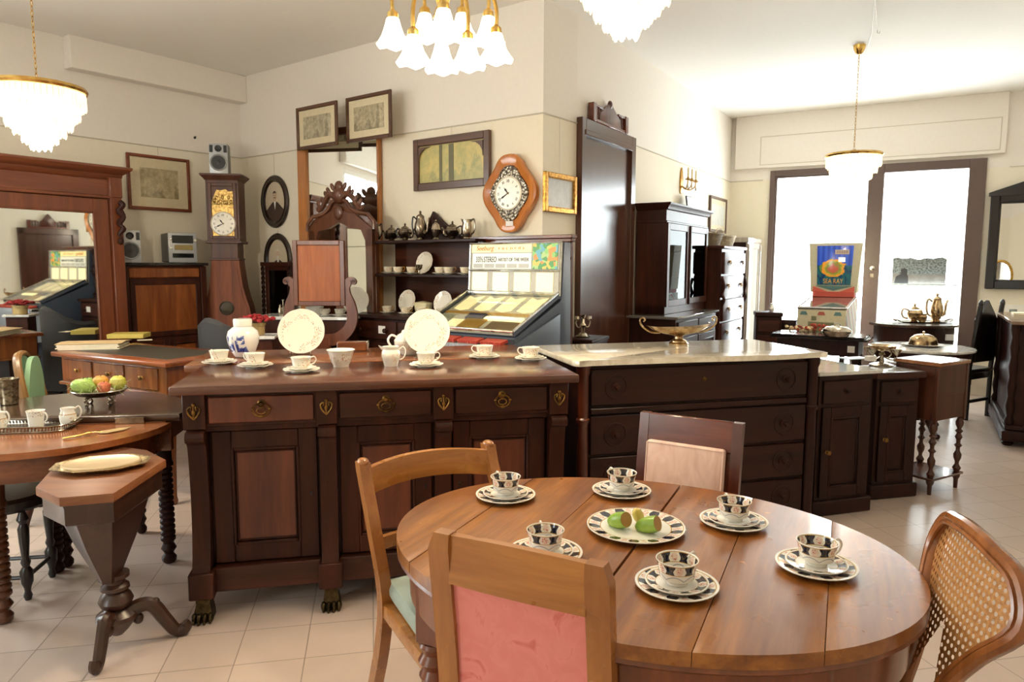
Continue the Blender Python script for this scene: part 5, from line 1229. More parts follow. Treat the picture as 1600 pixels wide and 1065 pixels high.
# ---- mirror armoire with carved crest
s0, _ = wb(487, 352, .30); s1, _ = wb(579, 352, .30); W = s1 - s0
t = thing('mirror_armoire', 'narrow walnut armoire with arched mirror door and carved leaf crest', 'wardrobe', on_wall(pC, pP, s0, .315), AN1 + R(3.5))
ARM = wood('armoire_walnut', (72, 40, 25), (118, 70, 44), 'z', .32, .25); ARMX = wood('armoire_walnut_horizontal', (72, 40, 25), (118, 70, 44), 'x', .32, .25)
m = MB(); m.box(0, W, .02, .06, .05, 1.72, .004); m.box(-.02, W + .02, -.01, .08, 0, .12, .008); part('carcass', m, ARM, t)
sh = [(0, 1.72), (.0, 1.78), (.06, 1.84), (.18, 1.86), (.25, 1.9), (.29, 1.955), (W / 2, 1.985)]
out = sh + [(W - x, z) for x, z in sh[::-1][1:]]
m = MB(); m.prism(out, .0, .06, 'xz', .006); inn = [(W / 2 + (x - W / 2) * 1.05, z + .012) for x, z in out]
m.tube([(x, -.01, z) for x, z in inn], .018, 8); part('shoulders', m, ARMX, t)
m = MB(); m.box(.0, .075, -.02, .02, .12, 1.74, .004); m.box(W - .075, W, -.02, .02, .12, 1.74, .004); m.box(.075, W - .075, -.02, .02, .12, .26, .004)
dtop = [(.075, 1.64), (.12, 1.73), (.24, 1.75), (W / 2, 1.80), (W - .24, 1.75), (W - .12, 1.73), (W - .075, 1.64)]
m.prism([(.0, 1.6), (.075, 1.6)] + dtop + [(W - .075, 1.6), (W, 1.6), (W, 1.74), (W * .75, 1.86), (W / 2, 1.90), (W * .25, 1.86), (0, 1.74)], -.02, .02, 'xz'); d = part('door', m, ARM, t)
m = MB(); m.box(.07, W - .07, -.004, .004, .25, 1.60, 0); m.prism([(.07, 1.59), *dtop, (W - .07, 1.59)], -.004, .004, 'xz'); part('mirror', m, MIRROR, d)
m = MB(); cx = W / 2; rnd = random.Random(4)
m.ell((cx, -.01, 2.02), (.07, .04, .07), 12, 10); m.ell((cx, -.01, 2.09), (.045, .03, .05), 10, 8)
for s in (-1, 1):
    m.tube(spline([(cx + s * .03, -.01, 2.0), (cx + s * .1, -.015, 2.03), (cx + s * .16, -.01, 1.99), (cx + s * .2, -.01, 1.93), (cx + s * .25, -.01, 1.9), (cx + s * .27, -.01, 1.93)], 4), [.03, .03, .028, .028, .026, .026, .024, .024, .022, .022, .02, .02, .018, .018, .016, .016, .015, .014, .013, .012, .012], 8)
    for q, z in ((.07, 2.09), (.12, 2.06), (.15, 2.03), (.19, 1.98), (.24, 1.95)):
        m.at((cx + s * q, -.015, z), (0, s * R(35), 0)); m.ell((0, 0, 0), (.022, .012, .04), 8, 6); m.home()
m.ell((cx, -.025, 1.88), (.05, .02, .06), 10, 8); part('carved_crest', m, ARM, t)
# ---- tall gilt mirror behind the armoire
s0, _ = wb(487, 300, .06); s1, _ = wb(591, 300, .06); W = s1 - s0; zt = 2.62
t = thing('tall_mirror', 'tall gilt-edged mirror against the wall behind the carved armoire', 'mirror', on_wall(pC, pP, s1 - W * cos(R(12)), .03 + W * sin(R(12))), AN1, rot=(R(-.4), 0, AN1 + R(12)))
GWD = wood('orange_gilt_wood', (140, 82, 36), (196, 130, 62), 'z', .35, .2)
m = MB(); m.box(0, .1, -.035, .01, .4, zt, .006); part('frame_stile', m, GWD, t); m = MB(); m.box(W - .03, W, -.035, .01, .4, zt, .006); part('frame_stile', m, GWD, t)
m = MB(); m.box(.1, W - .03, -.035, .01, zt - .06, zt, .006); part('frame_rail', m, WALNX, t)
m = MB(); m.box(.1, W - .03, -.035, .01, .4, .46, .006); part('frame_rail', m, WALNX, t)
m = MB(); m.box(.1, W - .03, -.012, -.004, .46, zt - .06, 0); part('glass', m, MIRROR, t)
# ---- pictures
def pic_mat(name, tone, scale=9, sky=.55, flip=1):
    m = Mat(name).set(rough=.35); x, y, z = m.xyz(); v = m.coord(); n1 = m.noise(v, scale, 6, .65, .6); n2 = m.noise(v, scale * 3.5, 5, .7)
    tr = m.noise(m.coord(scale=(1, 1, .22)), scale * 1.2, 4, .6)
    k = m.math('ADD', m.math('MULTIPLY', n1.outputs[0], .55), m.math('MULTIPLY', n2.outputs[0], .45))
    dk = m.math('GREATER_THAN', m.math('ADD', m.math('MULTIPLY', z, -1.2), tr.outputs[0]), sky)
    m.base(m.mix(m.math('MULTIPLY', dk, .45), m.ramp(k, [(.35, lin(tone[1])), (.6, lin(tone[2]))]), m.ramp(n2.outputs[0], [(.35, lin(tone[0])), (.65, lin(tone[1]))]))); return m.m
def picture(name, label, a, b, corners, off, fw, mount, fm, art, depth=.02, group=None, cat='picture', glass=False, lean=0.0, roll=0.0, hang=True):
    P = [hit(px, py, a, b, off + depth) for px, py in corners]      # TL, TR, BR, BL
    sL = (P[0][0] + P[3][0]) / 2; sR = (P[1][0] + P[2][0]) / 2; zT = (P[0][1] + P[1][1]) / 2; zB = (P[2][1] + P[3][1]) / 2
    an, l = frame_of(a, b); w, h = sR - sL, zT - zB
    t = thing(name, label, cat, (*wpt(a, b, (sL + sR) / 2, off), (zT + zB) / 2), 0, group, rot=(lean, roll, an))
    m = MB(); m.panel_frame(-w / 2, w / 2, -h / 2, h / 2, fw, -depth, 0, .004); m.panel_frame(-w / 2 + fw, w / 2 - fw, -h / 2 + fw, h / 2 - fw, .004, -depth * .8, -.004, .001); part('frame', m, fm, t)
    if mount:
        m = MB(); m.panel_frame(-w / 2 + fw, w / 2 - fw, -h / 2 + fw, h / 2 - fw, mount, -depth * .45, -.003, 0); part('mount', m, plain('cream_mount', (232, 218, 186), .7) if 'cream_mount' not in bpy.data.materials else bpy.data.materials['cream_mount'], t)
    q = fw + mount; m = MB(); m.box(-w / 2 + q - .002, w / 2 - q + .002, -depth * .4, -.002, -h / 2 + q - .002, h / 2 - q + .002, 0); part('print', m, art, t)
    if glass: m = MB(); m.box(-w / 2 + fw, w / 2 - fw, -depth * .62, -depth * .58, -h / 2 + fw, h / 2 - fw, 0); part('glass', m, PICGLASS, t)
    if hang:
        m = MB(); m.tube([(0, -.004, h / 2 - .005), (0, -.004, max(h / 2 + .01, 2.515 - (zT + zB) / 2))], .0015, 5); part('hanging_wire', m, RAILM, t)
    return t
SEPIA = pic_mat('engraving_pastoral', ((62, 56, 44), (136, 126, 102), (212, 202, 174)), 10, .62); SEPIA2 = pic_mat('engraving_woodland', ((58, 52, 40), (132, 120, 92), (216, 202, 170)), 12, .6)
TOWN = pic_mat('engraving_river_town', ((84, 70, 48), (156, 138, 100), (222, 208, 172)), 8, .66); GREENP = pic_mat('green_landscape', ((104, 118, 92), (160, 162, 104), (212, 192, 118)), 5, .6); GREYP2 = pic_mat('pale_grey_study', ((150, 154, 158), (176, 180, 184), (200, 202, 204)), 8, .7)
FRD = wood('dark_picture_frame', (70, 44, 28), (106, 70, 46), 'x', .35, .2); FRR = wood('red_picture_frame', (96, 46, 24), (140, 72, 40), 'x', .3, .3)
picture('engraving', 'framed engraving of a pastoral scene, left of the pair high on back wall', pC, pP, ((462, 168), (526, 157), (526, 227), (463, 235)), .24, .028, .06, FRD, SEPIA, group='framed engravings', glass=True, hang=False, roll=0)
picture('engraving', 'framed engraving of a woodland, right of the pair high on back wall', pC, pP, ((540, 152), (610, 140), (611, 215), (540, 223)), .16, .028, .06, FRD, SEPIA2, group='framed engravings', glass=True, hang=False)
picture('river_engraving', 'framed river town engraving on the left wall above the burr cabinet', pH, pC, ((198, 238), (297, 249), (299, 331), (201, 327)), .01, .025, .09, FRR, TOWN, glass=True, cat='picture')
t = picture('landscape_painting', 'green landscape painting with dark rounded frame left of the wall clock', pC, pP, ((645, 217), (764, 204), (764, 291), (645, 297)), .01, .055, 0, FRD, GREENP, .03)
zc = t.location.z; m = MB(); m.box(-.02, .03, -.0145, -.012, -.14, .14, 0); m.box(-.12, -.09, -.0145, -.012, -.14, .14, 0); part('painted_trunks', m, plain('painted_bark', (112, 110, 84), .6), t)
for sx in (-1, 1):
    m = MB(); w2 = .36; m.prism([(sx * .33, .135), (sx * .33, .02), (sx * .325, .06), (sx * .3, .1), (sx * .26, .125), (sx * .2, .135)], -.028, -.02, 'xz') ; part('corner_spandrel', m, FRD, t)
picture('gilt_picture', 'small pale picture in a gilt frame on the narrow wall by the door', pP, pA, ((853, 268), (902, 275), (902, 335), (853, 330)), .01, .036, 0, GILT, GREYP2, .03)
picture('small_picture', 'pale print in a thin dark frame above the wicker baskets', pA, pB, ((1110, 307), (1137, 309), (1135, 365), (1111, 362)), .01, .03, .06, FRD, pic_mat('faint_print', ((176, 180, 178), (206, 208, 204), (226, 226, 220)), 8, .6), glass=True)
# ---- oval portraits
def portrait(px0, px1, py0, py1, label, beard):
    s0, z0 = wb((px0 + px1) / 2, (py0 + py1) / 2, .03); sl = wb(px0, (py0 + py1) / 2, .03)[0]; sr = wb(px1, (py0 + py1) / 2, .03)[0]
    rx = (sr - sl) / 2; zt = wb((px0 + px1) / 2, py0, .03)[1]; zb = wb((px0 + px1) / 2, py1, .03)[1]; rz_ = (zt - zb) / 2
    t = thing('oval_portrait', label, 'picture', on_wall(pC, pP, s0, .005, (zt + zb) / 2), AN1, 'oval portraits')
    m = MB(); n = 60; q = .05
    m.loft([[((rx - d) * cos(2 * pi * i / n) * (1 + (.006 * cos(10 * pi * i / n * 2) if d < .02 else 0)), y, (rz_ - d) * sin(2 * pi * i / n)) for i in range(n)] for d, y in ((.0, 0), (.0, -.012), (.012, -.026), (.03, -.02), (.045, -.024), (.062, -.012), (.064, -.004))], caps=False); part('oval_frame', m, wood('black_oval_frame', (26, 16, 12), (52, 34, 26), 'z', .25, .4) if 'black_oval_frame' not in bpy.data.materials else bpy.data.materials['black_oval_frame'], t)
    SB = plain('sepia_ground', (206, 190, 164), .5) if 'sepia_ground' not in bpy.data.materials else bpy.data.materials['sepia_ground']
    m = MB(); m.prism([((rx - .06) * cos(2 * pi * i / n), (rz_ - .06) * sin(2 * pi * i / n)) for i in range(n)], -.006, -.002, 'xz'); pr = part('photograph', m, SB, t)
    DKC = plain('sepia_dark_coat', (70, 52, 42), .6) if 'sepia_dark_coat' not in bpy.data.materials else bpy.data.materials['sepia_dark_coat']; FL = plain('sepia_skin', (204, 176, 146), .6) if 'sepia_skin' not in bpy.data.materials else bpy.data.materials['sepia_skin']
    ix, iz = rx - .06, rz_ - .06
    m = MB(); bot = [(ix * .98 * cos(R(a)), iz * .98 * sin(R(a))) for a in range(205, 336, 10)]
    m.prism(bot + [(ix * .62, -iz * .25), (ix * .3, -iz * .05), (ix * .12, .0), (-ix * .12, .0), (-ix * .3, -iz * .05), (-ix * .62, -iz * .25)], -.0075, -.006, 'xz'); part('coat', m, DKC, pr)
    m = MB(); m.prism([(ix * .1, .0), (-ix * .1, .0), (0, -iz * .4)], -.0082, -.0075, 'xz'); part('shirt', m, WHITEP, pr)
    m = MB(); m.prism([(ix * .2 * cos(2 * pi * i / 24), iz * .28 + iz * .22 * sin(2 * pi * i / 24)) for i in range(24)], -.009, -.006, 'xz'); m.prism([(ix * .1, -.0), (-ix * .1, 0), (-ix * .1, iz * .15), (ix * .1, iz * .15)], -.0085, -.006, 'xz'); part('face', m, FL, pr)
    m = MB(); m.prism([(ix * .21 * cos(R(a)), iz * .3 + iz * .23 * sin(R(a))) for a in range(20, 161, 10)] + [(-ix * .12, iz * .42), (ix * .12, iz * .42)], -.0098, -.009, 'xz')
    m.prism([(-ix * .12, iz * .2), (0, iz * .225), (ix * .12, iz * .2), (ix * .1, iz * .17), (-ix * .1, iz * .17)], -.0098, -.009, 'xz')
    if beard: m.prism([(-ix * .14, iz * .18), (ix * .14, iz * .18), (ix * .08, -iz * .02), (0, -iz * .08), (-ix * .08, -iz * .02)], -.0096, -.009, 'xz')
    for s in (-1, 1): m.prism([(s * ix * .08 + ix * .035 * cos(2 * pi * i / 10), iz * .31 + iz * .02 * sin(2 * pi * i / 10)) for i in range(10)], -.0098, -.009, 'xz')
    part('hair', m, (plain('sepia_white_beard', (214, 204, 188), .6) if beard else DKC), pr)
    m = MB(); m.tube([(0, -.004, rz_), (0, -.004, 2.515 - (zt + zb) / 2 if not beard else rz_ + .03)], .0015, 5); part('hanging_wire', m, RAILM, t)
portrait(406, 448, 273, 356, 'upper oval portrait of a moustached person in a dark coat', False)
portrait(411, 453, 364, 447, 'lower oval portrait of a bearded person above the twist-column mirror', True)
# ---- wall clock in a scalloped walnut surround
s0, z0 = wb(795, 302, .06); t = thing('wall_clock', 'orange walnut wall clock with scalloped outline and embossed metal surround', 'clock', on_wall(pC, pP, s0, 0, z0), AN1)
n = 96; RX, RZZ = .245, .285
def out_r(a, k=1.0):
    b = 1 + .045 * cos(6 * a - pi * 0) * 1; return (RX * k * b * cos(a), RZZ * k * (1 + .04 * cos(6 * a)) * sin(a))
# pointed top and bottom, waists in between
half = spline([(0, 1.0, 0), (.24, .965, 0), (.42, .84, 0), (.55, .66, 0), (.74, .46, 0), (.94, .22, 0), (1.0, .02, 0), (.95, -.2, 0), (.76, -.44, 0), (.56, -.64, 0), (.42, -.83, 0), (.24, -.965, 0), (0, -1.0, 0)], 4)
def outl(k): return [(p.x * RX * k, p.y * RZZ * k) for p in half] + [(-p.x * RX * k, p.y * RZZ * k) for p in half[-2:0:-1]]
m = MB(); m.loft([[(x, y, z) for x, z in outl(k)] for k, y in ((.86, 0), (.96, -.01), (1.0, -.045), (.985, -.062), (.92, -.068), (.72, -.052), (.7, -.05))]); part('scalloped_case', m, ORANGEW, t)
_m = Mat('embossed_tin').set(rough=.3, metal=1.0); vo = _m.n('ShaderNodeTexVoronoi'); _m.l(_m.coord(), vo.inputs[0]); vo.inputs['Scale'].default_value = 55; _m.base(_m.ramp(vo.outputs['Distance'], [(.1, lin((206, 196, 176))), (.6, lin((92, 84, 74)))])); _m.bump(vo.outputs['Distance'], .8, .006); EMB = _m.m
m = MB(); m.loft([[(x, y, z) for x, z in outl(k)] for k, y in ((.71, -.05), (.69, -.062), (.6, -.066), (.4, -.064), (.1, -.064))]); part('embossed_surround', m, EMB, t, label='embossed metal surround')
def dial(par, r, y, z, size, hm=(320, 240)):
    m = MB(); m.at((0, y, z), (R(90), 0, 0)).lathe([(r * 1.08, 0), (r * 1.1, .006), (r * 1.02, .012), (r, .006), (0, .007)], 48); d = part('dial', m, plain('cream_enamel', (240, 232, 212), .2) if 'cream_enamel' not in bpy.data.materials else bpy.data.materials['cream_enamel'], par)
    for i, num in enumerate(('XII', 'I', 'II', 'III', 'IIII', 'V', 'VI', 'VII', 'VIII', 'IX', 'X', 'XI')):
        a = R(90 - 30 * i); text_obj('numeral', num, size, INK, d, (r * .78 * cos(a), y - .0075, z + r * .78 * sin(a)), (R(90), R(30 * i), 0), .0004, 'CENTER', .8)
    for ang, L, w, nm in ((hm[0], r * .5, r * .05, 'hour_hand'), (hm[1], r * .78, r * .04, 'minute_hand')):
        a = R(90 - ang); c, s = cos(a), sin(a); m = MB(); P = [(-.15 * L, w * .5), (.5 * L, w), (.62 * L, w * 1.6), (.75 * L, w * .6), (L, 0), (.75 * L, -w * .6), (.62 * L, -w * 1.6), (.5 * L, -w), (-.15 * L, -w * .5)]
        m.prism([(p * c - q * s, z + p * s + q * c) for p, q in P], y - .0095, y - .0085, 'xz'); part(nm, m, INK, d)
    m = MB(); m.at((0, y - .007, z), (R(90), 0, 0)).lathe([(r * .06, 0), (r * .05, .005), (0, .006)], 14); part('centre_cap', m, BRASS, d)
    return d
dial(t, .112, -.064, .0, .028)
m = MB(); m.box(-.02, .045, -.07, -.067, -.235, -.20, 0); part('price_tag', m, TAGW, t)
# ---- longcase clock in the corner
CLK = (-2.69, 6.73); t = thing('longcase_clock', 'longcase clock with red pine pear-shaped case in the room corner', 'clock', (*CLK, 0), R(9))
HOODW = wood('clock_hood_walnut', (64, 34, 22), (104, 60, 40), 'z', .5, .05)
m = MB(); m.box(-.145, .145, -.13, .13, 1.66, 2.22, .004); m.box(-.16, .16, -.145, .13, 1.64, 1.665, .004); part('hood', m, HOODW, t)
m = MB(); m.prism([(-.13, 0), (-.19, .02), (-.21, .04), (-.21, .05), (.13, .05), (.13, 0)], -.205, .205, 'yz', .002) if 0 else None
m.at((0, 0, 2.215)); m.loft([[(sx * k, sy * q, z) for sx, sy in ((-1, -1), (1, -1), (1, 1), (-1, 1))] for k, q, z in ((.15, .135, 0), (.155, .14, .01), (.178, .165, .035), (.185, .172, .045), (.185, .172, .055), (.18, .165, .058))]); part('cornice', m, HOODW, t)
m = MB(); m.panel_frame(-.125, .125, 1.68, 2.19, .03, -.142, -.128, .003); d = part('hood_door', m, HOODW, t)
m = MB(); m.box(-.098, .098, -.134, -.128, 1.70, 2.02, 0); m.prism([(-.09, 1.99), (.095, 1.99), (.09, 2.06), (.10, 2.12), (.06, 2.11), (.03, 2.135), (-.01, 2.12), (-.05, 2.13), (-.07, 2.08), (-.09, 2.04)], -.136, -.129, 'xz', .002)
for q in range(9): m.ell((-.07 + q * .018, -.136, 2.03 + .03 * sin(q * 2.0)), (.014, .006, .02), 8, 6)
part('embossed_brass', m, metal('embossed_brass', (190, 158, 96), .4, (120, 92, 50), 50), t); dial(t, .1, -.136, 1.82, .026, (322, 244))
m = MB(); m.box(-.118, .118, -.12, .12, 1.5, 1.65, .004); m.box(-.13, .13, -.13, .12, 1.485, 1.505, .004); part('neck', m, HOODW, t)
prof = [(.122, 1.49), (.128, 1.42), (.138, 1.33), (.152, 1.23), (.175, 1.13), (.2, 1.05), (.213, .97), (.21, .88), (.185, .78), (.16, .68), (.15, .5), (.18, .4), (.18, 0)]
m = MB(); m.loft([[(-w_, -.12, z), (w_, -.12, z), (w_, .12, z), (-w_, .12, z)] for w_, z in prof]); m.box(-.2, .2, -.14, .12, 0, .1, .006); part('pear_case', m, CLOCKW, t)
m = MB(); m.loft([[(-(w_ - .025), -.126, z), (w_ - .025, -.126, z), (w_ - .025, -.118, z), (-(w_ - .025), -.118, z)] for w_, z in prof[1:11]]); cd = part('case_door', m, CLOCKW, t)
m = MB(); m.at((0, -.126, 1.04), (R(90), 0, 0)).lathe([(.062, 0), (.066, .006), (.058, .01), (.054, .004), (0, .004)], 30); part('lens', m, [plain('dark_bull_eye_glass', (66, 60, 50), .08, coat=.5)], cd, label='round pendulum window')
# ---- speakers and hi-fi
def speaker(label, loc, rz, sc=1.0):
    t = thing('loudspeaker', label, 'speaker', loc, rz, 'silver loudspeakers'); t.scale = (sc, sc, sc)
    m = MB(); m.prism(rr(.082, .09, .02, 4), 0, .27, 'xy', .006); part('cabinet', m, plain('grey_cabinet', (128, 130, 130), .45) if 'grey_cabinet' not in bpy.data.materials else bpy.data.materials['grey_cabinet'], t)
    m = MB(); m.prism([(-.08, .0), (.08, .0), (.08, .27), (-.08, .27)], -.1, -.088, 'xz', .004); part('front_baffle', m, SILVERP, t)
    m = MB(); m.at((0, -.1, .1), (R(90), 0, 0)).lathe([(.074, 0), (.076, .006), (.07, .012), (.064, .006), (.06, .004)], 32); part('woofer_ring', m, SILVERP, t)
    m = MB(); m.at((0, -.101, .1), (R(90), 0, 0)).lathe([(.063, .004), (.05, -.004), (.02, -.002), (.018, .004), (0, .007)], 28); part('woofer_cone', m, BLACKP, t)
    m = MB(); m.at((0, -.1, .225), (R(90), 0, 0)).lathe([(.03, 0), (.03, .004), (.024, .006), (.012, .002), (0, .005)], 22); part('tweeter', m, BLACKP, t)
    for s in (-1, 1): m = MB(); m.box(s * .06 - .014, s * .06 + .014, -.103, -.099, .19, .255, .003); part('port', m, BLACKP, t)
    return t
sp = speaker('silver loudspeaker standing on top of the longcase clock', (CLK[0] - .03, CLK[1] - .02, 2.276), R(14))
# ---- burr walnut cabinet on the left wall, with hi-fi
s0, zt = hit(186, 410, pH, pC, .45); s1, _ = hit(325, 408, pH, pC, .45); W = s1 - s0; zt = 1.46
SEC = on_wall(pH, pC, s0, .45)
t = thing('secretaire', 'burr walnut fall-front cabinet with dark marble top on the left wall', 'cabinet', SEC, AN6)
m = MB(); m.box(0, W, -.01, .43, zt - .025, zt, .005); part('marble_top', m, BLACKM, t, label='black marble slab')
m = MB(); m.box(.03, W - .03, .02, .43, .06, zt - .025, .003); m.box(.0, W, -.01, .43, 0, .1, .006); m.box(.02, .075, .0, .05, .1, zt - .03, .004); m.box(W - .075, W - .02, .0, .05, .1, zt - .03, .004); part('carcass', m, WALN, t)
m = MB(); m.box(.08, W - .08, .008, .03, zt - .13, zt - .045, .008); part('frieze_drawer', m, BURR, t)
m = MB(); m.panel_frame(.08, W - .08, .82, zt - .145, .045, .004, .03, .004); d = part('fall_front', m, WALN, t); m = MB(); m.box(.12, W - .12, .012, .03, .86, zt - .185, .004); part('panel', m, BURR, d)
for k in range(2): door_panel(t, .08 + k * (W / 2 - .08), .08 + (k + 1) * (W / 2 - .08), .006, .14, .80, .045, WALN, BURR)
ft = lambda px, py, dep: at_z(px, py, zt)
def on_sec(q, dpt, z=zt): return SEC[0] + (q * cos(AN6) - dpt * sin(AN6)), SEC[1] + (q * sin(AN6) + dpt * cos(AN6)), z
qh = hit(284, 408, pH, pC, .30)[0] - s0; qs = hit(203, 408, pH, pC, .30)[0] - s0
sp2 = dup(sp, on_sec(qs, .15), AN6 - R(20), 'silver loudspeaker on the burr walnut cabinet by the mirror wardrobe')
t = thing('hifi_system', 'grey and silver compact stereo on top of the burr walnut cabinet', 'stereo', on_sec(qh, .13), AN6 - R(14))
m = MB(); m.box(-.12, .12, -.0, .24, .006, .265, .008); part('case', m, plain('dark_grey_case', (92, 92, 94), .45), t)
m = MB(); m.box(-.122, .122, -.022, .002, .0, .27, .012, 2); fp = part('front_panel', m, SILVERP, t)
m = MB(); m.box(-.09, .09, -.026, -.02, .175, .245, .006); part('display', m, plain('black_display', (16, 18, 20), .1), fp)
m = MB(); m.box(-.07, .085, -.026, -.02, .115, .16, .004); part('button_row', m, plain('gold_buttons', (150, 132, 84), .35, .4), fp); m = MB(); m.box(-.09, .09, -.026, -.02, .045, .085, .006); part('cassette_door', m, bpy.data.materials['black_display'], fp)
for x, z, r in ((.1, .2, .014), (-.1, .13, .012), (-.1, .21, .008)): m = MB(); m.at((x, -.022, z), (R(90), 0, 0)).lathe([(r, 0), (r * .9, .012), (0, .013)], 18); part('knob', m, CHR, fp)
# ---- twist-column mirror below the portraits
s0, zt = wb(412, 417, .1); s1, _ = wb(457, 417, .1); W = s1 - s0; zb = .80
t = thing('twist_mirror', 'dark glazed mirror frame with barley twist columns below the oval portraits', 'mirror', on_wall(pC, pP, s0, .09), AN1)
m = MB(); m.panel_frame(.03, W - .03, zb, 1.44, .05, -.02, .02, .004); m.box(.0, W, -.05, .02, 1.43, 1.47, .004); m.box(.0, W, -.05, .02, zb - .04, zb, .004); part('frame', m, WALN, t)
m = MB(); m.box(.07, W - .07, -.004, .004, zb + .04, 1.40, 0); part('glass', m, mirror('dark_old_mirror', (60, 62, 66), .05), t)
for x in (.02, W - .02):
    m = MB()
    for ph in (0, pi): m.tube([(x + .009 * cos(z * 70 + ph), -.035 + .009 * sin(z * 70 + ph), z) for z in [zb + (1.43 - zb) * i / 70 for i in range(71)]], .011, 6)
    part('twist_column', m, DARK, t)
m = MB(); m.box(0, W, -.12, .03, .0, zb - .04, .004); part('base_cabinet', m, WALN, t)
# ================================================================ door wall and the shop-window end
def dw(px, py, off=0.0): return hit(px, py, pA, pB, off)
# ---- carved crest resting over the door casing
s0, _ = dw(922, 190, .03); s1, _ = dw(977, 205, .03); W = s1 - s0
t = thing('carved_crest', 'carved wooden crest with little balusters on top of the brown door casing', 'ornament', on_wall(pA, pB, s0, .01, 2.56), AN2)
m = MB(); m.box(0, W, -.045, .0, 0, .025, .004); m.box(0, .06, -.05, .0, .0, .14, .005); m.box(W - .06, W, -.05, .0, .0, .14, .005); part('base_rail', m, MAHOGX, t)
c = W / 2; m = MB(); m.prism([(c - .22, .02), (c + .22, .02), (c + .2, .09), (c + .1, .13), (c + .05, .17), (c, .19), (c - .05, .17), (c - .1, .13), (c - .2, .09)], -.04, -.01, 'xz', .005); m.ell((c, -.03, .18), (.03, .02, .035), 10, 8); part('pediment', m, MAHOG, t)
for q in (.1, .14, .18, W - .18, W - .14, W - .1): part('baluster', MB().lathe([(.01, .025), (.014, .05), (.008, .07), (.012, .09), (.008, .11), (.012, .12)], 10, (q, -.025, 0)), MAHOG, t)
m = MB(); m.box(.06, c - .15, -.045, -.005, .115, .135, .003); part('top_rail', m, MAHOGX, t); m = MB(); m.box(c + .15, W - .06, -.045, -.005, .115, .135, .003); part('top_rail', m, MAHOGX, t)
# ---- small cabinet by the door and its silver figure
t = thing('bedside_cabinet', 'small dark cabinet with moulded top standing by the brown door', 'cabinet', (.41, 5.28, 0), R(-28))
m = MB(); m.box(0, .205, 0, .37, .875, .9, .005); m.box(.008, .197, .01, .37, .855, .875, .004); part('top', m, DARKX, t); m = MB(); m.box(.015, .19, .02, .36, .04, .855, .003); m.box(0, .205, 0, .37, 0, .09, .006); part('carcass', m, DARK, t)
m = MB(); m.box(.03, .175, .008, .025, .72, .84, .004); d = part('drawer', m, DARKX, t); door_panel(t, .025, .18, .006, .12, .69, .035, DARK, DARK)
x, y, _ = at_z(905, 529, .9); t = thing('candelabrum', 'small silver figural candle holder on the cabinet by the door', 'candle holder', (.545, 5.40, .9), R(20))
m = MB(); m.lathe([(.055, 0), (.058, .008), (.04, .018), (.03, .03), (.012, .04), (.014, .07), (.024, .09), (.012, .11), (.01, .14), (.02, .155), (.022, .17), (.014, .172), (0, .165)], 24, flute=(.06, 8, 3)); part('stem', m, SILVER, t)
for s in (-1, 1):
    m = MB(); m.tube(spline([(0, 0, .09), (s * .04, 0, .075), (s * .06, 0, .11), (s * .05, 0, .13)], 5), .005, 7); m.lathe([(.008, .125), (.02, .14), (.018, .16), (.012, .16), (0, .15)], 14, (s * .05, 0, 0)); part('branch', m, SILVER, t)
# ---- glazed bookcase
u0, _ = dw(1042, 314, .3); u1, _ = dw(1105, 332, .3); W = u1 - u0; zc = 2.0
t = thing('bookcase', 'tall dark bookcase with two glazed doors on a marble-topped base', 'bookcase', on_wall(pA, pB, u0, .3), AN2)
b0, _ = dw(1060, 492, .5); b1, _ = dw(1124, 481, .5); q0, q1 = b0 - u0, b1 - u0; hb = 1.005
m = MB(); m.box(q0 - .01, q1, -.20, .28, hb - .025, hb, .005); part('marble_top', m, plain('grey_marble', (120, 116, 110), .1, coat=.4), t, label='grey marble slab on the base')
m = MB(); m.box(q0 + .02, q1 - .02, -.17, .28, .05, hb - .025, .003); m.box(q0, q1, -.2, .28, 0, .1, .006); part('base_carcass', m, DARK, t)
for k in range(2):
    xa = q0 + .05 + k * (q1 - q0 - .1) / 2; xb = xa + (q1 - q0 - .1) / 2 - .03
    m = MB(); m.box(xa, xb, -.19, -.165, hb - .17, hb - .05, .005); d = part('drawer', m, DARKX, t); m = MB(); m.tube([((xa + xb) / 2 - .03, -.2, hb - .11), ((xa + xb) / 2 + .03, -.2, hb - .11)], .006, 6); part('pull', m, BRASS, d)
    door_panel(t, xa, xb, -.19, .12, hb - .2, .06, DARK, WALN)
m = MB(); m.box(0, .03, .0, .28, hb, zc - .16, .003); m.box(W - .03, W, 0, .28, hb, zc - .16, .003); m.box(.03, W - .03, .26, .28, hb, zc - .16, .002); m.box(.0, W, 0, .28, zc - .16, zc - .05, .003); m.box(0, W, 0, .28, hb, hb + .09, .003); part('upper_case', m, WALN, t)
m = MB(); m.loft([[(-a, -a, z), (W + a, -a, z), (W + a, .28, z), (-a, .28, z)] for a, z in ((.005, zc - .06), (.02, zc - .05), (.03, zc - .03), (.055, zc - .015), (.06, zc), (.05, zc + .002))]); m.box(-.012, W + .012, -.012, .28, zc - .175, zc - .155, .004); part('cornice', m, WALN, t)
for z in (1.32, 1.58): m = MB(); m.box(.03, W - .03, .03, .26, z, z + .018, .002); part('shelf', m, WALN, t)
for k in range(2):
    xa, xb = (.0, W / 2 - .003) if k == 0 else (W / 2 + .003, W)
    m = MB(); m.panel_frame(xa, xb, hb + .07, zc - .175, .06, -.02, .002, .003); d = part('door', m, WALN, t)
    m = MB(); m.box(xa + .055, xb - .055, -.01, -.006, hb + .12, zc - .23, 0); part('glass', m, pane('cabinet_glass', (150, 152, 150), 0, .4) if k == 0 else bpy.data.materials['cabinet_glass'], d)
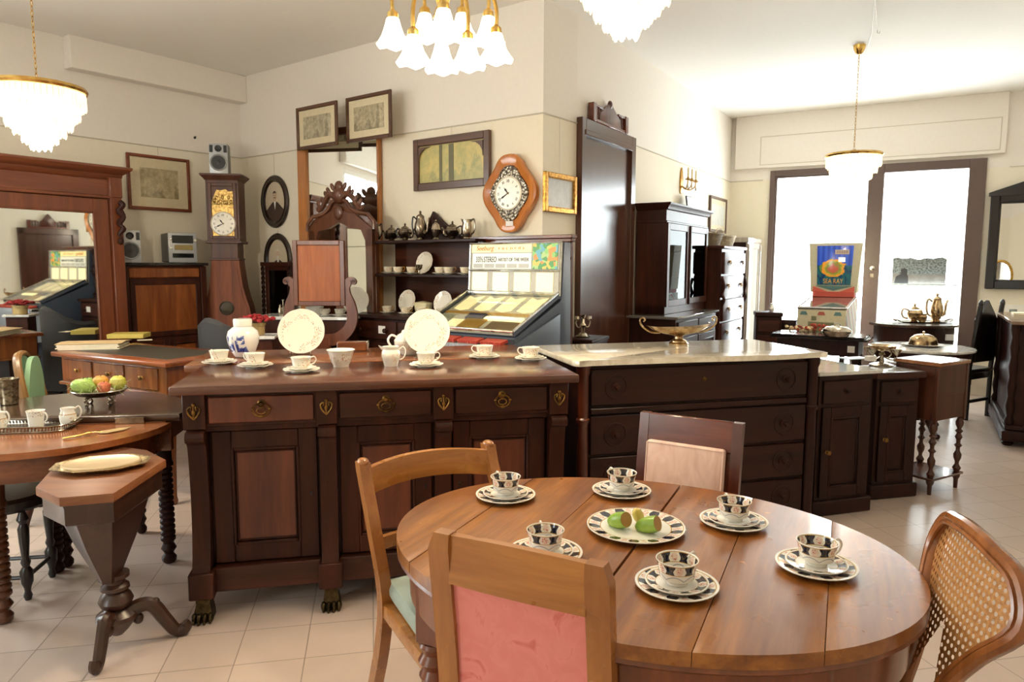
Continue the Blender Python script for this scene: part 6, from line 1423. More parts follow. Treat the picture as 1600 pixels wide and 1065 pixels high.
m = MB(); m.tube([(W / 2, -.026, hb + .07), (W / 2, -.026, zc - .18)], .01, 8); part('door_bead', m, DARK, t)
BKM = [plain('book_brown', (96, 60, 36), .6), plain('book_red', (122, 44, 34), .6), plain('book_dark_blue', (44, 52, 74), .6), plain('book_tan', (164, 126, 80), .6)]
m = MB(); t2 = thing('white_card', 'white framed card leaning on the bookcase cornice', 'card', on_wall(pA, pB, dw(1075, 312, .1)[0], .1, zc + .003), AN2, rot=(R(-8), 0, AN2))
m.box(-.0, .26, -.008, .008, 0, .17, .002); part('frame', m, BLACKP, t2); m = MB(); m.box(.012, .248, -.0095, -.008, .012, .158, 0); part('sheet', m, WHITEP, t2)
# ---- tall chest of drawers with baskets
u0, _ = dw(1128, 385, .45); u1, _ = dw(1163, 382, .45); W = u1 - u0; H = 1.655
t = thing('tall_chest', 'tall narrow chest of six drawers beside the glazed bookcase', 'chest of drawers', on_wall(pA, pB, u0, .45), AN2)
m = MB(); m.box(0, W, .0, .43, .06, H - .03, .003); m.box(-.01, W + .01, -.02, .43, 0, .09, .006); part('carcass', m, WALN, t)
m = MB(); m.box(-.02, W + .02, -.03, .43, H - .035, H, .008); part('top', m, WALNX, t)
nd = 6
for k in range(nd):
    z0 = .12 + k * (H - .17) / nd; z1 = z0 + (H - .17) / nd - .018; pr = .028 if k % 2 else .018
    m = MB(); m.box(.03, W - .03, -pr, .01, z0, z1, .01, 2); d = part('drawer', m, WALNX, t)
    for q in (.22, .78): ring_pull(d, W * q, -pr, (z0 + z1) / 2 + .02, .02)
    m = MB(); m.at((W / 2, -pr, (z0 + z1) / 2), (R(90), 0, 0)).lathe([(.012, 0), (.012, .003), (0, .004)], 12); part('escutcheon', m, BRASS, d)
for x in (.0, W):
    m = MB(); m.tube(spline([(x, -.015, H - .34), (x, -.035, H - .42), (x, -.02, H - .5), (x, -.04, H - .56), (x, -.02, H - .62)], 5), .016, 8); part('carved_bracket', m, WALN, t)
def basket(name, label, s, off, rx, ry, h, z, mat, handle):
    t = thing(name, label, 'basket', on_wall(pA, pB, s, off, z), AN2, 'wicker baskets')
    m = MB(); n = 40
    for j in range(12):
        q = j / 11; k = .8 + .2 * q; m.tube([((rx * k + .003 * (-1) ** (i + j)) * cos(2 * pi * i / n), (ry * k + .003 * (-1) ** (i + j)) * sin(2 * pi * i / n), .006 + h * q) for i in range(n)], h / 20, 5, True)
    m.loft([[(rx * .8 * cos(2 * pi * i / n), ry * .8 * sin(2 * pi * i / n), q) for i in range(n)] for q in (.001, .006)]); part('woven_body', m, mat, t)
    m = MB(); m.tube([(rx * 1.01 * cos(2 * pi * i / n), ry * 1.01 * sin(2 * pi * i / n), h + .006) for i in range(n)], .01, 6, True); part('rim', m, mat, t)
    if handle: m = MB(); m.tube(spline([(-rx, 0, h), (-rx * .7, 0, h + .07), (0, 0, h + .1), (rx * .7, 0, h + .07), (rx, 0, h)], 5), .008, 6); part('handle', m, mat, t)
WICK = plain('grey_wicker', (120, 104, 80), .8, vary=.35); WICK2 = plain('pale_wicker', (176, 160, 132), .8, vary=.3)
sa = (u0 + u1) / 2
basket('basket', 'low dark wicker basket at the left on the tall chest', u0 + .2, .22, .22, .17, .12, H, WICK, False); basket('basket', 'pale wicker basket with hoop handle at the right on the tall chest', u1 - .2, .22, .2, .17, .11, H, WICK2, True)
# ---- narrow glossy cupboard past the tall chest
u0, _ = dw(1166, 375, .4); u1, _ = dw(1186, 375, .4); W = u1 - u0
t = thing('narrow_cupboard', 'glossy narrow cupboard with fluted posts between tall chest and shop window', 'cupboard', on_wall(pA, pB, u0, .40), AN2)
GLAREW = wood('window_glare_cupboard', (150, 140, 128), (186, 178, 166), 'z', .12, .5)  # pale tone carries the shop window's glare on the cupboard front
m = MB(); m.box(0, W, .0, .38, .05, 1.74, .004); part('carcass', m, DARK, t); m = MB(); m.box(-.02, W + .02, -.03, .38, 1.72, 1.78, .008); m.box(-.01, W + .01, -.02, .38, 0, .1, .006); part('cornice', m, GLAREW, t)
m = MB(); m.panel_frame(0, W, .1, 1.72, .07, -.02, .002, .004); d = part('door', m, GLAREW, t); m = MB(); m.box(.06, W - .06, -.008, .004, .16, 1.66, .004); part('panel', m, GLAREW, d)
for x in (.03, W - .03):
    m = MB(); m.tube([(x, -.024, .12), (x, -.024, 1.7)], .014, 8); m.ell((x, -.026, 1.66), (.03, .02, .05), 8, 6); part('fluted_post', m, GLAREW, t)
# ---- wall sconce
s0, z0 = dw(1068, 284, .03); t = thing('wall_sconce', 'brass wall sconce with three candle arms above the bookcase', 'sconce', on_wall(pA, pB, s0, .0, z0), AN2)
m = MB(); m.prism([(-.03, -.12), (.03, -.12), (.045, 0), (.03, .1), (0, .15), (-.03, .1), (-.045, 0)], -.015, 0, 'xz', .004); part('backplate', m, GILT, t)
for a in (-1, 0, 1):
    m = MB(); m.tube(spline([(0, -.01, -.04), (a * .06, -.07, -.08), (a * .12, -.11, -.05), (a * .13, -.12, 0)], 5), .006, 7); m.lathe([(.008, 0), (.03, .008), (.028, .014), (.012, .014), (.012, .03), (0, .03)], 16, (a * .13, -.12, 0)); b = part('candle_arm', m, GILT, t)
    m = MB(); m.lathe([(.01, .03), (.01, .12), (.004, .125), (0, .14)], 12, (a * .13, -.12, 0)); part('candle', m, plain('ivory_candle', (230, 216, 176), .5) if 'ivory_candle' not in bpy.data.materials else bpy.data.materials['ivory_candle'], b)
    m = MB(); m.at((a * .13, -.12, -.04)).lathe([(0, -.05), (.008, -.04), (.006, -.02), (.002, 0)], 8); part('glass_drop', m, SILVER, b)
# ---- two small dark cabinets beneath the window's left edge
x0, y0, _ = at_y(1182, 487, 7.6); t = thing('small_cabinet', 'small dark cabinet under the left edge of the shop window', 'cabinet', (x0, 7.6, 0), AN3 + R(15))
m = MB(); m.box(0, .26, 0, .3, 0, .9, .004); part('carcass', m, DARK, t); m = MB(); m.box(-.01, .27, -.012, .3, .9, .95, .008); part('top', m, DARKX, t); m = MB(); m.box(.02, .24, -.012, .004, .74, .86, .004); part('drawer', m, WALNX, t); m = MB(); m.box(.02, .24, -.012, .004, .1, .7, .004); part('door', m, WALN, t)
x0, y0, _ = at_y(1226, 497, 7.7); t = thing('low_chest', 'low dark chest half hidden left of the pinball machine', 'chest', (x0 - .1, 7.75, 0), AN3)
m = MB(); m.box(0, .22, 0, .3, 0, .80, .004); part('carcass', m, DARK, t); m = MB(); m.box(-.015, .235, -.015, .3, .80, .86, .006); part('top', m, DARKX, t)
x0, y0, z0 = at_y(1196, 486, 7.7); single('white_vase', 'tiny white vase standing on the small cabinet beside the shop window', 'vase', MB().lathe([(.02, 0), (.03, .03), (.02, .06), (.012, .08), (.018, .09), (0, .085)], 16), WHITEP, (x0 + .06, 7.68, .95))
# ---- pinball machine
pw = .6; fx, fy = at_y(1283, 481, 7.15)[:2]; an = AN3 + R(-1)
x0 = fx - pw * .37 * cos(an); y0 = fy - pw * .37 * sin(an)
t = thing('pinball_machine', 'vintage pinball machine with blue underwater backglass before the shop window', 'pinball machine', (x0, y0, 0), an); t.scale = (.76, 1, 1)
def stripe_mat():
    m = Mat('striped_cabinet_paint').set(rough=.4); x, y, z = m.xyz(); q = m.math('FRACT', m.math('MULTIPLY', m.math('ADD', m.math('MULTIPLY', y, 1.0), m.math('MULTIPLY', z, 1.6)), 3.2)); m.base(m.ramp(q, [(0, lin((214, 208, 186))), (.5, lin((204, 84, 62))), (.66, lin((214, 208, 186))), (.8, lin((110, 150, 160))), (.92, lin((214, 208, 186)))], 'CONSTANT')); return m.m
STR = stripe_mat(); CAB = plain('cream_cabinet_paint', (206, 198, 164), .4)
m = MB(); m.prism([(0, .62), (0, 1.02), (.95, 1.10), (1.2, 1.10), (1.2, .62)], 0, pw, 'yz', .004); part('lower_cabinet', m, STR, t)
m = MB(); m.box(.0, pw, -.008, .004, .62, 1.0, .003); fpn = part('front_panel', m, CAB, t)
m = MB(); m.box(.14, .46, -.018, -.006, .72, .88, .004); m.box(.18, .24, -.02, -.008, .9, .94, .002); part('coin_door', m, plain('olive_steel', (120, 118, 84), .35, .3), fpn)
for x, c in ((.08, (90, 130, 130)), (.3, (180, 90, 70)), (.5, (90, 130, 130))): m = MB(); m.prism([(x - .05, .95), (x + .05, .95), (x + .03, .985), (x - .03, .985)], -.011, -.006, 'xz'); part('painted_motif', m, plain('motif_%d' % c[0] if 'motif_%d' % c[0] not in bpy.data.materials else 'motif', c, .5), fpn)
m = MB(); m.tube([(.0, 0, 1.02), (pw, 0, 1.02)], .014, 8); m.tube([(0, 0, 1.02), (0, .95, 1.1)], .01, 8); m.tube([(pw, 0, 1.02), (pw, .95, 1.1)], .01, 8); part('steel_rail', m, CHR, t)
m = MB(); m.loft([[(x, y, z) for x, y, z in ((.02, .03, 1.02), (pw - .02, .03, 1.02), (pw - .02, .94, 1.096), (.02, .94, 1.096))], [(x, y, z) for x, y, z in ((.02, .03, 1.027), (pw - .02, .03, 1.027), (pw - .02, .94, 1.103), (.02, .94, 1.103))]]); part('playfield_glass', m, plain('playfield_glass', (110, 100, 92), .05, coat=.6), t)
for sx in (.03, pw - .03):
    for y in (.04, 1.15): m = MB(); m.prism([(sx - .03, y - .03), (sx + .03, y - .03), (sx + .03, y + .03), (sx - .03, y + .03)], .0, .7, 'xy', .006); part('leg', m, CHR, t)
m = MB(); m.box(.02, pw - .02, .88, 1.18, 1.10, 1.16, .004); part('neck', m, plain('red_neck_panel', (196, 76, 56), .45), t)
m = MB(); wt, wb_ = .36, .31; c = pw / 2; m.loft([[(c - wb_, .9, 1.15), (c + wb_, .9, 1.15), (c + wb_, 1.16, 1.15), (c - wb_, 1.16, 1.15)], [(c - wt, .9, 1.70), (c + wt, .9, 1.70), (c + wt, 1.16, 1.70), (c - wt, 1.16, 1.70)]]); bb = part('backbox', m, CAB, t)
_m = Mat('underwater_backglass').set(rough=.15); x, y, z = _m.xyz(); v = _m.coord(); n1 = _m.noise(v, 9, 4, .6, .8); n2 = _m.noise(v, 24, 3)
blue = _m.ramp(_m.math('FRACT', _m.math('MULTIPLY', x, 14)), [(0, lin((36, 60, 150))), (.5, lin((58, 92, 186))), (1, lin((40, 64, 150)))])
lo = _m.ramp(n1.outputs[0], [(.38, lin((24, 40, 66))), (.5, lin((40, 96, 96))), (.62, lin((30, 44, 84)))])
dx = _m.math('DIVIDE', _m.math('SUBTRACT', x, c - .01), .17); dz = _m.math('DIVIDE', _m.math('SUBTRACT', z, 1.42), .11); el = _m.math('ADD', _m.math('MULTIPLY', dx, dx), _m.math('MULTIPLY', dz, dz))
fish = _m.ramp(_m.math('ADD', _m.math('MULTIPLY', el, .6), _m.math('MULTIPLY', n2.outputs[0], .5)), [(.3, lin((176, 84, 60))), (.45, lin((104, 134, 50))), (.58, lin((196, 150, 56))), (.72, lin((226, 134, 40))), (.85, lin((96, 120, 60)))])
col = _m.mix(_m.math('GREATER_THAN', z, 1.45), lo, blue); col = _m.mix(_m.math('MULTIPLY', _m.math('GREATER_THAN', z, 1.325), _m.math('LESS_THAN', _m.math('ADD', el, _m.math('MULTIPLY', n1.outputs[0], 3.2)), 2.55)), col, fish); _m.base(col); _m.l(col, _m.b.inputs['Emission Color']); _m.b.inputs['Emission Strength'].default_value = .3
m = MB(); m.prism([(c - .225, 1.235), (c + .225, 1.235), (c + .245, 1.67), (c - .245, 1.67)], .888, .9, 'xz', .002); bg_ = part('backglass', m, _m.m, bb, label='lit backglass painted with blue water and an orange and green sea creature')
text_obj('lettering', 'SEA RAY', .075, plain('yellow_orange_letters', (238, 176, 56), .4), bb, (c - .01, .886, 1.275), (R(90), 0, 0), .001, 'CENTER', .95)
m = MB(); m.box(c + .0, c + .19, .884, .89, 1.575, 1.625, .002); part('score_reels', m, plain('pale_score_window', (206, 186, 170), .4), bb); text_obj('score', '0 0 0 0 0', .04, INK, bb, (c + .095, .8835, 1.6), (R(90), 0, 0), .0005)
m = MB(); m.box(c + .05, c + .14, .884, .89, 1.49, 1.54, .004); part('ball_window', m, glow('lit_window', (255, 240, 200), .8), bb)
m = MB(); m.prism([(c - .25, 1.225), (c + .25, 1.225), (c, 1.17)], .89, .9, 'xz'); part('painted_chevron', m, plain('teal_chevron', (84, 124, 118), .45), bb)
for s in (-1, 1): m = MB(); m.prism([(c + s * .28, 1.16), (c + s * .08, 1.16), (c + s * .28, 1.22)], .888, .9, 'xz'); part('painted_flash', m, plain('red_flash', (210, 92, 70), .45) if 'red_flash' not in bpy.data.materials else bpy.data.materials['red_flash'], bb)
# ---- game table with covered dish and dried flowers
g0 = at_z(1204, 521, .8); g1 = at_z(1374, 530, .8); an = atan2(g1[1] - g0[1], g1[0] - g0[0]); W = hypot(g1[0] - g0[0], g1[1] - g0[1]) - .12
t = thing('games_table', 'dark fold-top table with glossy leaf in front of the pinball machine', 'table', (g0[0], g0[1], 0), an)
m = MB(); m.box(0, W, 0, .42, .785, .805, .005); m.box(-.015, W + .03, -.0, .44, .765, .785, .005); part('top_leaf', m, wood('glossy_black_top', (24, 18, 16), (50, 38, 34), 'x', .08, .6), t)
m = MB(); m.box(.05, W - .05, .05, .40, .62, .765, .004); part('apron', m, DARK, t)
m = MB(); m.box(W - .14, W - .08, .046, .05, .66, .72, 0); part('price_tag', m, TAGW, t)
for x in (.08, W - .08):
    for y in (.08, .37): part('leg', MB().lathe([(.014, 0), (.022, .05), (.028, .4), (.02, .44), (.03, .5), (.024, .54), (.032, .62)], 14, (x, y, 0)), DARK, t)
x, y, _ = at_z(1307, 526, .805); t = thing('covered_dish', 'oval silver covered serving dish on the glossy fold-top table', 'dish', (x, y, .805), an)
m = MB(); n = 36; m.loft([[(rx * cos(2 * pi * i / n), rx * .72 * sin(2 * pi * i / n), z) for i in range(n)] for rx, z in ((.08, 0), (.1, .008), (.125, .04), (.132, .052), (.125, .054))]); part('base', m, SILVERD, t)
m = MB(); m.loft([[(rx * cos(2 * pi * i / n), rx * .72 * sin(2 * pi * i / n), z) for i in range(n)] for rx, z in ((.126, .054), (.122, .066), (.09, .09), (.05, .1), (.01, .102))]); m.tube(spline([(-.03, 0, .1), (-.02, 0, .12), (.02, 0, .12), (.03, 0, .1)], 4), .005, 7); part('lid', m, SILVER, t)
x, y, _ = at_z(1262, 518, .805); t = thing('dried_flowers', 'spray of dried red and cream flowers lying on the fold-top table', 'flowers', (x, y + .06, .805), an)
rnd = random.Random(8)
for k, (mt, lab) in enumerate(((plain('rust_petals', (170, 70, 48), .7), None), (plain('straw_petals', (220, 196, 150), .7), None))):
    m = MB()
    for i in range(26):
        px_, py_, pz_ = rnd.uniform(-.15, .15), rnd.uniform(-.05, .05), rnd.uniform(.012, .07) if k == 0 else rnd.uniform(.012, .04)
        m.at((px_ + (.06 if k == 0 else -.05), py_, pz_), (rnd.uniform(0, 3), rnd.uniform(0, 3), 0)); m.ell((0, 0, 0), (.018, .018, .008), 7, 5)
    part('red_heads' if k == 0 else 'cream_heads', m, mt, t, kind='stuff')
m = MB()
for i in range(12): a = rnd.uniform(-.5, .5); m.tube([(0, 0, .01), (.1 * cos(a), .05 * sin(a), .02), (.2 * cos(a) * (-1) ** i, .08 * sin(a), .01)], .002, 4)
part('stalks', m, plain('dry_stalk', (140, 116, 74), .8), t)
# ---- round marble table and cloche
x, y, _ = at_z(1439, 541, .75); t = thing('marble_pedestal_table', 'round pedestal table with grey white marble top near the shop window', 'table', (x, y, 0), 0)
m = MB(); m.lathe([(.40, .724), (.412, .732), (.412, .745), (.405, .75), (0, .75)], 56); part('marble_top', m, MARBLEW, t, label='grey white marble disc')
m = MB(); m.lathe([(.385, .724), (.38, .67), (.36, .665), (.1, .66), (.06, .6), (.05, .45), (.08, .35), (.05, .28), (.07, .2), (.05, .14), (.03, .1)], 40); part('pedestal', m, DARK, t)
for k in range(3): a = R(30 + 120 * k); m = MB(); m.tube(spline([(.04 * cos(a), .04 * sin(a), .18), (.15 * cos(a), .15 * sin(a), .16), (.26 * cos(a), .26 * sin(a), .04), (.32 * cos(a), .32 * sin(a), .02)], 5), [.035] * 8 + [.025] * 8, 8); part('leg', m, DARK, t)
x, y, _ = at_z(1442, 540, .75); t = thing('food_cloche', 'domed golden food cover on a plate on the round marble table', 'cloche', (x, y, .75), 0)
m = MB(); n = 40; m.loft([[(r * cos(2 * pi * i / n), r * .78 * sin(2 * pi * i / n), z) for i in range(n)] for r, z in ((.12, .014), (.118, .03), (.105, .07), (.075, .095), (.03, .106), (.004, .107))]); m.lathe([(.012, .105), (.006, .115), (.012, .125), (0, .13)], 14); part('dome', m, SILVERG, t)
part('plate', MB().lathe([(.1, 0), (.165, .01), (.168, .014), (.1, .008), (0, .008)], 44), SILVERD, t)
# ---- half-round table with the gilt tea service
h0 = at_z(1376, 506, .85); h1 = at_z(1500, 506, .85); W = h1[0] - h0[0]
t = thing('half_round_table', 'dark half-round table against the glass street door', 'table', ((h0[0] + h1[0]) / 2, h0[1] + .12, 0), R(-4))
m = MB(); m.prism([(W / 2 * cos(a), .34 * sin(a)) for a in [pi + pi * i / 30 for i in range(31)]] + [(W / 2, .1), (-W / 2, .1)], .825, .85, 'xy', .005); part('top', m, DARKTOP, t)
m = MB(); m.prism([((W / 2 - .04) * cos(a), .30 * sin(a)) for a in [pi + pi * i / 30 for i in range(31)]] + [(W / 2 - .04, .08), (-W / 2 + .04, .08)], .64, .825, 'xy', .003); part('apron', m, DARK, t)
m = MB(); m.box(.18, .25, -.29, -.265, .7, .76, 0); part('price_tag', m, TAGW, t)
for x, y in ((-W / 2 + .08, .03), (W / 2 - .08, .03), (-.18, -.22), (.18, -.22)): part('leg', MB().lathe([(.012, 0), (.018, .3), (.028, .62), (.028, .66)], 12, (x, y, 0)), DARK, t)
x, y, _ = at_z(1440, 503, .85); t = thing('serving_tray', 'dark oval tray holding the gilt tea service on the half-round table', 'tray', (x, y - .02, .85), 0); tx, ty = x, y - .02
m = MB(); n = 44; m.loft([[(r * .27 * cos(2 * pi * i / n), r * .15 * sin(2 * pi * i / n), z) for i in range(n)] for r, z in ((.85, 0), (.95, .004), (1, .012), (.98, .013), (.88, .006), (.02, .006))]); part('dish', m, SILVERD, t)
for s in (-1, 1): m = MB(); m.tube(spline([(s * .26, -.04, .012), (s * .3, -.03, .03), (s * .305, .03, .03), (s * .26, .04, .012)], 4), .006, 7); part('handle', m, SILVERD, t)
gp = lambda nm, lab, px, body, sp_, lid, ha, sc, cat: pot(nm, lab, px, body, sp_, lid, ha, SILVERG, SILVERG, sc * 1.3, cat, loc=(at_y(px, 500, ty)[0], ty + (.0 if px != 1436 else -.06), .857))
gp('teapot', 'small gilt teapot at the left of the tray by the street door', 1428, round_b, None, True, R(0), .95, 'teapot'); gp('coffee_pot', 'tall gilt coffee pot with long spout at the right of the tray', 1462, tall_b, 'long', True, R(0), 1.0, 'coffee pot'); gp('milk_jug', 'little gilt milk jug in front between the two gilt pots', 1436, [(.022, 0), (.03, .02), (.034, .045), (.026, .06), (.03, .07)], 'lip', False, R(0), .95, 'jug')
# ---- black carved chair
x, y, _ = at_z(1522, 632, 0); t = thing('carved_chair', 'black carved high-back chair beside the half-round table', 'chair', (4.46, 6.66, 0), R(-150))
BW2 = wood('black_carved_oak', (12, 9, 9), (28, 20, 18), 'z', .35, .2)
for s in (-1, 1):
    m = MB(); m.tube([(s * .19, 0, 0), (s * .19, .0, .5), (s * .19, .06, 1.08)], .022, 8); m.ell((s * .19, .062, 1.1), (.022, .022, .04), 10, 8); part('back_post', m, BW2, t)
m = MB(); m.prism([(-.17, .55), (.17, .55), (.17, .95), (.12, 1.0), (.06, 1.06), (0, 1.13), (-.06, 1.06), (-.12, 1.0), (-.17, .95)], .0, .04, 'xz', .008)
m.ell((0, .0, 1.06), (.05, .03, .06), 10, 8); m.ell((0, -.005, .75), (.1, .025, .12), 12, 8); part('carved_back', m, BW2, t)
m = MB(); m.box(-.21, .21, -.4, .02, .44, .48, .01); m.box(-.19, .19, -.38, .0, .38, .44, .004); part('seat', m, BW2, t)
for s in (-1, 1): m = MB(); m.lathe([(.018, 0), (.026, .03), (.016, .06), (.024, .2), (.016, .34), (.026, .38)], 12, (s * .18, -.36, 0)); part('leg', m, BW2, t)
m = MB(); m.box(-.19, .19, -.01, .01, .16, .19, .003); m.box(-.19, .19, -.37, -.35, .16, .19, .003); part('stretcher', m, BW2, t)
# ---- tall dark mirror right of the street door
s0, z0 = hit(1530, 447, pB, pE, .06); s1 = s0 + .62; zt = 2.22
t = thing('dark_mirror', 'large black-framed mirror on the wall right of the street door', 'mirror', on_wall(pB, pE, 2.80, .03, 0), AN3); W = .75
m = MB(); m.panel_frame(0, W, 1.2, zt, .085, -.05, 0, .008); m.panel_frame(.08, W - .08, 1.28, zt - .08, .02, -.035, 0, .006); m.prism([(-.02, zt - .02), (W + .02, zt - .02), (W + .02, zt + .02), (W / 2, zt + .16), (-.02, zt + .02)], -.055, 0, 'xz', .006); part('frame', m, BLACKW, t)
m = MB(); m.box(.09, W - .09, -.012, -.006, 1.29, zt - .09, 0); part('glass', m, MIRROR, t)
# ---- marble-topped side cabinet and carved sideboard at the right edge
x, y, _ = at_z(1561, 692, 0); t = thing('carved_sideboard', 'dark carved sideboard with pale top at the right edge of the picture', 'sideboard', (4.03, 5.62, 0), R(60))
# local x runs away from the viewer along the right wall
m = MB(); m.box(-.04, 1.3, -.42, .04, .985, 1.015, .006); part('top', m, wood('pale_waxed_top', (118, 92, 72), (160, 132, 108), 'x', .15, .5), t)
m = MB(); m.box(.03, 1.25, -.36, -.01, .12, .985, .004); part('carcass', m, DARK, t)
m = MB(); m.box(-.05, 1.31, -.42, .05, .04, .13, .014, 2); m.box(-.03, 1.29, -.40, .03, .13, .17, .008); part('plinth', m, DARK, t)
for x in (.02, 1.24):
    for y in (.0, -.34):
        m = MB(); m.lathe([(.03, .17), (.036, .2), (.02, .24), (.034, .32), (.022, .4), (.034, .48), (.022, .56), (.034, .64), (.022, .72), (.034, .8), (.022, .88), (.036, .94), (.036, .985)], 14, (x, y, 0)); part('turned_post', m, DARK, t)
        m = MB(); m.lathe([(.03, 0), (.045, .02), (.03, .045)], 14, (x, y, 0)); part('bun_foot', m, DARK, t)
m = MB(); m.box(.02, .1, .016, .024, .86, .90, 0) if 0 else m.box(-.012, -.004, -.2, -.1, .88, .92, 0); part('price_tag', m, TAGW, t)

s0, z0 = hit(304, 215, pH, pC); m = MB(); m.tube([(0, 0, 0), (0, -.02, -.004), (0, -.022, .012)], .005, 6); m.ell((0, -.002, 0), (.012, .004, .012), 10, 6)
single('wall_hook', 'tiny dark hook high on the left wall between engraving and longcase clock', 'hook', m, BLACKP, on_wall(pH, pC, s0, 0, z0), AN6)
# ================================================================ big mirror wardrobe at the left
WR = AN6 + R(3.4)
cxp, cyp, _ = on_plane(187, 300, wpt(pH, pC, 0, .60), wpt(pH, pC, 1, .60))
t = thing('mirror_wardrobe', 'large reddish wardrobe with a tall mirror door and moulded cornice at the left', 'wardrobe', (cxp, cyp, 0), WR)
WARD = wood('wardrobe_mahogany', (82, 40, 22), (136, 74, 42), 'x', .3, .3); WARDZ = wood('wardrobe_mahogany_upright', (82, 40, 22), (134, 72, 41), 'z', .3, .3)
WW_ = 1.55; zc = 2.21
m = MB(); m.box(-WW_, 0, .03, .50, .08, zc - .08, .003); m.box(-WW_ - .02, .02, -.02, .50, 0, .14, .008); part('carcass', m, WARDZ, t)
m = MB(); m.loft([[(-WW_ - a, -a, z), (a, -a, z), (a, .5, z), (-WW_ - a, .5, z)] for a, z in ((.0, zc - .1), (.015, zc - .085), (.02, zc - .06), (.06, zc - .03), (.075, zc - .015), (.075, zc), (.06, zc + .004))]); part('cornice', m, WARD, t)
m = MB(); m.box(-WW_, -.085, -.012, .04, zc - .23, zc - .1, .004); m.box(-WW_, -.0, -.022, .04, zc - .25, zc - .225, .005); part('frieze', m, WARD, t)
m = MB(); m.panel_frame(-WW_ + .1, -.10, .16, zc - .255, .115, -.008, .03, .003); m.panel_frame(-WW_ + .2, -.205, .26, zc - .355, .016, -.014, .02, .005); d = part('mirror_door', m, WARDZ, t)
m = MB(); m.box(-WW_ + .21, -.215, .0, .004, .27, zc - .365, 0); part('mirror', m, MIRROR, d)
for x in (-.05, -WW_ + .05):
    m = MB(); m.box(x - .045, x + .045, -.035, .03, .14, zc - .08, .004); m.box(x - .05, x + .05, -.045, .0, zc - .24, zc - .08, .006); pt = part('pilaster', m, WARDZ, t)
    m = MB(); m.tube(spline([(x + .02, -.05, zc - .27), (x + .03, -.07, zc - .3), (x + .01, -.055, zc - .34), (x + .03, -.075, zc - .39), (x + .005, -.05, zc - .44), (x + .028, -.065, zc - .48), (x + .0, -.05, zc - .53), (x + .02, -.06, zc - .56)], 4), [.02, .022, .024, .026, .022, .02, .02, .022, .026, .028, .024, .02, .018, .02, .022, .024, .02, .018, .016, .018, .022, .022, .018, .016, .014, .012, .012, .012, .01], 8); m.ell((x + .01, -.05, zc - .58), (.025, .02, .03), 10, 8); part('carved_console', m, DARK, pt)
m = MB(); m.tube([(-WW_ + .2, -.02, 1.2), (-WW_ + .2, -.02, 1.3)], .008, 6); part('key_plate', m, BRASS, d)
# ================================================================ dressing table seen from behind, with swing mirror
X0, Y0, _ = at_y(503, 500, 5.42); VA = R(-6); vz = 1.045
t = thing('dressing_table', 'dressing table with pale marble top and swing mirror turned away from the viewer', 'dressing table', (X0, Y0, 0), VA)
VW = .58
m = MB(); m.box(-VW, .23, .02, .40, vz - .025, vz, .004); part('marble_top', m, MARBLEW, t, label='pale marble slab')
m = MB(); m.box(-VW + .03, .20, .04, .38, .06, vz - .025, .003); m.box(-VW + .0, .23, .03, .39, 0, .1, .005); part('carcass', m, WALN, t)
LYRE = wood('lyre_mahogany', (84, 42, 24), (130, 74, 44), 'z', .35, .2)
for s in (-1, 1):
    P = spline([(s * .03, -.02, .87), (s * .13, -.02, .885), (s * .215, -.02, .95), (s * .252, -.02, 1.04), (s * .24, -.02, 1.14), (s * .208, -.02, 1.22), (s * .204, -.02, 1.28), (s * .235, -.02, 1.325), (s * .262, -.02, 1.325), (s * .27, -.02, 1.31)], 6)
    n = len(P); secs = []
    for i, p in enumerate(P):
        a = P[min(i + 1, n - 1)] - P[max(i - 1, 0)]; a.normalize(); w = .046 - .026 * (i / n) ** 1.3; nx, nz = -a.z * w, a.x * w
        secs.append([(p.x + nx, -.036, p.z + nz), (p.x - nx, -.036, p.z - nz), (p.x - nx, -.008, p.z - nz), (p.x + nx, -.008, p.z + nz)])
    m = MB(); m.loft(secs); m.at((s * .266, -.02, 1.318), (R(90), 0, 0)).lathe([(.022, -.016), (.024, 0), (.022, .016)], 14); part('lyre_post', m, LYRE, t)
m = MB(); m.box(-.07, .07, -.04, .0, .7, .9, .006); part('lyre_foot', m, LYRE, t)
m = MB(); zb, zt2 = 1.135, 1.63; m.panel_frame(-.203, .203, zb, zt2, .037, -.045, -.012, .004); pm = part('mirror_frame', m, LYRE, t); m = MB(); m.box(-.17, .17, -.034, -.02, zb + .033, zt2 - .033, .002); part('back_board', m, PINE, pm, label='scratched orange pine back board')
m = MB(); m.box(-.165, .165, -.014, -.010, zb + .035, zt2 - .035, 0); part('mirror', m, MIRROR, pm)
def on_v(px, dep, dz=0.0):
    y = Y0 + dep; x = at_y(px, 495, y)[0]; return (x, y, vz + dz)
VC = porcelain('dressing_cup_glaze', 'z', .012, .045, 50, .5)
L = on_v(492, .14); single('wash_bowl', 'white china bowl on the marble dressing table below the swing mirror', 'bowl', MB().lathe([(.035, 0), (.04, .006), (.06, .03), (.072, .075), (.07, .075), (.055, .03), (0, .012)], 32), WHITEP, L)
first = None
for px, where in ((507, 'beside the white bowl'), (531, 'at the right end')):
    L = on_v(px, .13)
    if first is None:
        S1 = single('saucer', 'x', 'saucer', plate_mb(.065, .034, .011), WHITEP, L, 0, 'dressing table saucers'); K1 = thing('teacup', 'x', 'cup', (L[0], L[1], vz + .007), 0, 'dressing table teacups'); part('cup_body', cup_mb(.042, .05, .023), VC, K1); part('handle', handle_mb(.04, .05, .02, .003), WHITEP, K1); first = new = (S1, K1)
    else: new = (dup(S1, L), dup(K1, (L[0], L[1], vz + .007)))
    for o, k in zip(new, ('white saucer on the dressing table ', 'white teacup on the dressing table ')): o['label'] = k + where; o.rotation_euler = (0, 0, 1.0)
